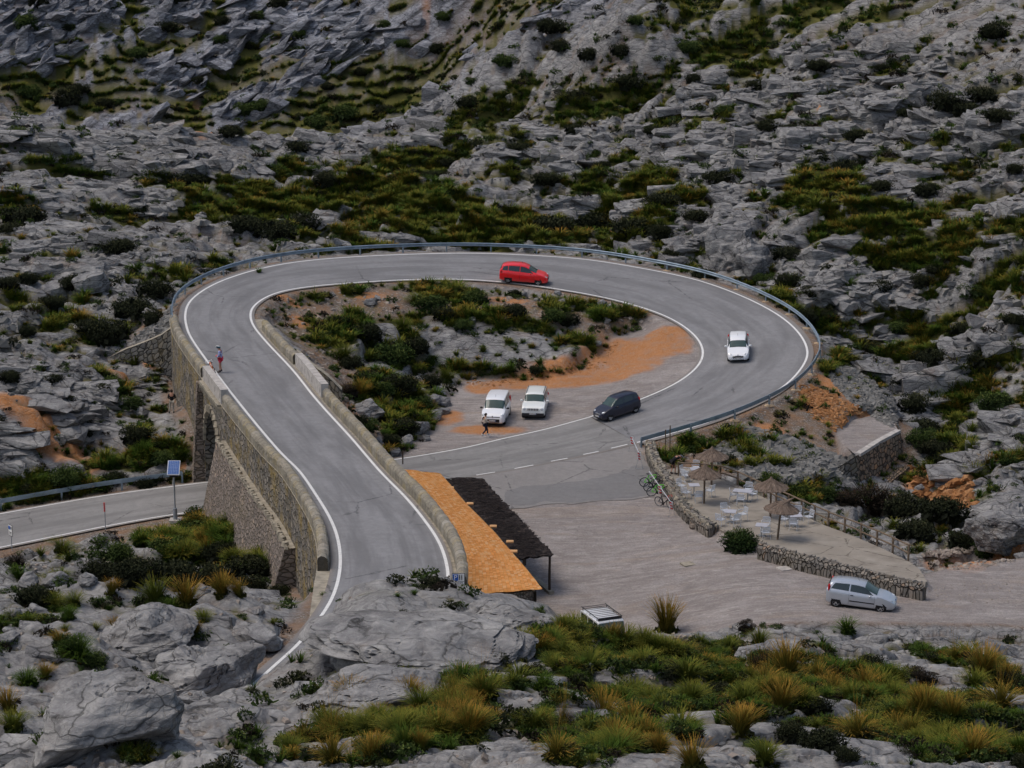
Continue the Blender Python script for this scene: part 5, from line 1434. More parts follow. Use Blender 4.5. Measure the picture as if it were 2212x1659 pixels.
# ------------------------------------------------------------------ tables and chairs
def make_table(w, d):
    t = thing('cafe_table', '', 'table', (0, 0, 0), 0, 'metal cafe tables')
    m = MB(); m.box((0, 0, .735), (w, d, .03)); m.build('tabletop', M['table'], t)
    m = MB(); xs = (0,) if w < 1 else (-.35, .35)
    for x in xs: m.tube([(x, 0, .03), (x, 0, .72)], .03, 8)
    m.build('column', M['steel_grey'], t)
    m = MB()
    for x in xs:
        for a in range(4):
            th = PI/4+a*PI/2; m.tube([(x, 0, .06), (x+.33*math.cos(th), .33*math.sin(th), .02)], .025, 5)
    m.build('base', M['steel_grey'], t)
    return t
def make_chair():
    t = thing('cafe_chair', '', 'chair', (0, 0, 0), 0, 'slatted aluminium cafe chairs')
    for sx in (-1, 1):
        m = MB(); m.tube([(sx*.26, .24, 0), (sx*.25, .22, .64), (sx*.26, .10, .67)], .014, 6); m.build('leg', M['alu'], t)
        m = MB(); m.tube([(sx*.25, -.27, 0), (sx*.24, -.20, .44), (sx*.23, -.26, .84)], .014, 6); m.build('leg', M['alu'], t)
        m = MB(); m.tube([(sx*.26, .20, .665), (sx*.27, 0, .675), (sx*.25, -.22, .655)], .018, 6); m.build('armrest', M['alu'], t)
    m = MB()
    for i in range(6): m.box((0, -.19+i*.08, .445+.004*i), (.46, .066, .014))
    m.tube([(-.24, .22, .43), (.24, .22, .43), (.24, -.20, .43), (-.24, -.20, .43)], .012, 5, closed=True)
    m.build('seat', M['alu'], t)
    m = MB()
    for i in range(4): m.box((0, -.215-.016*i, .56+i*.085), (.45, .014, .052), M=Matrix.Rotation(-.15, 3, 'X'))
    m.tube([(-.23, -.265, .84), (-.20, -.272, .87), (.20, -.272, .87), (.23, -.265, .84)], .014, 6); m.build('backrest', M['alu'], t)
    return t
tabs = {1: (1502,1035,.72,.72,.1), 2: (1499,1070,.72,.72,.1), 3: (1604,1083,1.25,.75,-.28), 4: (1577,1128,.75,.75,-.2), 5: (1645,1158,.75,.75,-.2), 6: (1718,1137,.8,.75,.1)}
tlab = {1: 'square metal table behind the second parasol, nearest the bending cyclist', 2: 'small square table on one leg beside the curved low wall', 3: 'rectangular metal table near the fence, the longest on the terrace', 4: 'square metal table just behind the big oleander', 5: 'square metal table half hidden by the right of the oleander', 6: 'square metal table beside the leaning parasol'}
tp = {}; proto = {}
for k, (u, v, w, d, rz) in tabs.items():
    key = (w, d)
    t = make_table(w, d) if key not in proto else copy_tree(proto[key]); proto[key] = proto.get(key, t)
    t.location = Pf(u, v, terr_z); t.rotation_euler.z = rz; t['label'] = tlab[k]; tp[k] = t.location.copy()
chairs = [(1,1481,1040,'chair on the left of the rearmost cafe table'),(1,1503,1022,'chair at the far side of the rearmost table, back to the fence'),(1,1478,1032,'chair nearest the bending cyclist, at the corner of the rearmost table'),
 (2,1471,1062,'chair on the far left of the small one-leg table, by the low wall'),(2,1482,1077,'chair on the near left of the small one-leg table'),(2,1509,1085,'chair with its back to the viewer at the small one-leg table'),(2,1534,1073,'chair on the right of the small one-leg table, under a parasol'),
 (3,1584,1082,'chair on the left of the rectangular table'),(3,1600,1092,'chair with its back to the viewer at the rectangular table'),(3,1616,1070,'chair on the far side of the rectangular table'),(3,1625,1080,'chair at the right end of the rectangular table by the fence'),
 (4,1566,1116,'chair on the far left of the table behind the oleander'),(4,1556,1136,'lone chair left of the oleander, back to the viewer'),(4,1588,1136,'chair peeping over the top of the oleander'),(4,1604,1124,'chair on the right of the table behind the oleander'),
 (5,1654,1147,'chair on the far side of the table right of the oleander'),(5,1653,1164,'chair nearest the dry-stone wall, right of the oleander'),
 (6,1693,1135,'chair on the left of the table by the leaning parasol'),(6,1714,1145,'chair with its back to the viewer by the leaning parasol'),(6,1722,1122,'chair on the far side of the table by the leaning parasol'),(6,1747,1130,'chair furthest right on the terrace, close to the fence')]
ch0 = None
for i, (k, u, v, lb) in enumerate(chairs):
    c = make_chair() if ch0 is None else copy_tree(ch0); ch0 = ch0 or c
    c.location = Pf(u, v, terr_z); d = tp[k]-c.location
    c.rotation_euler.z = math.atan2(-d.x, d.y)+random.uniform(-.25, .25); c['label'] = 'slatted aluminium '+lb

# ------------------------------------------------------------------ striped barriers
def barrier(pa, pb, label, plates):
    t = thing('striped_barrier', label, 'barrier', tuple(pa)); pa = Vector(pa); pb = Vector(pb)
    h = 1.05; d = (pb-pa).normalized(); n_ = Vector((-d.y, d.x, 0))
    def W(m, name, mat): return wp(m.build(name, mat), t)
    m = MB(); m.tube([pa+Vector((0, 0, h)), pb+Vector((0, 0, h))], .025, 6); W(m, 'bar', M['alu'])
    for q in (pa, pb):
        m = MB(); a, b = q+Vector((.26, -.1, .02)), q-Vector((.26, .1, -.02)); ap_ = q+Vector((0, 0, h+.06))
        m.tube([ap_, a, b], .016, 5, closed=True); W(m, 'stand', M['steel_grey'])
    for f in plates:
        q = pa.lerp(pb, f)+Vector((-.02, -.06, h-.16))
        m = MB(); m.box(q, (.19, .02, .56), M=Matrix.Rotation(.12, 3, 'Y')); p_ = W(m, 'warning_plate', M['white'])
        m = MB()
        for k in range(3): m.box(q+Vector((.03*(k-1)*-.7, -.013, -.19+k*.19)), (.185, .008, .085), M=Matrix.Rotation(.12+.45, 3, 'Y'))
        o = m.build('red_stripes', M['red']); o.parent = p_
    return t
barrier(P(1365,977,0), P(1381,1012,0), 'red and white striped barrier near the end of the guardrail', (0, .98))
barrier(P(1402,1050,0), P(1451,1121,0), 'red and white striped barrier across the row of parked bicycles', (.5, .98))

# ------------------------------------------------------------------ bicycles
def bike(label, pr, pf, col, lean=.12, hoods='black', tape=None, group='road bicycles leaning in a row on the barrier'):
    """pr, pf: where the rear and front wheels touch the ground"""
    pr = Vector(pr); pf = Vector(pf); d = pf-pr; rz = math.atan2(d.y, d.x)
    t = thing('bicycle', label, 'bicycle', tuple(pr), rz, group); t.rotation_euler = (lean, 0, rz)
    wb = 1.0
    for x in (0, wb):
        w = MB(); seg = 28
        w.tube([(x+.325*math.cos(2*PI*k/seg), 0, .34+.325*math.sin(2*PI*k/seg)) for k in range(seg)], .026, 6, closed=True); wo = w.build('tyre', M['black'])
        e = bpy.data.objects.new('wheel', None); COL.objects.link(e); e.parent = t; wo.parent = e
        r = MB(); r.tube([(x+.30*math.cos(2*PI*k/seg), 0, .34+.30*math.sin(2*PI*k/seg)) for k in range(seg)], .014, 5, closed=True)
        for k in range(10):
            a = PI*k/5; r.tube([(x, 0, .34), (x+.3*math.cos(a), 0, .34+.3*math.sin(a))], .003, 3)
        r.tube([(x, -.05, .34), (x, .05, .34)], .02, 6); ro = r.build('rim', M['steel_grey']); ro.parent = e
    f = MB(); BB = (.41, 0, .27); ST = (.27, 0, .80); HT = (.83, 0, .82); HB = (.87, 0, .70)
    for a, b, r in ((BB, ST, .026), (ST, HT, .026), (BB, HB, .032), ((.28, 0, .76), (0, .05, .34), .015), ((.28, 0, .76), (0, -.05, .34), .015), (BB, (0, .05, .34), .015), (BB, (0, -.05, .34), .015), (HT, HB, .022)):
        f.tube([a, b], r, 6)
    f.build('frame', col, t)
    f = MB(); f.tube([HB, (.93, .045, .5), (wb, .05, .34)], .011, 5); f.tube([HB, (.93, -.045, .5), (wb, -.05, .34)], .011, 5); f.build('fork', M['blackp'], t)
    f = MB(); f.tube([ST, (.235, 0, .92)], .014, 6); f.ell((.22, 0, .94), (.14, .06, .03), 8, 5); f.build('saddle', M['blackp'], t)
    f = MB(); f.tube([HT, (.82, 0, .90), (.90, 0, .92)], .014, 5)
    for s in (-1, 1): f.tube([(.90, 0, .92), (.90, s*.20, .92), (.99, s*.21, .93), (1.03, s*.21, .87), (.96, s*.22, .79), (.90, s*.22, .78)], .015, 5)
    f.build('handlebar', tape or M['blackp'], t)
    f = MB(); f.lathe([(.0, -.01), (.10, -.01), (.10, .01), (0, .01)], (.41, -.05, .27), 'Y', 14); f.tube([(.41, -.07, .27), (.41+.1, -.07, .14)], .012, 5); f.tube([(.41, .07, .27), (.41-.1, .07, .40)], .012, 5); f.build('crankset', M['blackp'], t)
    return t
M['neon'] = simple('neon_green_paint', (.16, .70, .05), .4, var=.05); M['orange'] = simple('orange_paint', (.65, .16, .03), .4)
bike('neon green road bicycle at the far end of the row, water bottle on the frame', P(1391,1051,0), P(1420,1049,0), M['neon'])
bike('black road bicycle between the two neon green ones', P(1399,1061,0), P(1428,1057,0), M['blackp'])
bike('neon green road bicycle second from the near end of the row', P(1407,1072,0), P(1438,1071,0), M['neon'])
bike('black road bicycle with red handlebar tape, nearest of the row', P(1423.5,1093,0), P(1452,1100,0), M['blackp'], tape=M['red'])
# ------------------------------------------------------------------ cars
def car(label, name, loc, heading, paint, st, feats, s=1.0):
    """st: stations rear -> front (x, z_bottom, half width, z_belt, z_top, half width at roof). Local +X is forward."""
    t = thing(name, label, feats.get('cat', 'car'), tuple(loc), heading)
    t.scale = (s, s, s)
    if feats.get('tilt'): t.rotation_euler = (feats['tilt'][0], feats['tilt'][1], heading)
    A = np.array(st, float); X = A[:, 0]
    def val(x, k): return float(np.interp(x, X, A[:, k]))
    def ring(x):
        zb, hw, zt, ztop, hr = (val(x, k) for k in range(1, 6))
        gh = max(0.0, ztop-zt)
        hm = hw*1.0
        rr = min(.10, gh*.5)
        return [(0, zb), (hw*.86, zb), (hw*.965, zb+.07), (hm, zb+(zt-zb)*.38), (hm*.995, zb+(zt-zb)*.72), (hw*.95, zt-.01), (hw*.93 if gh > .04 else hw*.88, zt+.012),
                (hw*.93*.35+hr*.65 if gh > .04 else hw*.80, zt+gh*.62+.014), (hr if gh > .04 else hw*.70, ztop-rr*.35+.015), ((hr-.07) if gh > .04 else hw*.5, ztop+.012), (0, ztop+.035)]
    def S(x, k, sd=1):
        r = ring(x); k = max(0, min(len(r)-1.0001, k)); i = int(k); f = k-i
        y = r[i][0]*(1-f)+r[i+1][0]*f; z = r[i][1]*(1-f)+r[i+1][1]*f
        return Vector((x, -sd*y, z))
    xs = sorted(set([round(float(v), 4) for v in np.linspace(X[0], X[-1], 46)]+[round(float(v), 4) for v in X]))
    m = MB(); K = len(ring(0)); vs = []
    for x in xs:
        r = ring(x)
        for (y, z) in r: vs.append((x, -y, z))
        for (y, z) in r[-2:0:-1]: vs.append((x, y, z))
    N_ = 2*K-2
    fs = [(i*N_+k, (i+1)*N_+k, (i+1)*N_+(k+1) % N_, i*N_+(k+1) % N_) for i in range(len(xs)-1) for k in range(N_)]
    fs += [tuple(range(N_)), tuple((len(xs)-1)*N_+k for k in reversed(range(N_)))]
    m.add(vs, fs); body = m.build('body', paint, t, smooth=True, merge=.0005)
    wr, fx, rx, tw = feats['wheel_r'], feats['front_x'], feats['rear_x'], .2
    hw0 = max(A[:, 2])
    # wheel wells
    cm = MB()
    for x in (fx, rx):
        for sd in (-1, 1): 
            seg = 24; prof_ = [(0, -.16), (wr+.055, -.16), (wr+.055, .16), (0, .16)]
            cm.lathe(prof_, (x, sd*(hw0-.06), wr+.015), 'Y', seg)
    cut = cm.build('cutter', None, merge=.0005)
    md = body.modifiers.new('b', 'BOOLEAN'); md.object = cut; md.operation = 'DIFFERENCE'; md.solver = 'EXACT'
    bpy.context.view_layer.update()
    me = bpy.data.meshes.new_from_object(body.evaluated_get(bpy.context.evaluated_depsgraph_get()))
    body.modifiers.clear(); old = body.data; body.data = me; bpy.data.meshes.remove(old)
    bpy.data.objects.remove(cut)
    me.polygons.foreach_set('use_smooth', [True]*len(me.polygons)); me.set_sharp_from_angle(angle=math.radians(32))
    me.materials.clear(); me.materials.append(paint); me.materials.append(M['black'])
    zl_ = min(A[:, 1])+.03; vc = [q.co for q in me.vertices]
    for p in me.polygons:
        inw = any(all(math.hypot(vc[i].x-x, vc[i].z-wr-.015) < wr+.059 for i in p.vertices) for x in (fx, rx))
        p.material_index = 1 if (inw or p.center.z < zl_) else 0
    # wheels
    def wheel(x, sd):
        e = bpy.data.objects.new('wheel', None); COL.objects.link(e); e.parent = t
        e.location = (x, sd*(hw0-.115), wr)
        w = MB(); w.lathe([(wr*.60, -tw/2+.01), (wr*.92, -tw/2), (wr, -tw/2+.03), (wr, tw/2-.03), (wr*.92, tw/2), (wr*.60, tw/2-.01)], (0, 0, 0), 'Y', 26); w.build('tyre', M['black'], e, smooth=True)
        w = MB(); o_ = sd*(tw/2-.035)
        w.lathe([(wr*.64, o_-.02), (wr*.66, o_+.02*sd), (wr*.56, o_+.015*sd), (wr*.54, o_-.03*sd)], (0, 0, 0), 'Y', 26)
        for k in range(feats.get('spokes', 5)):
            a = 2*PI*k/feats.get('spokes', 5)+.3; w.box((math.cos(a)*wr*.32, o_, math.sin(a)*wr*.32), (wr*.62, .03, wr*.17), M=Matrix.Rotation(-a, 3, 'Y'))
        w.lathe([(0, o_-.02), (wr*.13, o_-.02), (wr*.13, o_+.025*sd), (0, o_+.025*sd)], (0, 0, 0), 'Y', 12)
        w.build('rim', feats.get('rim', M['rim']), e)
        w = MB(); w.lathe([(0, o_-.06*sd), (wr*.62, o_-.06*sd)], (0, 0, 0), 'Y', 20); w.build('brake_disc', M['blackp'], e)
    for x in (fx, rx):
        for sd in (-1, 1): wheel(x, sd)
    def patch(name, fn, mat, nu=8, nv=6, off=.008, parent=t):
        m = MB(); G_ = [[fn(i/nu, j/nv) for j in range(nv+1)] for i in range(nu+1)]
        vs = []
        for i in range(nu+1):
            for j in range(nv+1):
                a = G_[min(i+1, nu)][j]-G_[max(i-1, 0)][j]; b = G_[i][min(j+1, nv)]-G_[i][max(j-1, 0)]
                n = a.cross(b)
                n = n.normalized() if n.length > 1e-9 else Vector((0, 0, 1))
                q = G_[i][j]; 
                if n.dot(q-Vector((q.x*.6, 0, .55))) < 0: n = -n
                vs.append(q+n*off)
        m.add(vs, [(i*(nv+1)+j, (i+1)*(nv+1)+j, (i+1)*(nv+1)+j+1, i*(nv+1)+j+1) for i in range(nu) for j in range(nv)])
        return m.build(name, mat, parent, smooth=True)
    # glass
    for sd in (-1, 1):
        for (x0, x1, c0, c1) in feats['side']:      # c0, c1: how far the lower/upper rear/front corners shift
            patch('side_window', lambda a, b: S((x0+(c0*b))*(1-a)+(x1+(c1*b))*a, 6.25+b*1.45, sd), M['glass'], 8, 5)
    wx0, wx1 = feats['wind']
    def wind(a, b):
        x = wx0+(wx1-wx0)*b; q = (a*2-1); lim = 3.0
        k = 10-abs(q)*lim*.93
        return S(x, k, 1 if q > 0 else -1)
    patch('windscreen', wind, feats.get('glassmat', M['glass_light']), 12, 6, .007)
    if feats.get('rearwin'):
        rx0, rx1 = feats['rearwin']
        def rw(a, b):
            x = rx0+(rx1-rx0)*b; q = (a*2-1); return S(x, 10-abs(q)*2.6, 1 if q > 0 else -1)
        patch('rear_window', rw, M['glass'], 10, 6, .012)
    # roof shading strip: antenna
    if feats.get('antenna'):
        m = MB(); x = feats['antenna']; q = S(x, 10); m.tube([q, q+Vector((-.12, 0, .16))], .008, 4); m.build('antenna', M['blackp'], t)
    # head and tail lamps
    for sd in (-1, 1):
        (hx, hy, hz, lx, ly, lz, ang) = feats['head']
        m = MB(); m.ell((hx, sd*hy, hz), (lx, ly, lz), 12, 8, Matrix.Rotation(-sd*ang, 3, 'Z')); m.build('headlight', M['lamp'], t, smooth=True)
        (hx, hy, hz, lx, ly, lz) = feats['tail']
        m = MB(); m.ell((hx, sd*hy, hz), (lx, ly, lz), 10, 7); m.build('tail_light', M['tail'], t, smooth=True)
        # mirrors
        mx, mz = feats['mirror']; m = MB(); m.ell((mx, sd*(hw0+.09), mz), (.07, .11, .075), 10, 6); m.box((mx, sd*(hw0-.02), mz-.03), (.05, .1, .03)); m.build('wing_mirror', feats.get('mirmat', paint), t, smooth=True)
        if feats.get('fog'):
            gx_, gy_, gz_ = feats['fog']; m = MB(); m.ell((gx_, sd*gy_, gz_), (.05, .075, .06), 8, 6); m.build('fog_lamp', M['blackp'], t)
    for (nm, c, sz, mt) in feats.get('boxes', []):
        m = MB(); m.box(c, sz); o = m.build(nm, mt, t)
        bv = o.modifiers.new('bv', 'BEVEL'); bv.width = min(sz)*.3; bv.segments = 2
    # number plate
    px, pz = feats['plate']
    m = MB(); m.box((px, 0, pz), (.02, .50, .11)); po = m.build('number_plate', M['white'], t)
    m = MB(); m.box((px+.012, .235, pz), (.004, .03, .10)); m.build('blue_band', M['blue']).parent = po
    if feats.get('num'):
        o = text_mesh(feats['num'], .11, M['blackp'], po, (px+.013, 0, pz), (PI/2, 0, PI/2))
    # door lines, handles, side mouldings
    for sd in (-1, 1):
        for x in feats.get('doors', []):
            m = MB(); pts_ = [S(x, k, sd)+Vector((0, -sd*.003, 0)) for k in (2.3, 3, 3.6, 4.4, 5.4)]; m.tube(pts_, .006, 4); m.build('door_gap', M['blackp'], t)
        for x in feats.get('handles', []):
            q = S(x, 4.55, sd); m = MB(); m.box((q.x, q.y-sd*.012, q.z), (.17, .03, .03)); m.build('door_handle', feats.get('hmat', paint), t)
        if feats.get('mould'):
            x0, x1 = feats['mould']; q = S((x0+x1)/2, 3.2, sd); m = MB(); m.box((q.x, q.y-sd*.008, q.z), (x1-x0, .02, .06)); m.build('side_moulding', M['blackp'], t)
    return t
LP = lambda u, v, dz=0: P(u, v, dz)
def place2(u1, v1, u2, v2, z1, z2):
    """rear and front wheel contacts on one side -> heading and midpoint"""
    a, b = P(u1, v1, z1), P(u2, v2, z2); return a, b, math.atan2(b.y-a.y, b.x-a.x)
# compact MPV profile (two cars share the kind)
mpv = [(-1.98,.42,.62,.80,.82,.50),(-1.95,.28,.76,.95,1.12,.56),(-1.80,.22,.82,1.00,1.36,.585),(-1.5,.2,.855,1.0,1.48,.60),(-1.0,.2,.875,.98,1.545,.61),(-.3,.2,.875,.95,1.565,.61),(.10,.2,.875,.93,1.51,.59),(.42,.2,.875,.92,1.38,.565),(1.12,.2,.87,.93,.975,.60),(1.35,.2,.865,.90,.92,.60),(1.75,.21,.82,.80,.81,.55),(1.95,.24,.74,.68,.69,.5),(2.07,.30,.60,.56,.57,.4),(2.09,.36,.5,.5,.51,.35)]
def mpv_feats(**k):
    d = dict(wheel_r=.31, front_x=1.28, rear_x=-1.21, side=[(-1.75,-1.28,.10,.0),(-1.22,-.30,0,0),(-.24,.86,0,-.42)], wind=(1.07,.46), rearwin=(-1.955,-1.83), antenna=-.1,
             head=(1.80,.63,.70,.24,.09,.075,.55), tail=(-1.84,.76,.98,.07,.07,.17), mirror=(.62,.98), fog=(2.0,.58,.36), plate=(2.10,.42),
             boxes=[('grille', (2.055,0,.50), (.07,.86,.20), M['blackp']), ('lower_grille', (2.05,0,.29), (.06,.9,.07), M['blackp']), ('grille_bar', (2.06,0,.625), (.05,.42,.035), M['chrome']), ('badge', (2.05,0,.69), (.04,.13,.05), M['chrome'])],
             doors=[.95,-.27,-1.25], handles=[-.12,-1.1], spokes=7)
    d.update(k); return d
RB = BVHTree.FromPolygons([x.co[:] for x in upper.data.vertices], [p.vertices[:] for p in upper.data.polygons])
RB2 = BVHTree.FromPolygons([x.co[:] for x in lower.data.vertices], [p.vertices[:] for p in lower.data.polygons])
def rz_(x, y):
    h = RB.ray_cast(Vector((x, y, 60)), Vector((0, 0, -1)))[0] or RB2.ray_cast(Vector((x, y, 60)), Vector((0, 0, -1)))[0]
    return h.z if h else 0
def seat(x, y, hd, l=1.25, w=.72):
    """height and tilt of a car standing on the road"""
    f = Vector((math.cos(hd), math.sin(hd))); s = Vector((-f.y, f.x))
    z = {(i, j): rz_(x+f.x*l*i+s.x*w*j, y+f.y*l*i+s.y*w*j) for i in (-1, 1) for j in (-1, 1)}
    pitch = ((z[1, 1]+z[1, -1])-(z[-1, 1]+z[-1, -1]))/2/(2*l); roll = ((z[1, 1]+z[-1, 1])-(z[1, -1]+z[-1, -1]))/2/(2*w)
    return sum(z.values())/4, (math.atan(roll), -math.atan(pitch))
A = P(1097,600,4.9); B = P(1160.4,606.3,4.75); c = (A+B)/2; hd = math.radians(-6)
dirv = Vector((math.cos(hd), math.sin(hd), 0)); side = Vector((-dirv.y, dirv.x, 0)); c = c+side*.80
zz_, tl = seat(c.x, c.y, hd); c.z = zz_
red = car('red family car driving round the far side of the loop', 'car', c, hd, M['p_red'], mpv, mpv_feats(tilt=tl), 1.02)
cc = P(1595,779,2.25)
hd = math.atan2(-cc.y, -cc.x)+math.radians(0)
hv = Vector((math.cos(hd), math.sin(hd), 0)); cc2 = cc-hv*2.0

def road_z_at(x, y):
    return float(samp(Z_loop, np.array([x]), np.array([y]), 0.)[0])
zz_, tl = seat(cc2.x, cc2.y, hd)
wcar = car('white family car with headlights on, driving down the right of the loop', 'car', (cc2.x, cc2.y, zz_), hd, M['p_white'], mpv, mpv_feats(num='9057 HPG', tilt=tl), 1.0)
# small dark hatchback with two people
i10 = [(-1.78,.45,.60,.85,.86,.48),(-1.76,.30,.72,.98,1.15,.54),(-1.62,.22,.77,1.02,1.42,.56),(-1.3,.2,.80,.99,1.50,.57),(-.5,.19,.80,.95,1.535,.575),(0,.19,.80,.93,1.52,.565),(.25,.19,.80,.92,1.46,.55),(.92,.19,.79,.95,.985,.56),(1.15,.19,.785,.91,.93,.56),(1.5,.2,.74,.80,.81,.52),(1.70,.23,.66,.66,.67,.46),(1.79,.3,.52,.54,.55,.4)]
A, B, hd = place2(1370.4,898,1321,914,.42,.18)
side = Vector((math.sin(hd), -math.cos(hd), 0))
c = (A+B)/2+side*.72; zz_, tl = seat(c.x, c.y, hd)
dk = car('dark blue-grey small hatchback entering the junction', 'car', (c.x, c.y, zz_), hd, M['p_dark'], i10,
    dict(wheel_r=.29, front_x=1.15, rear_x=-1.22, side=[(-1.58,-1.22,.1,.0),(-1.15,-.28,0,0),(-.22,.70,0,-.36)], wind=(.88,.29), rearwin=(-1.765,-1.64), antenna=.1,
      head=(1.52,.56,.72,.22,.10,.085,.6), tail=(-1.66,.70,1.0,.07,.07,.16), mirror=(.50,.97), fog=(1.72,.50,.36), plate=(1.83,.45),
      boxes=[('grille',(1.75,0,.62),(.06,.62,.07),M['chrome']),('lower_grille',(1.76,0,.33),(.06,.8,.13),M['blackp']),('badge',(1.77,0,.69),(.03,.12,.06),M['chrome'])], doors=[.80,-.25,-1.18], handles=[-.1,-1.05], spokes=8, mirmat=M['blackp'], tilt=tl, num='3917 HJS'), 1.0)
# silver three-door hatchback
fst = [(-1.88,.45,.62,.80,.81,.48),(-1.86,.30,.74,.98,1.06,.53),(-1.70,.22,.80,1.0,1.33,.56),(-1.45,.2,.825,.99,1.43,.575),(-.8,.19,.84,.96,1.475,.585),(-.1,.19,.84,.93,1.46,.58),(.22,.19,.84,.915,1.40,.57),(1.0,.19,.835,.93,.96,.58),(1.25,.19,.83,.90,.92,.58),(1.6,.2,.79,.79,.80,.54),(1.88,.23,.70,.64,.65,.48),(1.98,.32,.56,.54,.55,.42)]
A, B, hd = Pf(1807,1306,lot_z), Pf(1901.6,1322,lot_z), 0
hd = math.atan2(B.y-A.y, B.x-A.x); hd = math.radians(-15)
side = Vector((-math.sin(hd), math.cos(hd), 0)); c = (A+B)/2+side*.74
sl = float(lot_z(c.x, c.y)); f_ = Vector((math.cos(hd), math.sin(hd), 0)); sz = (float(lot_z(c.x+f_.x, c.y+f_.y))-float(lot_z(c.x-f_.x, c.y-f_.y)))/2
car('silver three-door hatchback on the gravel below the dry-stone wall', 'car', (c.x, c.y, sl-.05), hd, M['p_silver'], fst,
    dict(wheel_r=.305, front_x=1.22, rear_x=-1.27, side=[(-1.62,-.62,.22,.03),(-.54,.78,.02,-.42)], wind=(.95,.26), rearwin=(-1.87,-1.72), antenna=-.15,
      head=(1.63,.64,.70,.25,.09,.085,.55), tail=(-1.73,.70,1.10,.07,.10,.24), mirror=(.60,.95), fog=(1.88,.58,.36), plate=(2.0,.36),
      boxes=[('grille',(1.93,0,.56),(.06,.5,.10),M['blackp']),('lower_grille',(1.95,0,.33),(.06,.85,.13),M['blackp']),('badge',(1.93,0,.63),(.03,.14,.06),M['blue'])], doors=[.86,-.58], handles=[-.42], mould=(-.55,.85), hmat=M['blackp'], spokes=5, tilt=(0, math.radians(3.0))), 1.03)
# white van with black bumper
kan = [(-2.08,.35,.74,.95,.96,.62),(-2.05,.28,.80,1.05,1.66,.66),(-1.9,.25,.86,1.05,1.79,.69),(-1.2,.22,.905,1.04,1.83,.71),(-.2,.22,.91,1.03,1.83,.71),(.35,.22,.91,1.02,1.79,.70),(.62,.22,.91,1.02,1.70,.685),(1.28,.22,.905,1.08,1.12,.64),(1.5,.22,.90,1.04,1.06,.64),(1.85,.23,.86,.93,.94,.60),(2.02,.25,.78,.78,.79,.55),(2.10,.30,.68,.64,.65,.48)]
c = P(1063,922,.0); hd = math.radians(-97.5); hv = Vector((math.cos(hd), math.sin(hd), 0)); c = c-hv*2.12+Vector((.02, 0, 0))
car('white van parked on the gravel, black mirrors, behind the walking woman', 'van', (c.x, c.y, .0), hd, M['p_white'], kan,
    dict(cat='van', wheel_r=.33, front_x=1.28, rear_x=-1.42, side=[(-1.85,-1.05,0,0),(-.95,-.05,0,0),(.03,1.02,0,-.40)], wind=(1.22,.66), rearwin=(-2.06,-2.04), antenna=.3,
      head=(1.86,.70,.80,.17,.13,.15,.5), tail=(-2.02,.80,1.1,.05,.06,.3), mirror=(.85,1.12), mirmat=M['blackp'], fog=(2.03,.66,.38), plate=(2.13,.46),
      boxes=[('bumper_grille',(2.08,0,.45),(.08,1.05,.26),M['blackp']),('grille',(2.06,0,.72),(.05,1.1,.055),M['blackp']),('badge',(2.10,0,.76),(.03,.10,.14),M['chrome'])], doors=[1.15,0.0,-1.0], handles=[.12,-.85], spokes=8, glassmat=M['glass_light'], num='8462 HZZ'), 1.0)
# white compact off-roader
jp = [(-2.06,.40,.78,.95,.96,.66),(-2.03,.30,.82,1.02,1.50,.68),(-1.9,.26,.86,1.02,1.63,.70),(-1.2,.25,.90,1.02,1.68,.71),(-.2,.25,.90,1.01,1.68,.70),(.3,.25,.90,1.01,1.66,.69),(.5,.25,.90,1.01,1.60,.67),(.98,.25,.90,1.08,1.11,.66),(1.3,.25,.90,1.06,1.075,.68),(1.85,.26,.88,1.0,1.01,.68),(2.0,.28,.86,.90,.91,.66),(2.07,.34,.80,.76,.77,.6)]
c = P(1151,908,.0); hd = math.radians(-95.5); hv = Vector((math.cos(hd), math.sin(hd), 0)); c = c-hv*2.1
jb = [('bumper', (2.04,0,.42), (.14,1.66,.26), M['blackp']), ('grille', (2.075,0,.83), (.03,1.0,.20), M['p_cream'])]
jb += [('grille_slot', (2.095,-.36+.12*i,.83), (.015,.07,.15), M['blackp']) for i in range(7)]
jb += [('roof_rail', (-.65,.64,1.70), (2.1,.04,.05), M['blackp']), ('roof_rail', (-.65,-.64,1.70), (2.1,.04,.05), M['blackp'])]
car('cream white boxy off-roader parked on the gravel, seven-slot grille', 'car', (c.x, c.y, .0), hd, M['p_cream'], jp,
    dict(wheel_r=.35, front_x=1.28, rear_x=-1.29, side=[(-1.85,-1.1,0,0),(-1.0,-.15,0,0),(-.08,.82,0,-.36)], wind=(.94,.52), rearwin=(-2.04,-2.0), antenna=-1.7,
      head=(2.04,.66,.84,.05,.12,.12,.0), tail=(-2.0,.82,1.0,.05,.05,.14), mirror=(.62,1.14), fog=(2.06,.62,.42), plate=(2.125,.50),
      boxes=jb, doors=[.9,-.12,-1.05], handles=[.05,-.9], spokes=5, num='0492 JKK'), 1.0)
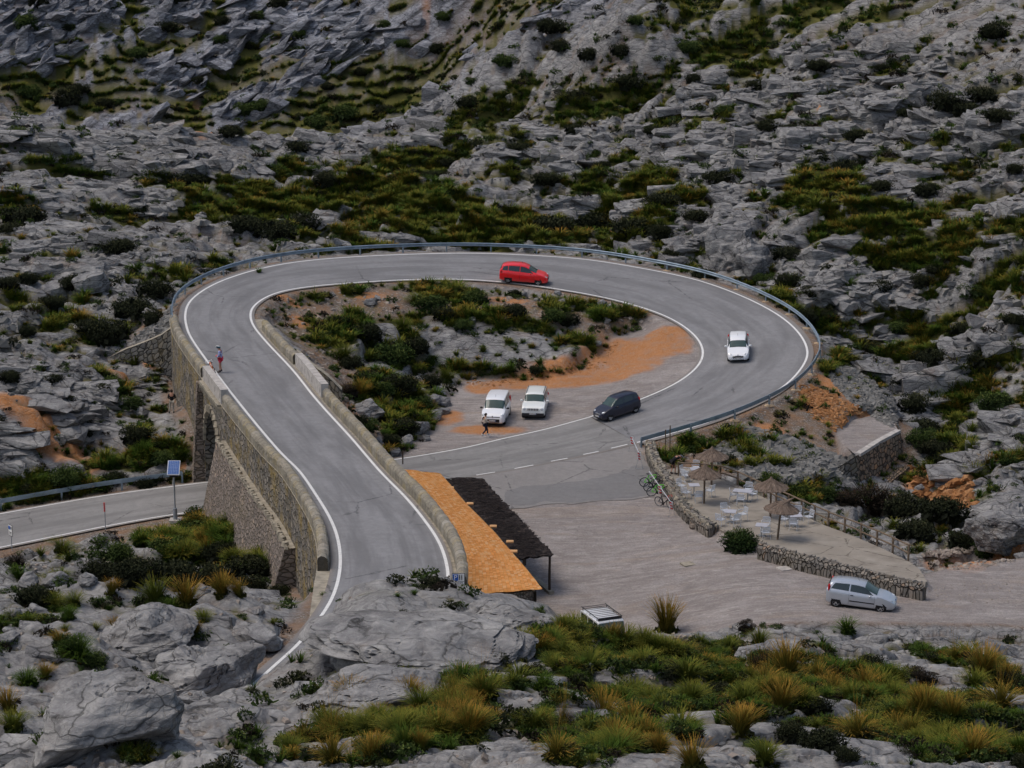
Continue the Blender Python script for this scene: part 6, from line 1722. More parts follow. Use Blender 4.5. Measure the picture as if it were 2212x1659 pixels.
# off-roader half hidden by the foreground, only its roof shows
c = P(1314,1337,2.0); hd = math.radians(-68)
df = [(-2.2,.5,.86,1.1,1.12,.8),(-2.18,.45,.88,1.2,1.85,.80),(-1.9,.45,.88,1.2,1.93,.80),(.2,.45,.88,1.2,1.95,.80),(.35,.45,.88,1.2,1.90,.79),(.62,.45,.88,1.18,1.22,.76),(1.9,.45,.86,1.12,1.14,.74),(2.0,.5,.84,1.0,1.02,.7)]
lr = car('white off-roader with a black roof rack, half hidden behind the foreground grass', 'car', (c.x, c.y, .05), hd, M['p_white'], df,
    dict(wheel_r=.38, front_x=1.35, rear_x=-1.2, side=[(-2.0,-1.1,0,0),(-1.0,-.3,0,0),(-.2,.42,0,-.1)], wind=(.60,.37), rearwin=(-2.19,-2.17), head=(1.97,.62,.95,.04,.12,.12,0), tail=(-2.2,.8,1.0,.04,.05,.08), mirror=(.6,1.3), fog=None, plate=(2.03,.7), boxes=[], doors=[.3,-.65], handles=[-.1]), 1.0)
rk = MB()
for y in (-.74, .74): rk.tube([(-2.1, y, 2.10), (.25, y, 2.12)], .025, 6)
for i in range(9): rk.tube([(-2.0+i*.27, -.74, 2.10), (-2.0+i*.27, .74, 2.10)], .016, 5)
for x in (-1.9, -.9, .1):
    for y in (-.74, .74): rk.tube([(x, y, 1.92), (x, y, 2.1)], .02, 5)
rk.box((.22, 0, 2.06), (.05, 1.45, .16)); rk.build('roof_rack', M['blackp'], lr)

# ------------------------------------------------------------------ people
def skin_chain(edges, co, rad, name, mat, parent, sub=1, root=0):
    me = bpy.data.meshes.new(name); me.from_pydata([co[k] for k in range(len(co))], edges, [])
    o = newobj(name, me)
    md = o.modifiers.new('s', 'SKIN'); md.use_smooth_shade = True
    for i, r in enumerate(rad):
        sv = me.skin_vertices[0].data[i]; sv.radius = (r, r) if not isinstance(r, tuple) else r; sv.use_root = (i == root)
    o.modifiers.new('u', 'SUBSURF').levels = sub; o.modifiers['u'].render_levels = sub
    bpy.context.view_layer.update()
    m2 = bpy.data.meshes.new_from_object(o.evaluated_get(bpy.context.evaluated_depsgraph_get()))
    m2.materials.clear(); m2.materials.append(mat); o.modifiers.clear(); o.data = m2; o.parent = parent
    m2.polygons.foreach_set('use_smooth', [True]*len(m2.polygons))
    return o
def person(label, loc, rz, J, top, legs, sleeve=1, shorts=False, helmet=None, hair=None, shoes=None, skinm=None, extra=None, s=1.0):
    """J: joints. pelvis, chest, neck, head, shL/elL/haL, shR.., hipL/knL/anL/toL, ..."""
    t = thing('person', label, 'person', tuple(loc), rz); t.scale = (s, s, s)
    J = {k: Vector(v) for k, v in J.items()}
    sk = skinm or M['skin']
    names = ['pelvis', 'waist', 'chest', 'neck', 'head', 'crown', 'shL', 'elL', 'wrL', 'haL', 'shR', 'elR', 'wrR', 'haR', 'hipL', 'knL', 'anL', 'toL', 'hipR', 'knR', 'anR', 'toR']
    J['waist'] = J['pelvis'].lerp(J['chest'], .45)
    for S_ in 'LR': J['wr'+S_] = J['el'+S_].lerp(J['ha'+S_], .82)
    d = (J['head']-J['neck']).normalized(); J['crown'] = J['head']+d*.11
    R_ = dict(pelvis=.13, waist=.115, chest=.135, neck=.055, head=.095, crown=.075, sh=.062, el=.042, wr=.028, ha=.034, hip=.085, kn=.055, an=.036, to=.036)
    rad = [R_.get(n, R_.get(n[:2], R_.get(n[:3], .05))) for n in names]
    ix = {n: i for i, n in enumerate(names)}
    E_ = [('pelvis','waist'),('waist','chest'),('chest','neck'),('neck','head'),('head','crown')]
    for S_ in 'LR': E_ += [('chest','sh'+S_),('sh'+S_,'el'+S_),('el'+S_,'wr'+S_),('wr'+S_,'ha'+S_),('pelvis','hip'+S_),('hip'+S_,'kn'+S_),('kn'+S_,'an'+S_),('an'+S_,'to'+S_)]
    body = skin_chain([(ix[a], ix[b]) for a, b in E_], [J[n] for n in names], rad, 'body', sk, t, 1)
    # fingers, nose and eyes
    for S_ in 'LR':
        h = J['ha'+S_]; dr = (h-J['wr'+S_]).normalized(); ac = dr.cross(Vector((0, 0, 1)) if abs(dr.z) < .8 else Vector((0, 1, 0))).normalized(); dn_ = dr.cross(ac)
        f = MB()
        for i, l in enumerate((.075, .088, .082, .065)):
            b_ = h+ac*(-.03+.02*i)+dr*.01; f.tube([b_, b_+dr*l*.55, b_+dr*l*.85+dn_*.02, b_+dr*l+dn_*.035], [.010, .009, .008, .006], 5)
        b_ = h-dr*.03-ac*.03; f.tube([b_, b_-ac*.03+dr*.03, b_-ac*.03+dr*.06+dn_*.01], [.011, .009, .007], 5)
        f.build('fingers', sk).parent = body
    fw = Vector((0, 1, 0)); 
    if 'face' in J: fw = (J['face']).normalized()
    sdv = fw.cross(d).normalized(); hc = J['head']+d*.03
    f = MB(); f.ell(hc+fw*.10-d*.01, (.016, .022, .026), 6, 5); f.ell(hc+sdv*.095, (.015, .02, .03), 6, 5); f.ell(hc-sdv*.095, (.015, .02, .03), 6, 5); f.build('nose_and_ears', sk).parent = body
    f = MB(); f.ell(hc+fw*.092+sdv*.033+d*.015, (.012, .01, .008), 6, 4); f.ell(hc+fw*.092-sdv*.033+d*.015, (.012, .01, .008), 6, 4); f.box(hc+fw*.096-d*.05, (.04, .012, .008)); f.build('eyes_and_mouth', M['hair']).parent = body
    # clothes: a little larger than the body
    nm = ['pelvis', 'waist', 'chest', 'shL', 'shR']; co = [J[n] for n in nm]; co[0] = J['pelvis']+(J['waist']-J['pelvis'])*.1; rd = [.148, .135, .155, .080, .080]; ed = [(0, 1), (1, 2), (2, 3), (2, 4)]
    co.append(J['chest'].lerp(J['neck'], .6)); rd.append(.075); ed.append((2, 5))
    for i, S_ in ((3, 'L'), (4, 'R')):
        q = J['sh'+S_].lerp(J['el'+S_], min(1, sleeve*1.0) if sleeve < 1 else 1); co.append(q); rd.append(.058); ed.append((i, len(co)-1))
        if sleeve >= 1: co.append(J['wr'+S_]); rd.append(.042); ed.append((len(co)-2, len(co)-1))
    skin_chain(ed, co, rd, 'jersey' if helmet else 'jacket', top, t, 1, 1)
    co = [J['pelvis']]; rd = [.150]; ed = []
    for S_ in 'LR':
        co.append(J['hip'+S_]); rd.append(.102); ed.append((0, len(co)-1))
        co.append(J['kn'+S_] if not shorts else J['hip'+S_].lerp(J['kn'+S_], .72)); rd.append(.070); ed.append((len(co)-2, len(co)-1))
        if not shorts: co.append(J['an'+S_]+Vector((0, 0, .03))); rd.append(.055); ed.append((len(co)-2, len(co)-1))
    skin_chain(ed, co, rd, 'shorts' if shorts else 'trousers', legs, t, 1, 0)
    for S_ in 'LR':
        m = MB(); a, b = J['an'+S_], J['to'+S_]; dd = b-a; dd.z = 0; dd.normalize()
        m.tube([a+Vector((0, 0, .06)), a, a+dd*.02-Vector((0, 0, .035))], [.05, .055, .05], 8); m.ell((a+b)/2+dd*.03+Vector((0, 0, -.03)), (.05, .05, .045), 8, 6); m.ell(a+dd*.10-Vector((0, 0, .04)), (.13 if abs(dd.x) > .7 else .052, .13 if abs(dd.y) > .7 else .052, .042), 8, 6)
        m.build('shoe', shoes or M['blackp'], t, smooth=True)
    Mx = Matrix((sdv, fw, d)).transposed()
    if helmet:
        m = MB(); m.ell(hc+d*.055-fw*.01, (.115, .15, .105), 12, 8, Mx); o = m.build('helmet', helmet, t, smooth=True)
        m = MB()
        for k in (-.05, 0, .05): m.tube([hc+d*.055+sdv*k+fw*.11+d*.065, hc+d*.165+sdv*k, hc+d*.055+sdv*k-fw*.13+d*.06], .010, 4)
        m.build('vents', M['white']).parent = o
    if hair:
        m = MB(); m.ell(hc+d*.03-fw*.02, (.102, .108, .115), 12, 8, Mx); m.build('hair', hair, t, smooth=True)
    if extra: extra(t, J, fw, d, sdv)
    return t
stand = dict(pelvis=(0,0,.95), chest=(0,.01,1.35), neck=(0,.02,1.50), head=(0,.05,1.62), shL=(-.19,0,1.42), shR=(.19,0,1.42), hipL=(-.10,0,.90), hipR=(.10,0,.90), knL=(-.11,.03,.50), knR=(.11,.02,.50), anL=(-.12,0,.09), anR=(.12,-.02,.09), toL=(-.13,.15,.04), toR=(.14,.13,.04),
             elL=(-.27,-.04,1.14), elR=(.27,-.04,1.14), haL=(-.24,.16,1.0), haR=(.24,.16,1.0))
def J_(**k): d = dict(stand); d.update(k); return d
def jersey_blue():
    t = NT('blue_white_jersey'); v = t.pos(); n = t.noise(v, 5, 3)
    return t.done(t.ramp(n, [(.40, (.06, .08, .30)), (.47, (.20, .24, .55)), (.55, (.60, .62, .75)), (.62, (.16, .20, .5))]), .7)
M['jersey'] = jersey_blue(); M['redwhite'] = simple('red_white_shorts', (.55, .03, .07), .7, var=.5, scale=6)
M['cloth_black'] = simple('black_cloth', (.012, .012, .014), .85); M['khaki'] = simple('light_khaki_cloth', (.36, .33, .28), .9, var=.15)
M['cream'] = simple('cream_cloth', (.55, .48, .40), .9, var=.12); M['navy'] = simple('dark_navy_denim', (.018, .024, .045), .9)
M['helm'] = simple('dark_helmet', (.02, .06, .09), .35, var=.4, scale=8); M['helmg'] = simple('grey_helmet', (.10, .11, .13), .4, var=.4, scale=9)
# cyclist at the pale parapet, looking down at what his hands hold
q = P(477, 806, 7.2); zr = 7.25
person('cyclist in a blue and white jersey and red shorts standing on the bridge', (q.x, q.y, zr+.02), math.radians(78), J_(head=(0,.09,1.60), elL=(-.25,.02,1.12), elR=(.25,.02,1.12), haL=(-.06,.25,1.08), haR=(.08,.25,1.08), knR=(.12,.05,.5)), M['jersey'], M['redwhite'], 1, True, helmet=M['helm'], shoes=M['blackp'],
    extra=lambda t, J, fw, d, sdv: (MB().ell(J['haL'], (.05, .06, .05), 8, 6).build('glove', M['red'], t), MB().ell(J['haR'], (.05, .06, .05), 8, 6).build('glove', M['red'], t)), s=1.06)
b = bike('racing bicycle leaning against the pale bridge parapet beside the cyclist', (q.x-.28, q.y-1.0, zr), (q.x-.72, q.y+.15, zr), M['orange'], lean=-.20, tape=M['white'], group=None)
# man in black top and pale trousers at the foot of the causeway wall, seen from behind
q = Pf(372, 893, lambda x, y: float(ground(np.array([x]), np.array([y]))[0]))
person('man in a black jacket and pale trousers standing at the foot of the causeway', (q.x, q.y, q.z), math.radians(6), J_(elL=(-.26,.06,1.14), elR=(.26,.06,1.14), haL=(-.08,.26,1.05), haR=(.08,.26,1.05), knL=(-.15,.03,.5), anL=(-.20,0,.09), toL=(-.23,.14,.04)), M['cloth_black'], M['khaki'], 1, False, hair=M['hair'])
# woman walking past the van
q = P(1048, 942, 0)
def bag(t, J, fw, d, sdv):
    MB().ell((-.02, .17, 1.02), (.13, .08, .17), 10, 7).build('bag', M['wood_dark'], t, smooth=True)
    MB().tube([(-.02, -.08, 1.50), (-.03, -.18, 1.40), (-.02, -.19, 1.22)], [.045, .05, .025], 7).build('ponytail', M['hair'], t)
person('woman in a cream top and dark trousers walking past the front of the white van', (q.x, q.y, 0), math.radians(-70), J_(knL=(-.09,.20,.52), anL=(-.09,.24,.10), toL=(-.09,.39,.05), knR=(.09,.04,.50), anR=(.09,-.26,.16), toR=(.09,-.13,.05), pelvis=(0,0,.93), elL=(-.25,.08,1.15), elR=(.25,.05,1.15), haL=(-.14,.30,1.18), haR=(.13,.28,1.14)), M['cream'], M['navy'], 1, False, hair=M['hair'], shoes=M['white'], extra=bag, s=.98)
# cyclist bending over by the end of the low wall
q = Pf(1455, 1024, terr_z)
def gl(t, J, fw, d, sdv):
    for k in ('haL', 'haR'): MB().ell(J[k], (.05, .06, .045), 8, 6).build('glove', M['blackp'], t)
person('cyclist all in black with a grey helmet bending over the fence end', (q.x, q.y, q.z), math.radians(-62), J_(pelvis=(0,-.12,.95), chest=(0,.28,1.20), neck=(0,.42,1.24), head=(0,.55,1.20), face=(0,.45,-.9), shL=(-.19,.33,1.20), shR=(.19,.33,1.20), elL=(-.24,.36,.98), elR=(.24,.40,.98), haL=(-.16,.62,.88), haR=(.16,.62,.88), hipL=(-.10,-.10,.90), hipR=(.10,-.10,.90), knL=(-.11,-.02,.50), knR=(.11,.06,.50), anL=(-.12,-.14,.09), toL=(-.12,.0,.04), anR=(.12,.05,.09), toR=(.12,.2,.04)), M['cloth_black'], M['cloth_black'], .55, True, helmet=M['helmg'], extra=gl, s=1.0)
# ------------------------------------------------------------------ vegetation
def blades(seed, n, R, H, w=.014, droop=.9, tipgold=.5, seg=3):
    r = np.random.default_rng(seed)
    az = r.uniform(0, 2*PI, n); rad = np.sqrt(r.uniform(0, 1, n))
    L = H*r.uniform(.65, 1.15, n); out = R*(.15+.95*rad)*r.uniform(.7, 1.1, n)
    b = np.stack([np.cos(az), np.sin(az)], 1)*(.16*R*rad)[:, None]
    V = []; T = []
    tw = r.uniform(-.5, .5, n)
    for i in range(seg+1):
        t = i/seg
        x = b[:, 0]+np.cos(az+tw*t)*out*t**1.3; y = b[:, 1]+np.sin(az+tw*t)*out*t**1.3
        z = L*(t*1.35-droop*(.25+rad)*t**2.2*.62)
        ww = w*(1-.85*t)*r.uniform(.8, 1.3, n)
        px, py = -np.sin(az)*ww, np.cos(az)*ww
        V += [np.stack([x-px, y-py, z], 1), np.stack([x+px, y+py, z], 1)]
        tt = np.clip(.10+.75*t*(.55+.6*r.uniform(0, 1, n)*tipgold)+r.uniform(-.10, .12, n), 0, 1); T += [tt, tt]
    V = np.stack(V, 1); T = np.stack(T, 1)           # n, 2(seg+1), 3
    k = 2*(seg+1); base = (np.arange(n)*k)[:, None]
    Fq = np.concatenate([base+np.array([[2*i, 2*i+1, 2*i+3, 2*i+2]]) for i in range(seg)], 0)
    return V.reshape(-1, 3), Fq, T.reshape(-1)
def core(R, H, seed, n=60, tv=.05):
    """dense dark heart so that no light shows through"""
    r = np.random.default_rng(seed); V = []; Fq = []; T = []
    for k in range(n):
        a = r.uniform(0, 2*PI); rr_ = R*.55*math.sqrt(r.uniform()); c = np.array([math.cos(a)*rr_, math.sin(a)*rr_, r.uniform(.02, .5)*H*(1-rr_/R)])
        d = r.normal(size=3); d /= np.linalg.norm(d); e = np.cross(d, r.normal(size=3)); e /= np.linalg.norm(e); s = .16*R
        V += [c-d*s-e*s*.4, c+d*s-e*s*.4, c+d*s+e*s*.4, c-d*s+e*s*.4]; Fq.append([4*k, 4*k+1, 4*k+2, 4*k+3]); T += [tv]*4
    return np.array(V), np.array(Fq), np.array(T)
def cat_(*parts):
    V = []; Fq = []; T = []; o = 0
    for v, f, t in parts: V.append(v); Fq.append(f+o); T.append(t); o += len(v)
    return np.concatenate(V), np.concatenate(Fq), np.concatenate(T)
def leaves(seed, n, rx, rz, leaf=.07, lumps=14, aspect=.55, thin=0, open_=0.0):
    r = np.random.default_rng(seed)
    C = []; 
    for k in range(lumps):
        a = r.uniform(0, 2*PI); q = math.sqrt(r.uniform()); rad = rx*(.28+.22*r.uniform())
        C.append((math.cos(a)*q*rx*.68, math.sin(a)*q*rx*.68, rz*(.22+.55*r.uniform()*(1-.55*q*q)), rad))
    C = np.array(C); k = r.integers(0, lumps, n)
    d = r.normal(size=(n, 3)); d /= np.linalg.norm(d, axis=1)[:, None]; d[:, 2] = np.where(d[:, 2] < -.35, -d[:, 2], d[:, 2])
    rr_ = C[k, 3]*(r.uniform(0, 1, n)**(.28))*(1+open_*r.uniform(0, 1, n)**3)
    p = C[k, :3]+d*rr_[:, None]*np.array([1, 1, rz/rx*1.05 if rz < rx else .95])
    p[:, 2] = np.maximum(p[:, 2], .02)
    a = r.normal(size=(n, 3))*.7+d*.6; a /= np.linalg.norm(a, axis=1)[:, None]
    b = np.cross(a, r.normal(size=(n, 3))); b /= np.linalg.norm(b, axis=1)[:, None]
    s = leaf*r.uniform(.6, 1.4, n)[:, None]
    V = np.stack([p-a*s*0-b*s*aspect*.5, p+a*s*.5-b*s*aspect*.0, p+a*s, p+a*s*.5+b*s*aspect], 1)
    V = np.stack([p, p+a*s*.5-b*s*aspect*.5, p+a*s, p+a*s*.5+b*s*aspect*.5], 1)
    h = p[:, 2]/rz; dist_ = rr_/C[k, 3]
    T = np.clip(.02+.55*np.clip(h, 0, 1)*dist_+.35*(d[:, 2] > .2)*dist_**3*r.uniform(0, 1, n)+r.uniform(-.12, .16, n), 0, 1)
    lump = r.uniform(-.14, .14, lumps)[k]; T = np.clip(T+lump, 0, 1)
    return V.reshape(-1, 3), np.arange(4*n).reshape(n, 4), np.repeat(T, 4)
def stems(seed, n, rx, rz, w=.02):
    r = np.random.default_rng(seed); V = []; Fq = []; T = []
    for k in range(n):
        a = r.uniform(0, 2*PI); b0 = np.array([0, 0, 0.]); b1 = np.array([math.cos(a)*rx*.5, math.sin(a)*rx*.5, rz*.5]); b2 = np.array([math.cos(a+.3)*rx*.95*r.uniform(.6, 1.1), math.sin(a+.3)*rx*.95*r.uniform(.6, 1.1), rz*r.uniform(.7, 1.15)])
        s = np.array([-math.sin(a), math.cos(a), 0])*w; o = len(V)
        V += [b0-s, b0+s, b1+s*.7, b1-s*.7, b2+s*.3, b2-s*.3]; Fq += [[o, o+1, o+2, o+3], [o+3, o+2, o+4, o+5]]; T += [.05]*6
    return np.array(V), np.array(Fq), np.array(T)
def veg_mesh(name, data, mat):
    V, Fq, T = data; me = np_mesh(name, V, Fq)
    a = me.attributes.new('tint', 'FLOAT_COLOR', 'POINT'); a.data.foreach_set('color', np.stack([T, T, T, np.ones(len(T))], 1).astype(np.float32).ravel())
    me.materials.append(mat); return me
TUS = [('tus', blades(1, 230, .62, .62)), ('tus_green', blades(2, 220, .58, .55, tipgold=.1)), ('tus_gold', blades(3, 240, .55, .72, droop=.6, tipgold=1)), ('tus', blades(4, 260, .75, .60, tipgold=.7)), ('tus_green', blades(5, 190, .50, .50, tipgold=.15)), ('tus_gold', cat_(blades(6, 200, .6, .60, tipgold=.8), blades(16, 30, .40, 1.15, w=.006, droop=.25, tipgold=1)))]
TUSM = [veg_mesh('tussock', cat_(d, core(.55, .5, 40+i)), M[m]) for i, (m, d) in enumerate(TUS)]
TCOL = ['golden-green', 'fresh green', 'orange-gold', 'broad yellowish', 'small green', 'tall seeding golden']
SHR_ = [('shrub', leaves(11, 2600, 1, .75, .085)), ('shrub', leaves(12, 2600, 1, .6, .08, 18)), ('shrub_green', leaves(13, 2400, 1, .8, .09, 12)), ('shrub_brown', cat_(leaves(14, 1500, 1, .8, .07, 12, open_=.35), stems(3, 60, 1, .9))), ('shrub', leaves(15, 2400, 1, .95, .085, 12)),
        ('oleander', cat_(leaves(17, 3600, 1, 1.1, .15, 22, .22, open_=.25))), ('shrub_brown', leaves(18, 2600, 1, 1.45, .08, 9))]
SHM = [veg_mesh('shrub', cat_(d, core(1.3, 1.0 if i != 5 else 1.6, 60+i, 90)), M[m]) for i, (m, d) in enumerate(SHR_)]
SCOL = ['dark', 'dark spreading', 'green leafy', 'brown twiggy', 'dark rounded', 'bright green oleander', 'black conical']
LAND = [(1130,580,'red car'),(1595,750,'white car on the loop'),(1063,890,'white van'),(1155,880,'boxy off-roader'),(1328,885,'dark hatchback'),(1862,1283,'silver hatchback'),(1312,1335,'roof rack'),(475,775,'standing cyclist'),(371,860,'man at the wall foot'),
 (378,1010,'solar panel'),(228,1110,'red marker post'),(25,1160,'small white sign'),(990,1252,'parking sign'),(1600,1155,'oleander'),(1686,1095,'leaning parasol'),(1905,980,'square ochre wall'),(1580,500,'rock tower'),(320,340,'rounded slab'),(900,355,'golden meadow'),(2080,210,'big dark thicket'),
 (1200,60,'cliff cave'),(1975,1195,'fence end'),(2140,1110,'big right boulder'),(1790,1240,'dry-stone wall'),(560,1130,'buttress wall'),(300,790,'sloping rubble wall'),(1130,770,'smooth slab inside the loop'),(1240,760,'orange earth'),(460,950,'bridge arch'),(930,1330,'big foreground rock'),(1610,1350,'black conical bush'),(1990,1450,'large black bush'),(1060,1140,'pergola'),
 (0,0,'top left corner'),(2212,0,'top right corner'),(0,1659,'bottom left corner'),(2212,1659,'bottom right corner'),(1106,1659,'bottom edge centre'),(1106,0,'top edge centre'),(0,560,'left edge'),(2212,620,'right edge'),(1650,1659,'bottom edge right of centre'),(600,1659,'bottom edge left of centre'),(600,1430,'road line in the cutting'),(500,0,'top edge left of centre'),(1650,0,'top edge right of centre'),(900,530,'far guardrail'),(1760,760,'right guardrail bend'),(390,650,'left guardrail bend'),(160,1060,'lower guardrail')]
used = set()
def where(u, v, head):
    L_ = sorted(LAND, key=lambda q: math.hypot(q[0]-u, q[1]-v))
    def rel(q):
        dx, dy = u-q[0], v-q[1]; d = math.hypot(dx, dy)
        far = 'close' if d < 70 else ('' if d < 190 else 'well')
        if abs(dx) > 2.2*abs(dy): w = 'right of' if dx > 0 else 'left of'
        elif abs(dy) > 2.2*abs(dx): w = 'below' if dy > 0 else 'above'
        else: w = ('below' if dy > 0 else 'above')+(' right of' if dx > 0 else ' left of')
        return (far+' '+w).strip()+' the '+q[2]
    cands = [f'{head} {rel(L_[0])}', f'{head} {rel(L_[1])}', f'{head} {rel(L_[0])}, towards the {L_[1][2]}', f'{head} {rel(L_[0])}, towards the {L_[2][2]}', f'{head} {rel(L_[1])}, towards the {L_[3][2]}', f'{head} {rel(L_[2])}, towards the {L_[0][2]}', f'{head} {rel(L_[2])}', f'{head} {rel(L_[3])}']
    for c in cands:
        if c not in used and len(c.split()) <= 16: used.add(c); return c
    c = cands[0]; return c
def scale_at(p): return F/(p-Vector((0, 0, CAMH))).length
def gcell(u, v):
    th = math.atan2(u-1106, F*CP+(829.5-v)*SP); c = int(round((th+AMAX)/(2*AMAX)*(NA-1)))
    if c < 0 or c >= NA: return None
    r = int(np.searchsorted(-VMIN[:, c], -v))
    if r >= NRr-2 or RR[r, c] > 440: return None
    return r, c
road_block = np.minimum.reduce([S_loop, S_near, S_low, S_lot, S_ter, S_isl+.6, S_plt, S_cw-.5, S_vrg+1.0])
TAKEN = []
SKYS, SUNS = .135, 1.25
def blocked(p, rad):
    return float(samp(road_block, np.array([p.x]), np.array([p.y]), 9.)[0]) < rad
# --- shrubs (u, v of the foot, width px, kind)
SH = [(590,505,110,1),(650,500,100,0),(530,490,90,1),(255,545,95,1),(215,530,60,0),(330,640,90,0),(290,690,110,1),(240,740,110,0),(200,720,90,1),(335,700,60,4),(400,405,110,1),(50,480,110,0),(20,500,80,1),(145,235,80,4),(175,222,50,0),(230,235,55,0),(60,215,60,2),
 (1190,500,120,1),(1290,490,90,0),(1370,500,110,1),(1420,520,80,0),(1430,440,90,1),(1550,395,80,1),(1360,190,90,1),(1240,215,80,1),(1010,232,70,1),(890,380,50,0),(935,385,60,1),(960,360,50,1),(1190,95,90,0),(1215,110,60,4),(1270,130,60,0),(1090,140,60,2),(1660,280,70,0),(1700,285,50,1),(2050,235,90,4),(2120,220,100,0),(2160,260,80,1),(2090,265,80,0),(1990,300,50,1),(2150,80,90,0),(1370,50,50,2),(1830,370,90,1),(1770,340,40,1),(1560,250,50,2),(1490,120,60,2),(1850,300,60,0),(1960,250,60,1),(1900,150,50,1),(2190,390,50,0),(1300,370,50,0),(1410,290,50,1),(1180,400,80,1),(1500,480,60,1),(700,400,60,4),(710,385,50,0),(560,435,40,1),(770,620,0,1),
 (560,60,60,2),(700,150,50,4),(710,200,40,0),(780,170,40,0),(650,100,40,2),(830,60,40,2),(600,40,50,0),(690,280,60,2),(740,275,70,2),(530,250,60,2),(570,245,50,2),(500,300,60,1),(400,160,60,4),(360,90,60,0),(300,130,50,2),(430,200,40,0),(480,110,40,2),(540,110,34,4),(150,90,40,0),(90,20,70,0),(60,60,60,2),(870,150,40,2),(960,60,40,2),(1020,180,40,2),(390,20,50,0),(250,20,40,2),(40,300,60,2),
 (1740,700,70,0),(1790,690,60,4),(1700,620,80,0),(1650,610,60,2),(1900,640,60,0),(1990,620,60,4),(2020,600,50,0),(1760,650,70,1),(1880,760,60,0),(1945,835,80,0),(1965,885,100,4),(1990,935,100,0),(2015,985,90,1),(1990,960,90,2),(2050,1000,80,1),(1880,1100,110,3),(1960,1110,120,0),(2040,1120,130,0),(1830,1090,90,3),(1780,1078,70,2),(1980,1160,120,0),(2080,1180,90,0),(1720,1070,60,2),(1660,1040,50,2),(2010,780,100,1),(2120,790,100,0),(2080,720,70,0),(2150,880,90,2),(2190,700,60,1),(1940,720,60,2),(2100,640,70,2),(2130,1210,60,2),(1570,1003,60,0),(1700,560,90,0),(1240,290,60,0),(560,60,60,0),(640,330,60,1),(300,470,60,0),(1640,200,70,0),(1770,150,60,0),(1900,420,60,1),(2000,420,70,0),(1500,180,50,0),(830,250,60,0),(950,120,50,0),(1120,330,60,1),(480,60,40,0),(1340,130,60,0),(1450,560,60,0),(1520,600,60,1),(1390,1560,90,0),(1560,1500,80,0),(1780,1620,110,0),(1250,1600,90,0),(1450,1480,70,0),(1880,1450,80,0),(2080,1520,100,0),(1000,1560,80,0),(1150,1460,70,0),(1640,1450,60,3),(1700,1600,90,0),(2180,1480,80,0),(2180,1000,60,2),
 (930,665,90,2),(960,690,70,0),(1030,655,70,2),(990,640,60,0),(790,730,90,0),(840,780,110,2),(800,830,90,0),(860,850,100,0),(900,880,80,2),(870,930,80,0),(790,930,70,2),(730,700,60,1),(1110,680,70,0),(1190,700,60,2),(1230,705,60,0),(1000,715,60,2),(1155,805,44,0),(900,765,80,0),(930,830,60,0),(760,790,70,0),(820,870,80,2),(750,855,60,3),(840,960,60,0),(1110,640,40,0),(775,930,50,0),(1190,660,40,2),
 (300,965,80,4),(280,880,60,2),(180,940,60,0),(240,850,60,2),(60,610,60,0),(20,620,60,0),(110,660,70,1),(60,730,50,0),(160,620,70,1),(120,830,50,0),(20,820,60,0),(350,1000,60,2),(250,1040,70,0),(140,1050,80,2),(60,1060,70,0),(320,1050,60,0),
 (430,1160,100,2),(430,1120,70,2),(360,1190,90,2),(480,1215,100,0),(540,1235,110,0),(220,1250,110,0),(300,1255,130,0),(380,1265,130,0),(460,1268,120,0),(540,1270,90,0),(250,1215,80,2),(540,1195,44,4),(75,1305,100,0),(30,1225,60,3),(600,1285,60,0),(340,970,50,0),
 (932,1268,70,0),(1245,1325,90,3),(1215,1300,60,3),(1290,1330,60,3),(1230,1372,100,2),(1160,1330,40,2),(1110,1268,50,3),(1560,1335,95,2),(1530,1330,50,0),(1080,1440,70,0),(1120,1430,50,0),(1310,1372,44,1),(2212,1660,80,0),(1830,1640,80,0),(1760,1560,90,0),(480,1690,140,0),(700,1640,60,0),(300,1400,100,0),(200,1440,70,2),(150,1400,70,2)]
def mkshrub(k, p, wpx, hs=1.0, label=None, group='shrubs growing among the rocks'):
    s = wpx/2/scale_at(p)
    o = newobj('shrub' if k != 5 else 'oleander_bush', SHM[k]); o.location = p-Vector((0, 0, .10*s)); o.scale = (s, s, s*hs*random.uniform(.9, 1.15)); o.rotation_euler.z = random.uniform(0, 6.28)
    u, v, _ = proj(p.x, p.y, p.z)
    size = 'small' if wpx < 55 else ('medium' if wpx < 90 else 'large')
    tag(o, label or where(u, v, f'{size} {SCOL[k]} shrub'), 'shrub', group if label is None else None); return o
nsh = 0
for (u, v, w, k) in SH:
    if w < 10: continue
    h = hit(u, v)
    if h is None or h.y > 430 or (blocked(h, .15) and not (1480 < u < 1600 and v < 1015)): continue
    mkshrub(k, h, w*random.uniform(.9, 1.1)); nsh += 1
p = Pf(1600, 1188, lot_z)
s_ = 46/scale_at(p); ol = mkshrub(5, p, 92, 1.0, 'large bright green oleander bush in the gap between the two low walls')
p = Pf(1520, 1138, lot_z); mkshrub(5, p, 34, .9, 'small oleander growing out of the end of the curved low wall')
h = hit(1612, 1372); mkshrub(6, h, 46, 1.0, 'black conical bush standing on the foreground ridge above the gravel')
h = hit(1990, 1478); mkshrub(6, h, 84, .6, 'large black conical bush on the right of the foreground slope')
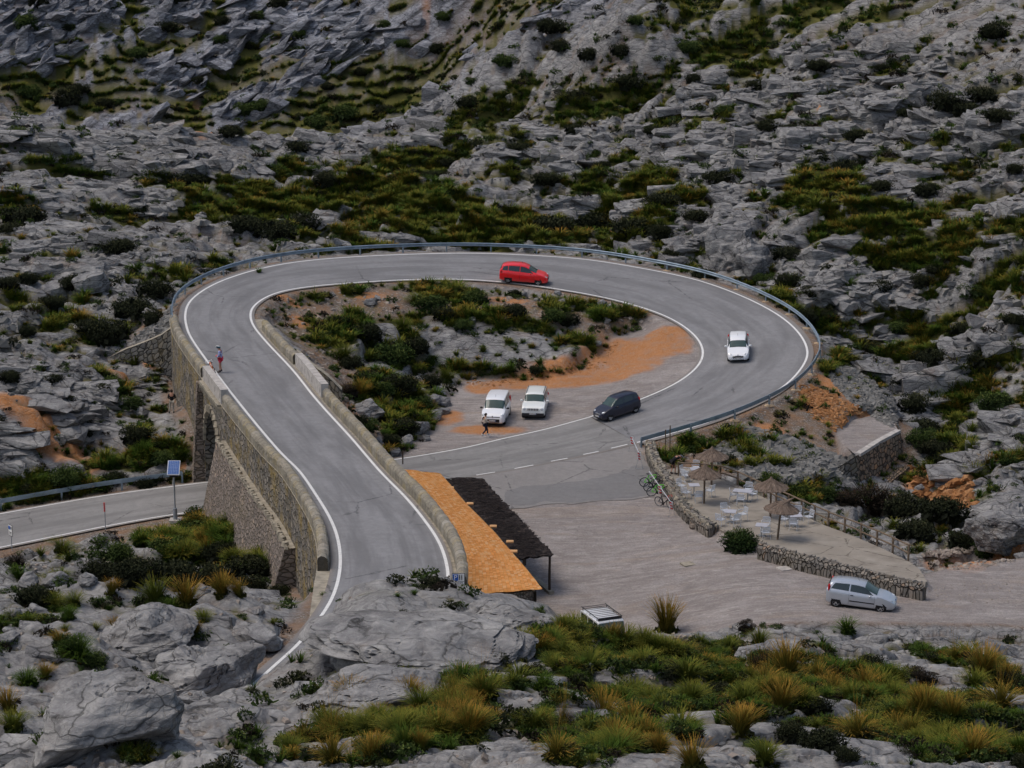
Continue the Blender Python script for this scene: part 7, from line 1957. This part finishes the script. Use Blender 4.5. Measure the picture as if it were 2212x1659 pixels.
# --- grass tussocks
def grass_at(rc): return float(gmask[rc])
cand = []
rnd = random.Random(21)
def scatter(n, u0, u1, v0, v1, smin, smax, thr, kinds):
    c = 0; tries = 0
    while c < n and tries < n*14:
        tries += 1
        u = rnd.uniform(u0, u1); v = rnd.uniform(v0, v1); rc = gcell(u, v)
        if rc is None: continue
        g = grass_at(rc)
        if rnd.random() > (g if g > thr else g*.12): continue
        p = Vector((TX[rc], TY[rc], TZ[rc]))
        s = rnd.uniform(smin, smax)*(.7+.5*g)
        if blocked(p, .45*s): continue
        cand.append((s*1.2*scale_at(p), p, s, rnd.choice(kinds), u, v)); c += 1
scatter(420, -10, 2222, 1330, 1659, .4, 1.05, .3, [0, 0, 1, 1, 2, 3, 3, 4, 5])
scatter(1700, -10, 2222, 1270, 1659, .2, .6, .25, [0, 1, 1, 1, 2, 3, 4, 4])
scatter(3200, -10, 2222, 380, 1270, .6, 1.5, .3, [0, 0, 1, 1, 3, 3, 4, 2])
scatter(1500, 380, 1500, 330, 545, .5, 1.3, .3, [0, 0, 1, 3, 3, 4, 2])
scatter(700, 1600, 2222, 380, 800, .5, 1.3, .3, [0, 0, 1, 3, 3, 4, 2])
scatter(2600, -10, 2222, 380, 1270, .35, .8, .2, [0, 1, 4, 3, 1])
scatter(1500, -10, 2222, -10, 400, .6, 1.4, .3, [0, 1, 3, 3, 1])
def cracks(n, v0, v1, s0, s1):
    c = 0; tr = 0
    while c < n and tr < n*10:
        tr += 1; u = rnd.uniform(-10, 2222); v = rnd.uniform(v0, v1); rc = gcell(u, v)
        if rc is None or HOL[rc] < rnd.uniform(-.1, .5): continue
        p = Vector((TX[rc], TY[rc], TZ[rc])); s = rnd.uniform(s0, s1)
        if blocked(p, .6): continue
        cand.append((s*scale_at(p), p, s, rnd.choice([0, 1, 1, 3, 4, 2]), u, v)); c += 1
cracks(2600, 330, 1250, .3, .85)
cracks(2200, -10, 330, .45, 1.1)
# tussocks seen singly in the photograph: (u, v of the foot, width px, kind)
TS = [(1000,1475,110,1),(880,1510,90,2),(1130,1395,80,3),(1240,1370,90,0),(1440,1370,110,2),(1460,1420,100,3),(1640,1400,70,0),(1830,1370,76,1),(1700,1470,130,2),(1690,1540,110,2),(1350,1400,90,0),(1480,1470,120,0),(1270,1450,100,3),(1120,1480,100,0),(820,1490,60,0),(760,1520,100,2),(1050,1520,110,0),(1600,1600,120,2),(1900,1500,110,0),(2120,1470,120,2),(2160,1540,130,5),(1800,1470,100,1),(2000,1560,110,2),(1400,1600,110,1),(1300,1560,120,2),(1010,1600,130,2),(860,1600,110,3),(700,1570,90,0),(720,1650,110,5),(1500,1660,120,2),(1850,1600,120,5),(2100,1640,120,2),(1200,1640,110,5),(1650,1655,120,0),
 (250,1370,70,2),(170,1420,100,1),(130,1400,60,2),(60,1480,90,1),(95,1465,60,2),(30,1580,90,3),(20,1540,80,2),(150,1340,60,1),(240,1290,60,2),(340,1310,110,0),(370,1330,90,1),(400,1310,100,2),(480,1290,80,2),(440,1345,60,0),(420,1375,56,2),(120,1310,70,0),(160,1310,60,3),(90,1210,40,0),(130,1195,36,0),(310,1165,34,1),(590,1350,30,0),(860,1290,26,4),(700,1290,26,4),
 (1045,765,34,0),(1130,745,30,1),(1200,760,26,4),(1165,790,40,1),(1240,770,30,4),(985,775,30,0),(1060,720,30,1),(1010,820,44,2),(960,825,60,0),(930,800,60,1),(1385,640,0,0),(740,620,14,4),(900,660,60,0),(980,640,60,3),(1030,650,60,3),(870,720,60,0),(1290,690,70,1),(740,780,70,0),(780,860,60,2),
 (1490,955,36,1),(1520,955,24,4),(1510,962,24,4),(1700,865,24,4),(520,1290,60,2),(1770,790,30,1),(500,560,30,0),(480,575,30,1),(2030,1180,30,0),(560,590,30,4)]
for (u, v, w, k) in TS:
    if w < 5: continue
    h = hit(u, v)
    if h is None: continue
    s = w/1.25/scale_at(h); cand.append((w*1.4, h, s, k, u, v))
cand.sort(key=lambda q: -q[0])
for (w, p, s, k, u, v) in cand[:295]:
    o = newobj('grass_tussock', TUSM[k]); o.location = p-Vector((0, 0, .04)); o.scale = (s, s, s*rnd.uniform(.85, 1.15)); o.rotation_euler = (rnd.uniform(-.22, .22), rnd.uniform(-.22, .22), rnd.uniform(0, 6.28))
    tag(o, where(u, v, f'{TCOL[k]} grass tussock'), 'grass tussock', 'grass tussocks on the rocky slopes')
def merge(name, protos, items, label, mats):
    """items: (p, scale, rz, proto index); one stuff object per material"""
    groups = {}
    for it in items: groups.setdefault(mats[it[3]], []).append(it)
    for mt, its in groups.items():
        V = []; Fq = []; T = []; o = 0
        for (p, s, rz, k) in its:
            v, f, t = protos[k]; c, sn = math.cos(rz), math.sin(rz)
            sv = np.array(s if isinstance(s, tuple) else (s, s, s)); q = v*sv
            w = np.stack([q[:, 0]*c-q[:, 1]*sn+p.x, q[:, 0]*sn+q[:, 1]*c+p.y, q[:, 2]+p.z], 1)
            V.append(w); Fq.append(f+o); T.append(np.clip(t+random.uniform(-.08, .08), 0, 1)); o += len(v)
        me = veg_mesh(name, (np.concatenate(V), np.concatenate(Fq), np.concatenate(T)), M[mt])
        tag(newobj(name, me), label+(' ('+mt.split('_')[-1]+')' if False else ''), kind='stuff')
mts_ = ['tus', 'tus_green', 'tus_gold', 'tus', 'tus_green', 'tus_gold']
LOD = [blades(100+i, 46 if i != 1 else 40, .60, .58, w=.040, seg=2, tipgold=g) for i, g in enumerate((.5, .1, 1, .7, .15, .8))]
LODC = [cat_(d, core(.5, .42, 140+i, 12, .28)) for i, d in enumerate(LOD)]
mts = ['tus', 'tus_green', 'tus_gold', 'tus', 'tus_green', 'tus_gold']
LODN = [cat_(blades(120+i, 120, .60, .58, w=.018, seg=3, tipgold=g), core(.5, .42, 160+i, 16)) for i, g in enumerate((.5, .1, 1, .7, .15, .8))]
merge('grass', LODN, [(p-Vector((0, 0, .04)), s, rnd.uniform(0, 6.28), k) for (w, p, s, k, u, v) in cand[295:] if v > 1270], 'smaller grass tufts on the foreground slope', mts_)
merge('grass', LODC, [(p-Vector((0, 0, .04)), s, rnd.uniform(0, 6.28), k) for (w, p, s, k, u, v) in cand[295:] if v <= 1270], 'distant grass tufts in the hollows of the rock', mts)
# low green undergrowth
SML = [cat_(leaves(200+i, 170, .5, .32, .085, 7), core(.8, .5, 220+i, 10, .3)) for i in range(5)]
smt = ['shrub_green', 'shrub_green', 'shrub', 'shrub_green', 'shrub_brown']
its = []; tries = 0
def sc2(n, u0, u1, v0, v1, s0, s1, thr=.25, sl=.03):
    c = 0; tr = 0
    while c < n and tr < n*12:
        tr += 1; u = rnd.uniform(u0, u1); v = rnd.uniform(v0, v1); rc = gcell(u, v)
        if rc is None: continue
        g = float(gmask[rc])
        if rnd.random() > (g*.9+sl): continue
        p = Vector((TX[rc], TY[rc], TZ[rc])); s = rnd.uniform(s0, s1)
        if blocked(p, .3*s): continue
        its.append((p-Vector((0, 0, .03)), (s, s, s*rnd.uniform(.7, 1.3)), rnd.uniform(0, 6.28), rnd.randrange(5))); c += 1
sc2(2000, -10, 2222, 1270, 1659, .4, 1.2, sl=.008); sc2(2100, -10, 2222, 380, 1270, .5, 1.4, sl=.12); sc2(1200, -10, 2222, -10, 400, .7, 1.9, sl=.12)
merge('undergrowth', SML, its, 'low dark scrub and ground cover between the rocks', smt)
# broad-leaved green clumps near the lookout
AST = [blades(300+i, 26, .34, .34, w=.022, droop=.7, seg=2, tipgold=0) for i in range(3)]
its = []
for _ in range(4200):
    u = rnd.uniform(-10, 2222); v = rnd.uniform(1300, 1659); rc = gcell(u, v)
    if rc is None or rnd.random() > gmask[rc]*.8+.005: continue
    p = Vector((TX[rc], TY[rc], TZ[rc]))
    if blocked(p, .2): continue
    its.append((p-Vector((0, 0, .02)), rnd.uniform(.5, 1.3), rnd.uniform(0, 6.28), rnd.randrange(3)))
merge('undergrowth', AST, its, 'short green leafy plants on the foreground slope', ['tus_green']*3)

# ------------------------------------------------------------------ stones
def stone(seed):
    r = np.random.default_rng(seed)
    V = np.array([(-1,-1,-1),(1,-1,-1),(1,1,-1),(-1,1,-1),(-1,-1,1),(1,-1,1),(1,1,1),(-1,1,1)], float)*.5
    V[4:, :2] *= r.uniform(.45, .85); V += r.uniform(-.17, .17, V.shape); V[:, 2] *= .75
    Q = Vector((r.uniform(-1, 1), r.uniform(-1, 1), r.uniform(-1, 1))).normalized(); R_ = np.array(Matrix.Rotation(r.uniform(0, 1.1), 3, Q)); V = V @ R_.T
    return V, np.array([(3,2,1,0),(4,5,6,7),(0,1,5,4),(1,2,6,5),(2,3,7,6),(3,0,4,7)]), np.full(8, .5)
STN = [stone(i) for i in range(14)]
def inp(u, v, poly):
    c = False; n = len(poly)
    for i in range(n):
        x1, y1 = poly[i]; x2, y2 = poly[(i+1) % n]
        if (y1 > v) != (y2 > v) and u < (x2-x1)*(v-y1)/(y2-y1)+x1: c = not c
    return c
def rubble(poly, n, s0, s1, mat, label, name='rubble', sink=.1, pw=1.8, blk=.1):
    its = []; us = [q[0] for q in poly]; vs_ = [q[1] for q in poly]; tr = 0
    while len(its) < n and tr < n*6:
        tr += 1; u = rnd.uniform(min(us), max(us)); v = rnd.uniform(min(vs_), max(vs_))
        if not inp(u, v, poly): continue
        h = hit(u, v)
        if h is None or (blk is not None and blocked(h, blk)): continue
        s = s0+(s1-s0)*rnd.random()**pw
        its.append((h-Vector((0, 0, s*sink)), (s*rnd.uniform(.8, 1.5), s*rnd.uniform(.8, 1.3), s*rnd.uniform(.6, 1.1)), rnd.uniform(0, 6.28), rnd.randrange(14)))
    V = []; Fq = []; T = []; o = 0
    for (p, s, rz, k) in its:
        v, f, t = STN[k]; c, sn = math.cos(rz), math.sin(rz); q = v*np.array(s)
        V.append(np.stack([q[:, 0]*c-q[:, 1]*sn+p.x, q[:, 0]*sn+q[:, 1]*c+p.y, q[:, 2]+p.z], 1)); Fq.append(f+o); T.append(np.full(8, rnd.random())); o += 8
    if not V: return
    me = veg_mesh(name, (np.concatenate(V), np.concatenate(Fq), np.concatenate(T)), M[mat]); tag(newobj(name, me), label, kind='stuff')
rubble([(1560,960),(1600,925),(1680,940),(1740,960),(1800,985),(1850,1005),(1850,1035),(1790,1040),(1700,1045),(1600,1030),(1520,985)], 3600, .16, .70, 'st_grey', 'grey angular rubble spilling down the embankment to the terrace fence', pw=1.4, blk=-.2)
rubble([(1760,770),(1800,775),(1880,805),(1932,862),(1936,930),(1900,912),(1850,880),(1800,830)], 2200, .14, .45, 'st_grey', 'grey dry-stone facing below the right bend of the loop', pw=1.2, blk=None)
rubble([(1720,830),(1770,840),(1830,870),(1890,900),(1900,912),(1830,915),(1800,935),(1760,905),(1730,880)], 900, .10, .38, 'st_orange', 'orange stones spilled on the embankment')
rubble([(1960,1010),(2090,1035),(2110,1090),(2060,1110),(1980,1075)], 700, .15, .55, 'st_orange', 'orange and grey stones heaped right of the square wall', pw=2.2)
rubble([(1990,1195),(2110,1180),(2190,1215),(2100,1235),(2010,1230)], 350, .08, .4, 'st_mixed', 'pale stones beyond the end of the fence', blk=None)
rubble([(379,655),(379,735),(300,752),(290,735),(340,690)], 900, .12, .42, 'st_grey', 'grey rubble slope above the left wing wall')
rubble([(560,650),(740,625),(1100,622),(1290,650),(1440,700),(1440,712),(1250,690),(1000,680),(820,680),(730,740),(650,740),(570,690)], 1500, .06, .34, 'st_mixed', 'loose stones on the slope inside the loop', pw=3)
rubble([(640,740),(740,760),(830,900),(860,970),(800,950),(700,830)], 500, .06, .34, 'st_mixed', 'loose stones on the slope under the right parapet', pw=2.5)
rubble([(1000,830),(1060,838),(1300,800),(1340,735),(1290,770),(1150,815),(1010,822)], 350, .06, .24, 'st_orange', 'orange stones along the foot of the slab inside the loop', blk=None)
rubble([(1190,1360),(1350,1335),(1520,1390),(1420,1440),(1280,1440)], 800, .06, .30, 'st_mixed', 'pale stones between the tussocks on the foreground slope', pw=3)
rubble([(0,1120),(2212,1290),(2212,1659),(0,1659)], 700, .05, .26, 'st_mixed', 'scattered pale stones on the near slope', pw=3)
rubble([(1395,965),(1560,925),(1760,800),(1770,830),(1600,930),(1480,1000),(1430,990)], 450, .05, .24, 'st_mixed', 'small stones on the verge below the guardrail', pw=2.5, blk=.0)
rubble([(0,330),(2212,60),(2212,900),(1900,700),(1400,540),(500,560),(0,900)], 1800, .15, .85, 'st_grey', 'loose blocks scattered over the limestone hillside', pw=3, sink=.2)
rubble([(940,870),(1010,835),(1500,730),(1480,800),(1250,890),(880,985)], 500, .03, .09, 'st_mixed', 'small gravel stones on the parking strip inside the loop', pw=2, blk=None)
rubble([(1960,1275),(2212,1240),(2212,1300),(2000,1310)], 260, .03, .14, 'st_mixed', 'small stones at the side of the gravel exit', blk=None)
# fractured limestone: angular slabs and blocks half sunk into the hillside
def hull(seed, n=13, flatz=.62):
    r = np.random.default_rng(seed); bm = bmesh.new()
    for _ in range(n):
        p = r.uniform(-1, 1, 3); p /= max(abs(p))**.85; p *= .5; p[2] *= flatz
        bm.verts.new(p)
    bmesh.ops.convex_hull(bm, input=bm.verts)
    for q in [q for q in bm.verts if not q.link_faces]: bm.verts.remove(q)
    bmesh.ops.triangulate(bm, faces=bm.faces); bm.verts.ensure_lookup_table()
    V = np.array([q.co[:] for q in bm.verts]); bm.verts.index_update(); Fq = np.array([[q.index for q in f.verts] for f in bm.faces]); bm.free()
    return V, Fq
GB = blur(gmask, 4)
HUL = [hull(900+i) for i in range(16)]
def outcrops(n, u0, u1, v0, v1, s0, s1, pw, name, label, aspect=(1.0, 2.6), sink=.50, diag=False, gmax=.16):
    V = []; Fq = []; C1 = []; o = 0; c = 0; tr = 0
    while c < n and tr < n*8:
        tr += 1; u = rnd.uniform(u0, u1); v = rnd.uniform(v0, v1); rc = gcell(u, v)
        if rc is None or gmask[rc] > gmax or redm[rc] > .3 or GB[rc] > .42: continue
        if (1835 < u < 2040 and 920 < v < 1085) or (560 < u < 1500 and 615 < v < 960) or (480 < u < 700 and 1380 < v < 1530): continue
        p = Vector((TX[rc], TY[rc], TZ[rc])); isf = float(farm[rc])
        if diag and isf < .5: continue
        if not diag and isf > rnd.uniform(.3, 1.0): continue
        s = s0+(s1-s0)*rnd.random()**pw
        if blocked(p, .9*s+.2): continue
        if float(samp(E_ALL, np.array([p.x]), np.array([p.y]), 0.)[0]) > .3 or float(samp(slab_in, np.array([p.x]), np.array([p.y]), 0.)[0]) > .3 or float(samp(fg_slab, np.array([p.x]), np.array([p.y]), 0.)[0]) > .3: continue
        # patches of broken rock alternate with smooth rock
        if vnoise(np.array([p.x/13.]), np.array([p.y/9.]), 777)[0] < rnd.uniform(.34, .60): continue
        hv, hf = HUL[rnd.randrange(16)]; a = rnd.uniform(*aspect)
        sz_ = s*rnd.uniform(.4, 1.0)
        q = hv*np.array([s*a, s*rnd.uniform(.8, 1.2), sz_*1.4])
        rz = .22*math.sin(p.x/23.)+.12*math.sin(p.y/31.+1)+rnd.gauss(0, .22); ty = rnd.gauss(0, .28 if diag else .10)-(.5 if diag else 0); tx = rnd.gauss(.08, .12)
        R_ = np.array(Matrix.Rotation(rz, 3, 'Z') @ Matrix.Rotation(ty, 3, 'Y') @ Matrix.Rotation(tx, 3, 'X'))
        q = q @ R_.T+np.array([p.x, p.y, p.z-sz_*sink])
        V.append(q); Fq.append(hf+o); C1.append(np.full(len(q), isf)); o += len(q); c += 1
    me = np_mesh(name, np.concatenate(V), np.concatenate(Fq)); f_ = np.concatenate(C1); z_ = np.zeros(len(f_))
    vattr(me, 'cover2', [z_, f_, z_]); me.materials.append(M['ground']); tag(newobj(name, me), label, kind='stuff')
outcrops(3300, -10, 2222, 100, 1060, .45, 2.7, 2.4, 'rock_outcrop', 'broken ledges of grey limestone on the slopes beyond the road')
outcrops(2000, -10, 2222, 100, 1060, .25, .8, 1.5, 'rock_outcrop', 'small angular limestone blocks on the slopes beyond the road', aspect=(.8, 1.7))
outcrops(750, -10, 2222, -20, 330, .5, 3.2, 2.0, 'rock_outcrop', 'tilted limestone slabs on the far hillside', aspect=(1.0, 2.6), diag=True, sink=.42)
outcrops(130, -10, 2222, 1200, 1659, .6, 2.4, 2.0, 'rock_outcrop', 'low grey limestone slabs on the near slope', sink=.55)
# boulders standing free
def boulder_obj(u, v, w, hr=.7, label=None, seed=0):
    h = hit(u, v)
    if h is None or (label is None and blocked(h, .35) and float(samp(S_isl, np.array([h.x]), np.array([h.y]), 9.)[0]) > 0): return
    r = w/2/scale_at(h); bm = bmesh.new(); bmesh.ops.create_icosphere(bm, subdivisions=4 if w < 150 else 6, radius=1)
    rn = np.random.default_rng(seed); C = np.array([q.co[:] for q in bm.verts]); 
    dirs = rn.normal(size=(17, 3)); dirs /= np.linalg.norm(dirs, axis=1)[:, None]; lim = rn.uniform(.52, .92, 17)
    for d, l in zip(dirs, lim):
        k = C @ d; C = C-np.maximum(k-l, 0)[:, None]*d*.97
    n_ = fbm(C[:, 0]*1.7+seed*3.1, C[:, 1]*1.7+C[:, 2]*1.3, seed, 4)+.4*fbm(C[:, 0]*5+seed, C[:, 2]*6+C[:, 1]*2, seed+5, 3)-(.5*np.exp(-(fbm(C[:, 0]*2.2+seed, C[:, 2]*2.6+C[:, 1]*1.6, seed+9, 4)/.03)**2) if w > 150 else 0)
    C = C*(1+.16*n_)[:, None]; C[:, 2] += .05*np.sin(C[:, 2]*14+C[:, 0]*2); C = C*np.array([r, r*.85, r*hr])
    for q, c in zip(bm.verts, C): q.co = c
    me = bpy.data.meshes.new('boulder'); bm.to_mesh(me); bm.free(); me.materials.append(M['ground'])
    vattr(me, 'cover2', [np.zeros(len(C)), np.zeros(len(C)), np.full(len(C), .85 if v > 1250 else 0.)])
    o = newobj('boulder', me); o.location = h+Vector((0, 0, r*hr*.25)); o.rotation_euler.z = rn.uniform(0, 6)
    uu, vv, _ = proj(h.x, h.y, h.z)
    tag(o, label or where(uu, vv, f"{'large' if w > 70 else 'medium' if w > 32 else 'small'} grey limestone boulder"), 'boulder', None if label else 'grey boulders lying on the slopes')
BD = [(1130,640,22),(1195,645,26),(1215,655,30),(1205,640,22),(1235,668,26),(1265,645,24),(1300,660,28),(1318,667,22),(1160,650,20),(1250,650,18),(800,660,34),(815,650,22),(720,640,20),(680,650,16),(900,645,18),(800,905,90),(780,900,50),(905,930,60),(935,905,50),(960,895,40),(880,960,48),(920,952,36),(955,875,50),(850,985,40),(920,985,34),(1020,700,30),(935,870,40),(900,995,20),(1310,700,24),(1290,745,26),
 (2160,1210,44),(2205,1205,30),(1985,1060,30),(1790,1000,22),(1330,1375,24),(490,1050,26),(160,920,50),(130,960,40),(560,1130,0),(300,1050,30),(170,1020,30),(430,1290,60),(60,1270,60),(120,1265,70),(190,1262,56),(30,1335,60),(80,1335,60),(20,1380,50),(1600,505,70),(1540,520,50),(200,620,90),(130,640,80),(1270,1450,50),(1900,1390,60),(1960,1400,50),(1330,1440,36)]
for i, (u, v, w) in enumerate(BD):
    if w: boulder_obj(u, v, w, .7, seed=i)
boulder_obj(2160, 1165, 170, .75, 'very large grey limestone boulder at the right edge below the orange rubble', 77)
boulder_obj(1575, 560, 150, 1.0, 'tall layered rock tower just beyond the far guardrail', 78)
boulder_obj(1630, 575, 110, .9, 'lower rock hump leaning on the right of the rock tower', 79)
boulder_obj(560, 1395, 150, .6, 'dark rounded boulder left of the road line in the cutting', 80)
boulder_obj(455, 1500, 330, .62, 'huge fissured grey rock mass left of the cleft where the road line ends', 81)
boulder_obj(220, 1575, 420, .55, 'huge rounded grey rock mass in the bottom left of the foreground', 82)
boulder_obj(330, 1400, 300, .42, 'broad grey rock hump behind the bottom left rock mass', 83)
boulder_obj(900, 1400, 520, .26, 'broad pale rock ledge in front of the near end of the road', 84)
boulder_obj(1090, 1360, 270, .40, 'grey rock shoulder right of the broad ledge, under the pergola', 85)
boulder_obj(820, 1500, 420, .22, 'low pale rock shelf below the broad foreground ledge', 86)

# ------------------------------------------------------------------ camera, light
cam = bpy.data.cameras.new('camera'); co = bpy.data.objects.new('camera', cam); COL.objects.link(co)
co.location = (0, 0, CAMH); co.rotation_euler = (PI/2-PITCH, 0, 0)
cam.sensor_fit = 'HORIZONTAL'; cam.sensor_width = 36; cam.lens = 36*F/2212; cam.clip_start = 1; cam.clip_end = 3000
sc.camera = co
w = bpy.data.worlds.new('World'); sc.world = w; w.use_nodes = True
nt = w.node_tree; bg = nt.nodes['Background']; sky = nt.nodes.new('ShaderNodeTexSky'); sky.sky_type = 'NISHITA'; sky.sun_disc = False
EL, AZ = math.radians(64), math.radians(-95)       # azimuth measured from +Y towards +X
sky.sun_elevation = EL; sky.sun_rotation = AZ; sky.dust_density = 3.0; sky.ozone_density = 1.0
mx = nt.nodes.new('ShaderNodeMix'); mx.data_type = 'RGBA'; mx.blend_type = 'MULTIPLY'; mx.inputs[0].default_value = 1; mx.inputs[7].default_value = (1.06, 1.0, .93, 1); nt.links.new(sky.outputs[0], mx.inputs[6]); nt.links.new(mx.outputs[2], bg.inputs[0]); bg.inputs[1].default_value = SKYS
sl_ = bpy.data.lights.new('sun', 'SUN'); sl_.energy = SUNS; sl_.angle = math.radians(25); sl_.color = (1, .96, .90)
so = bpy.data.objects.new('sun', sl_); COL.objects.link(so)
dv = Vector((math.sin(AZ)*math.cos(EL), math.cos(AZ)*math.cos(EL), math.sin(EL)))
so.rotation_euler = dv.to_track_quat('Z', 'Y').to_euler()
sc.view_settings.view_transform = 'Standard'; sc.view_settings.look = 'None'; sc.view_settings.exposure = 0; sc.view_settings.gamma = 1
sc.cycles.use_adaptive_sampling = True; sc.cycles.adaptive_threshold = .03; sc.cycles.max_bounces = 3; sc.cycles.diffuse_bounces = 2; sc.cycles.glossy_bounces = 2; sc.cycles.use_denoising = True
print('shrubs', nsh, 'tussocks', len(cand), 'verts', len(terr_me.vertices))
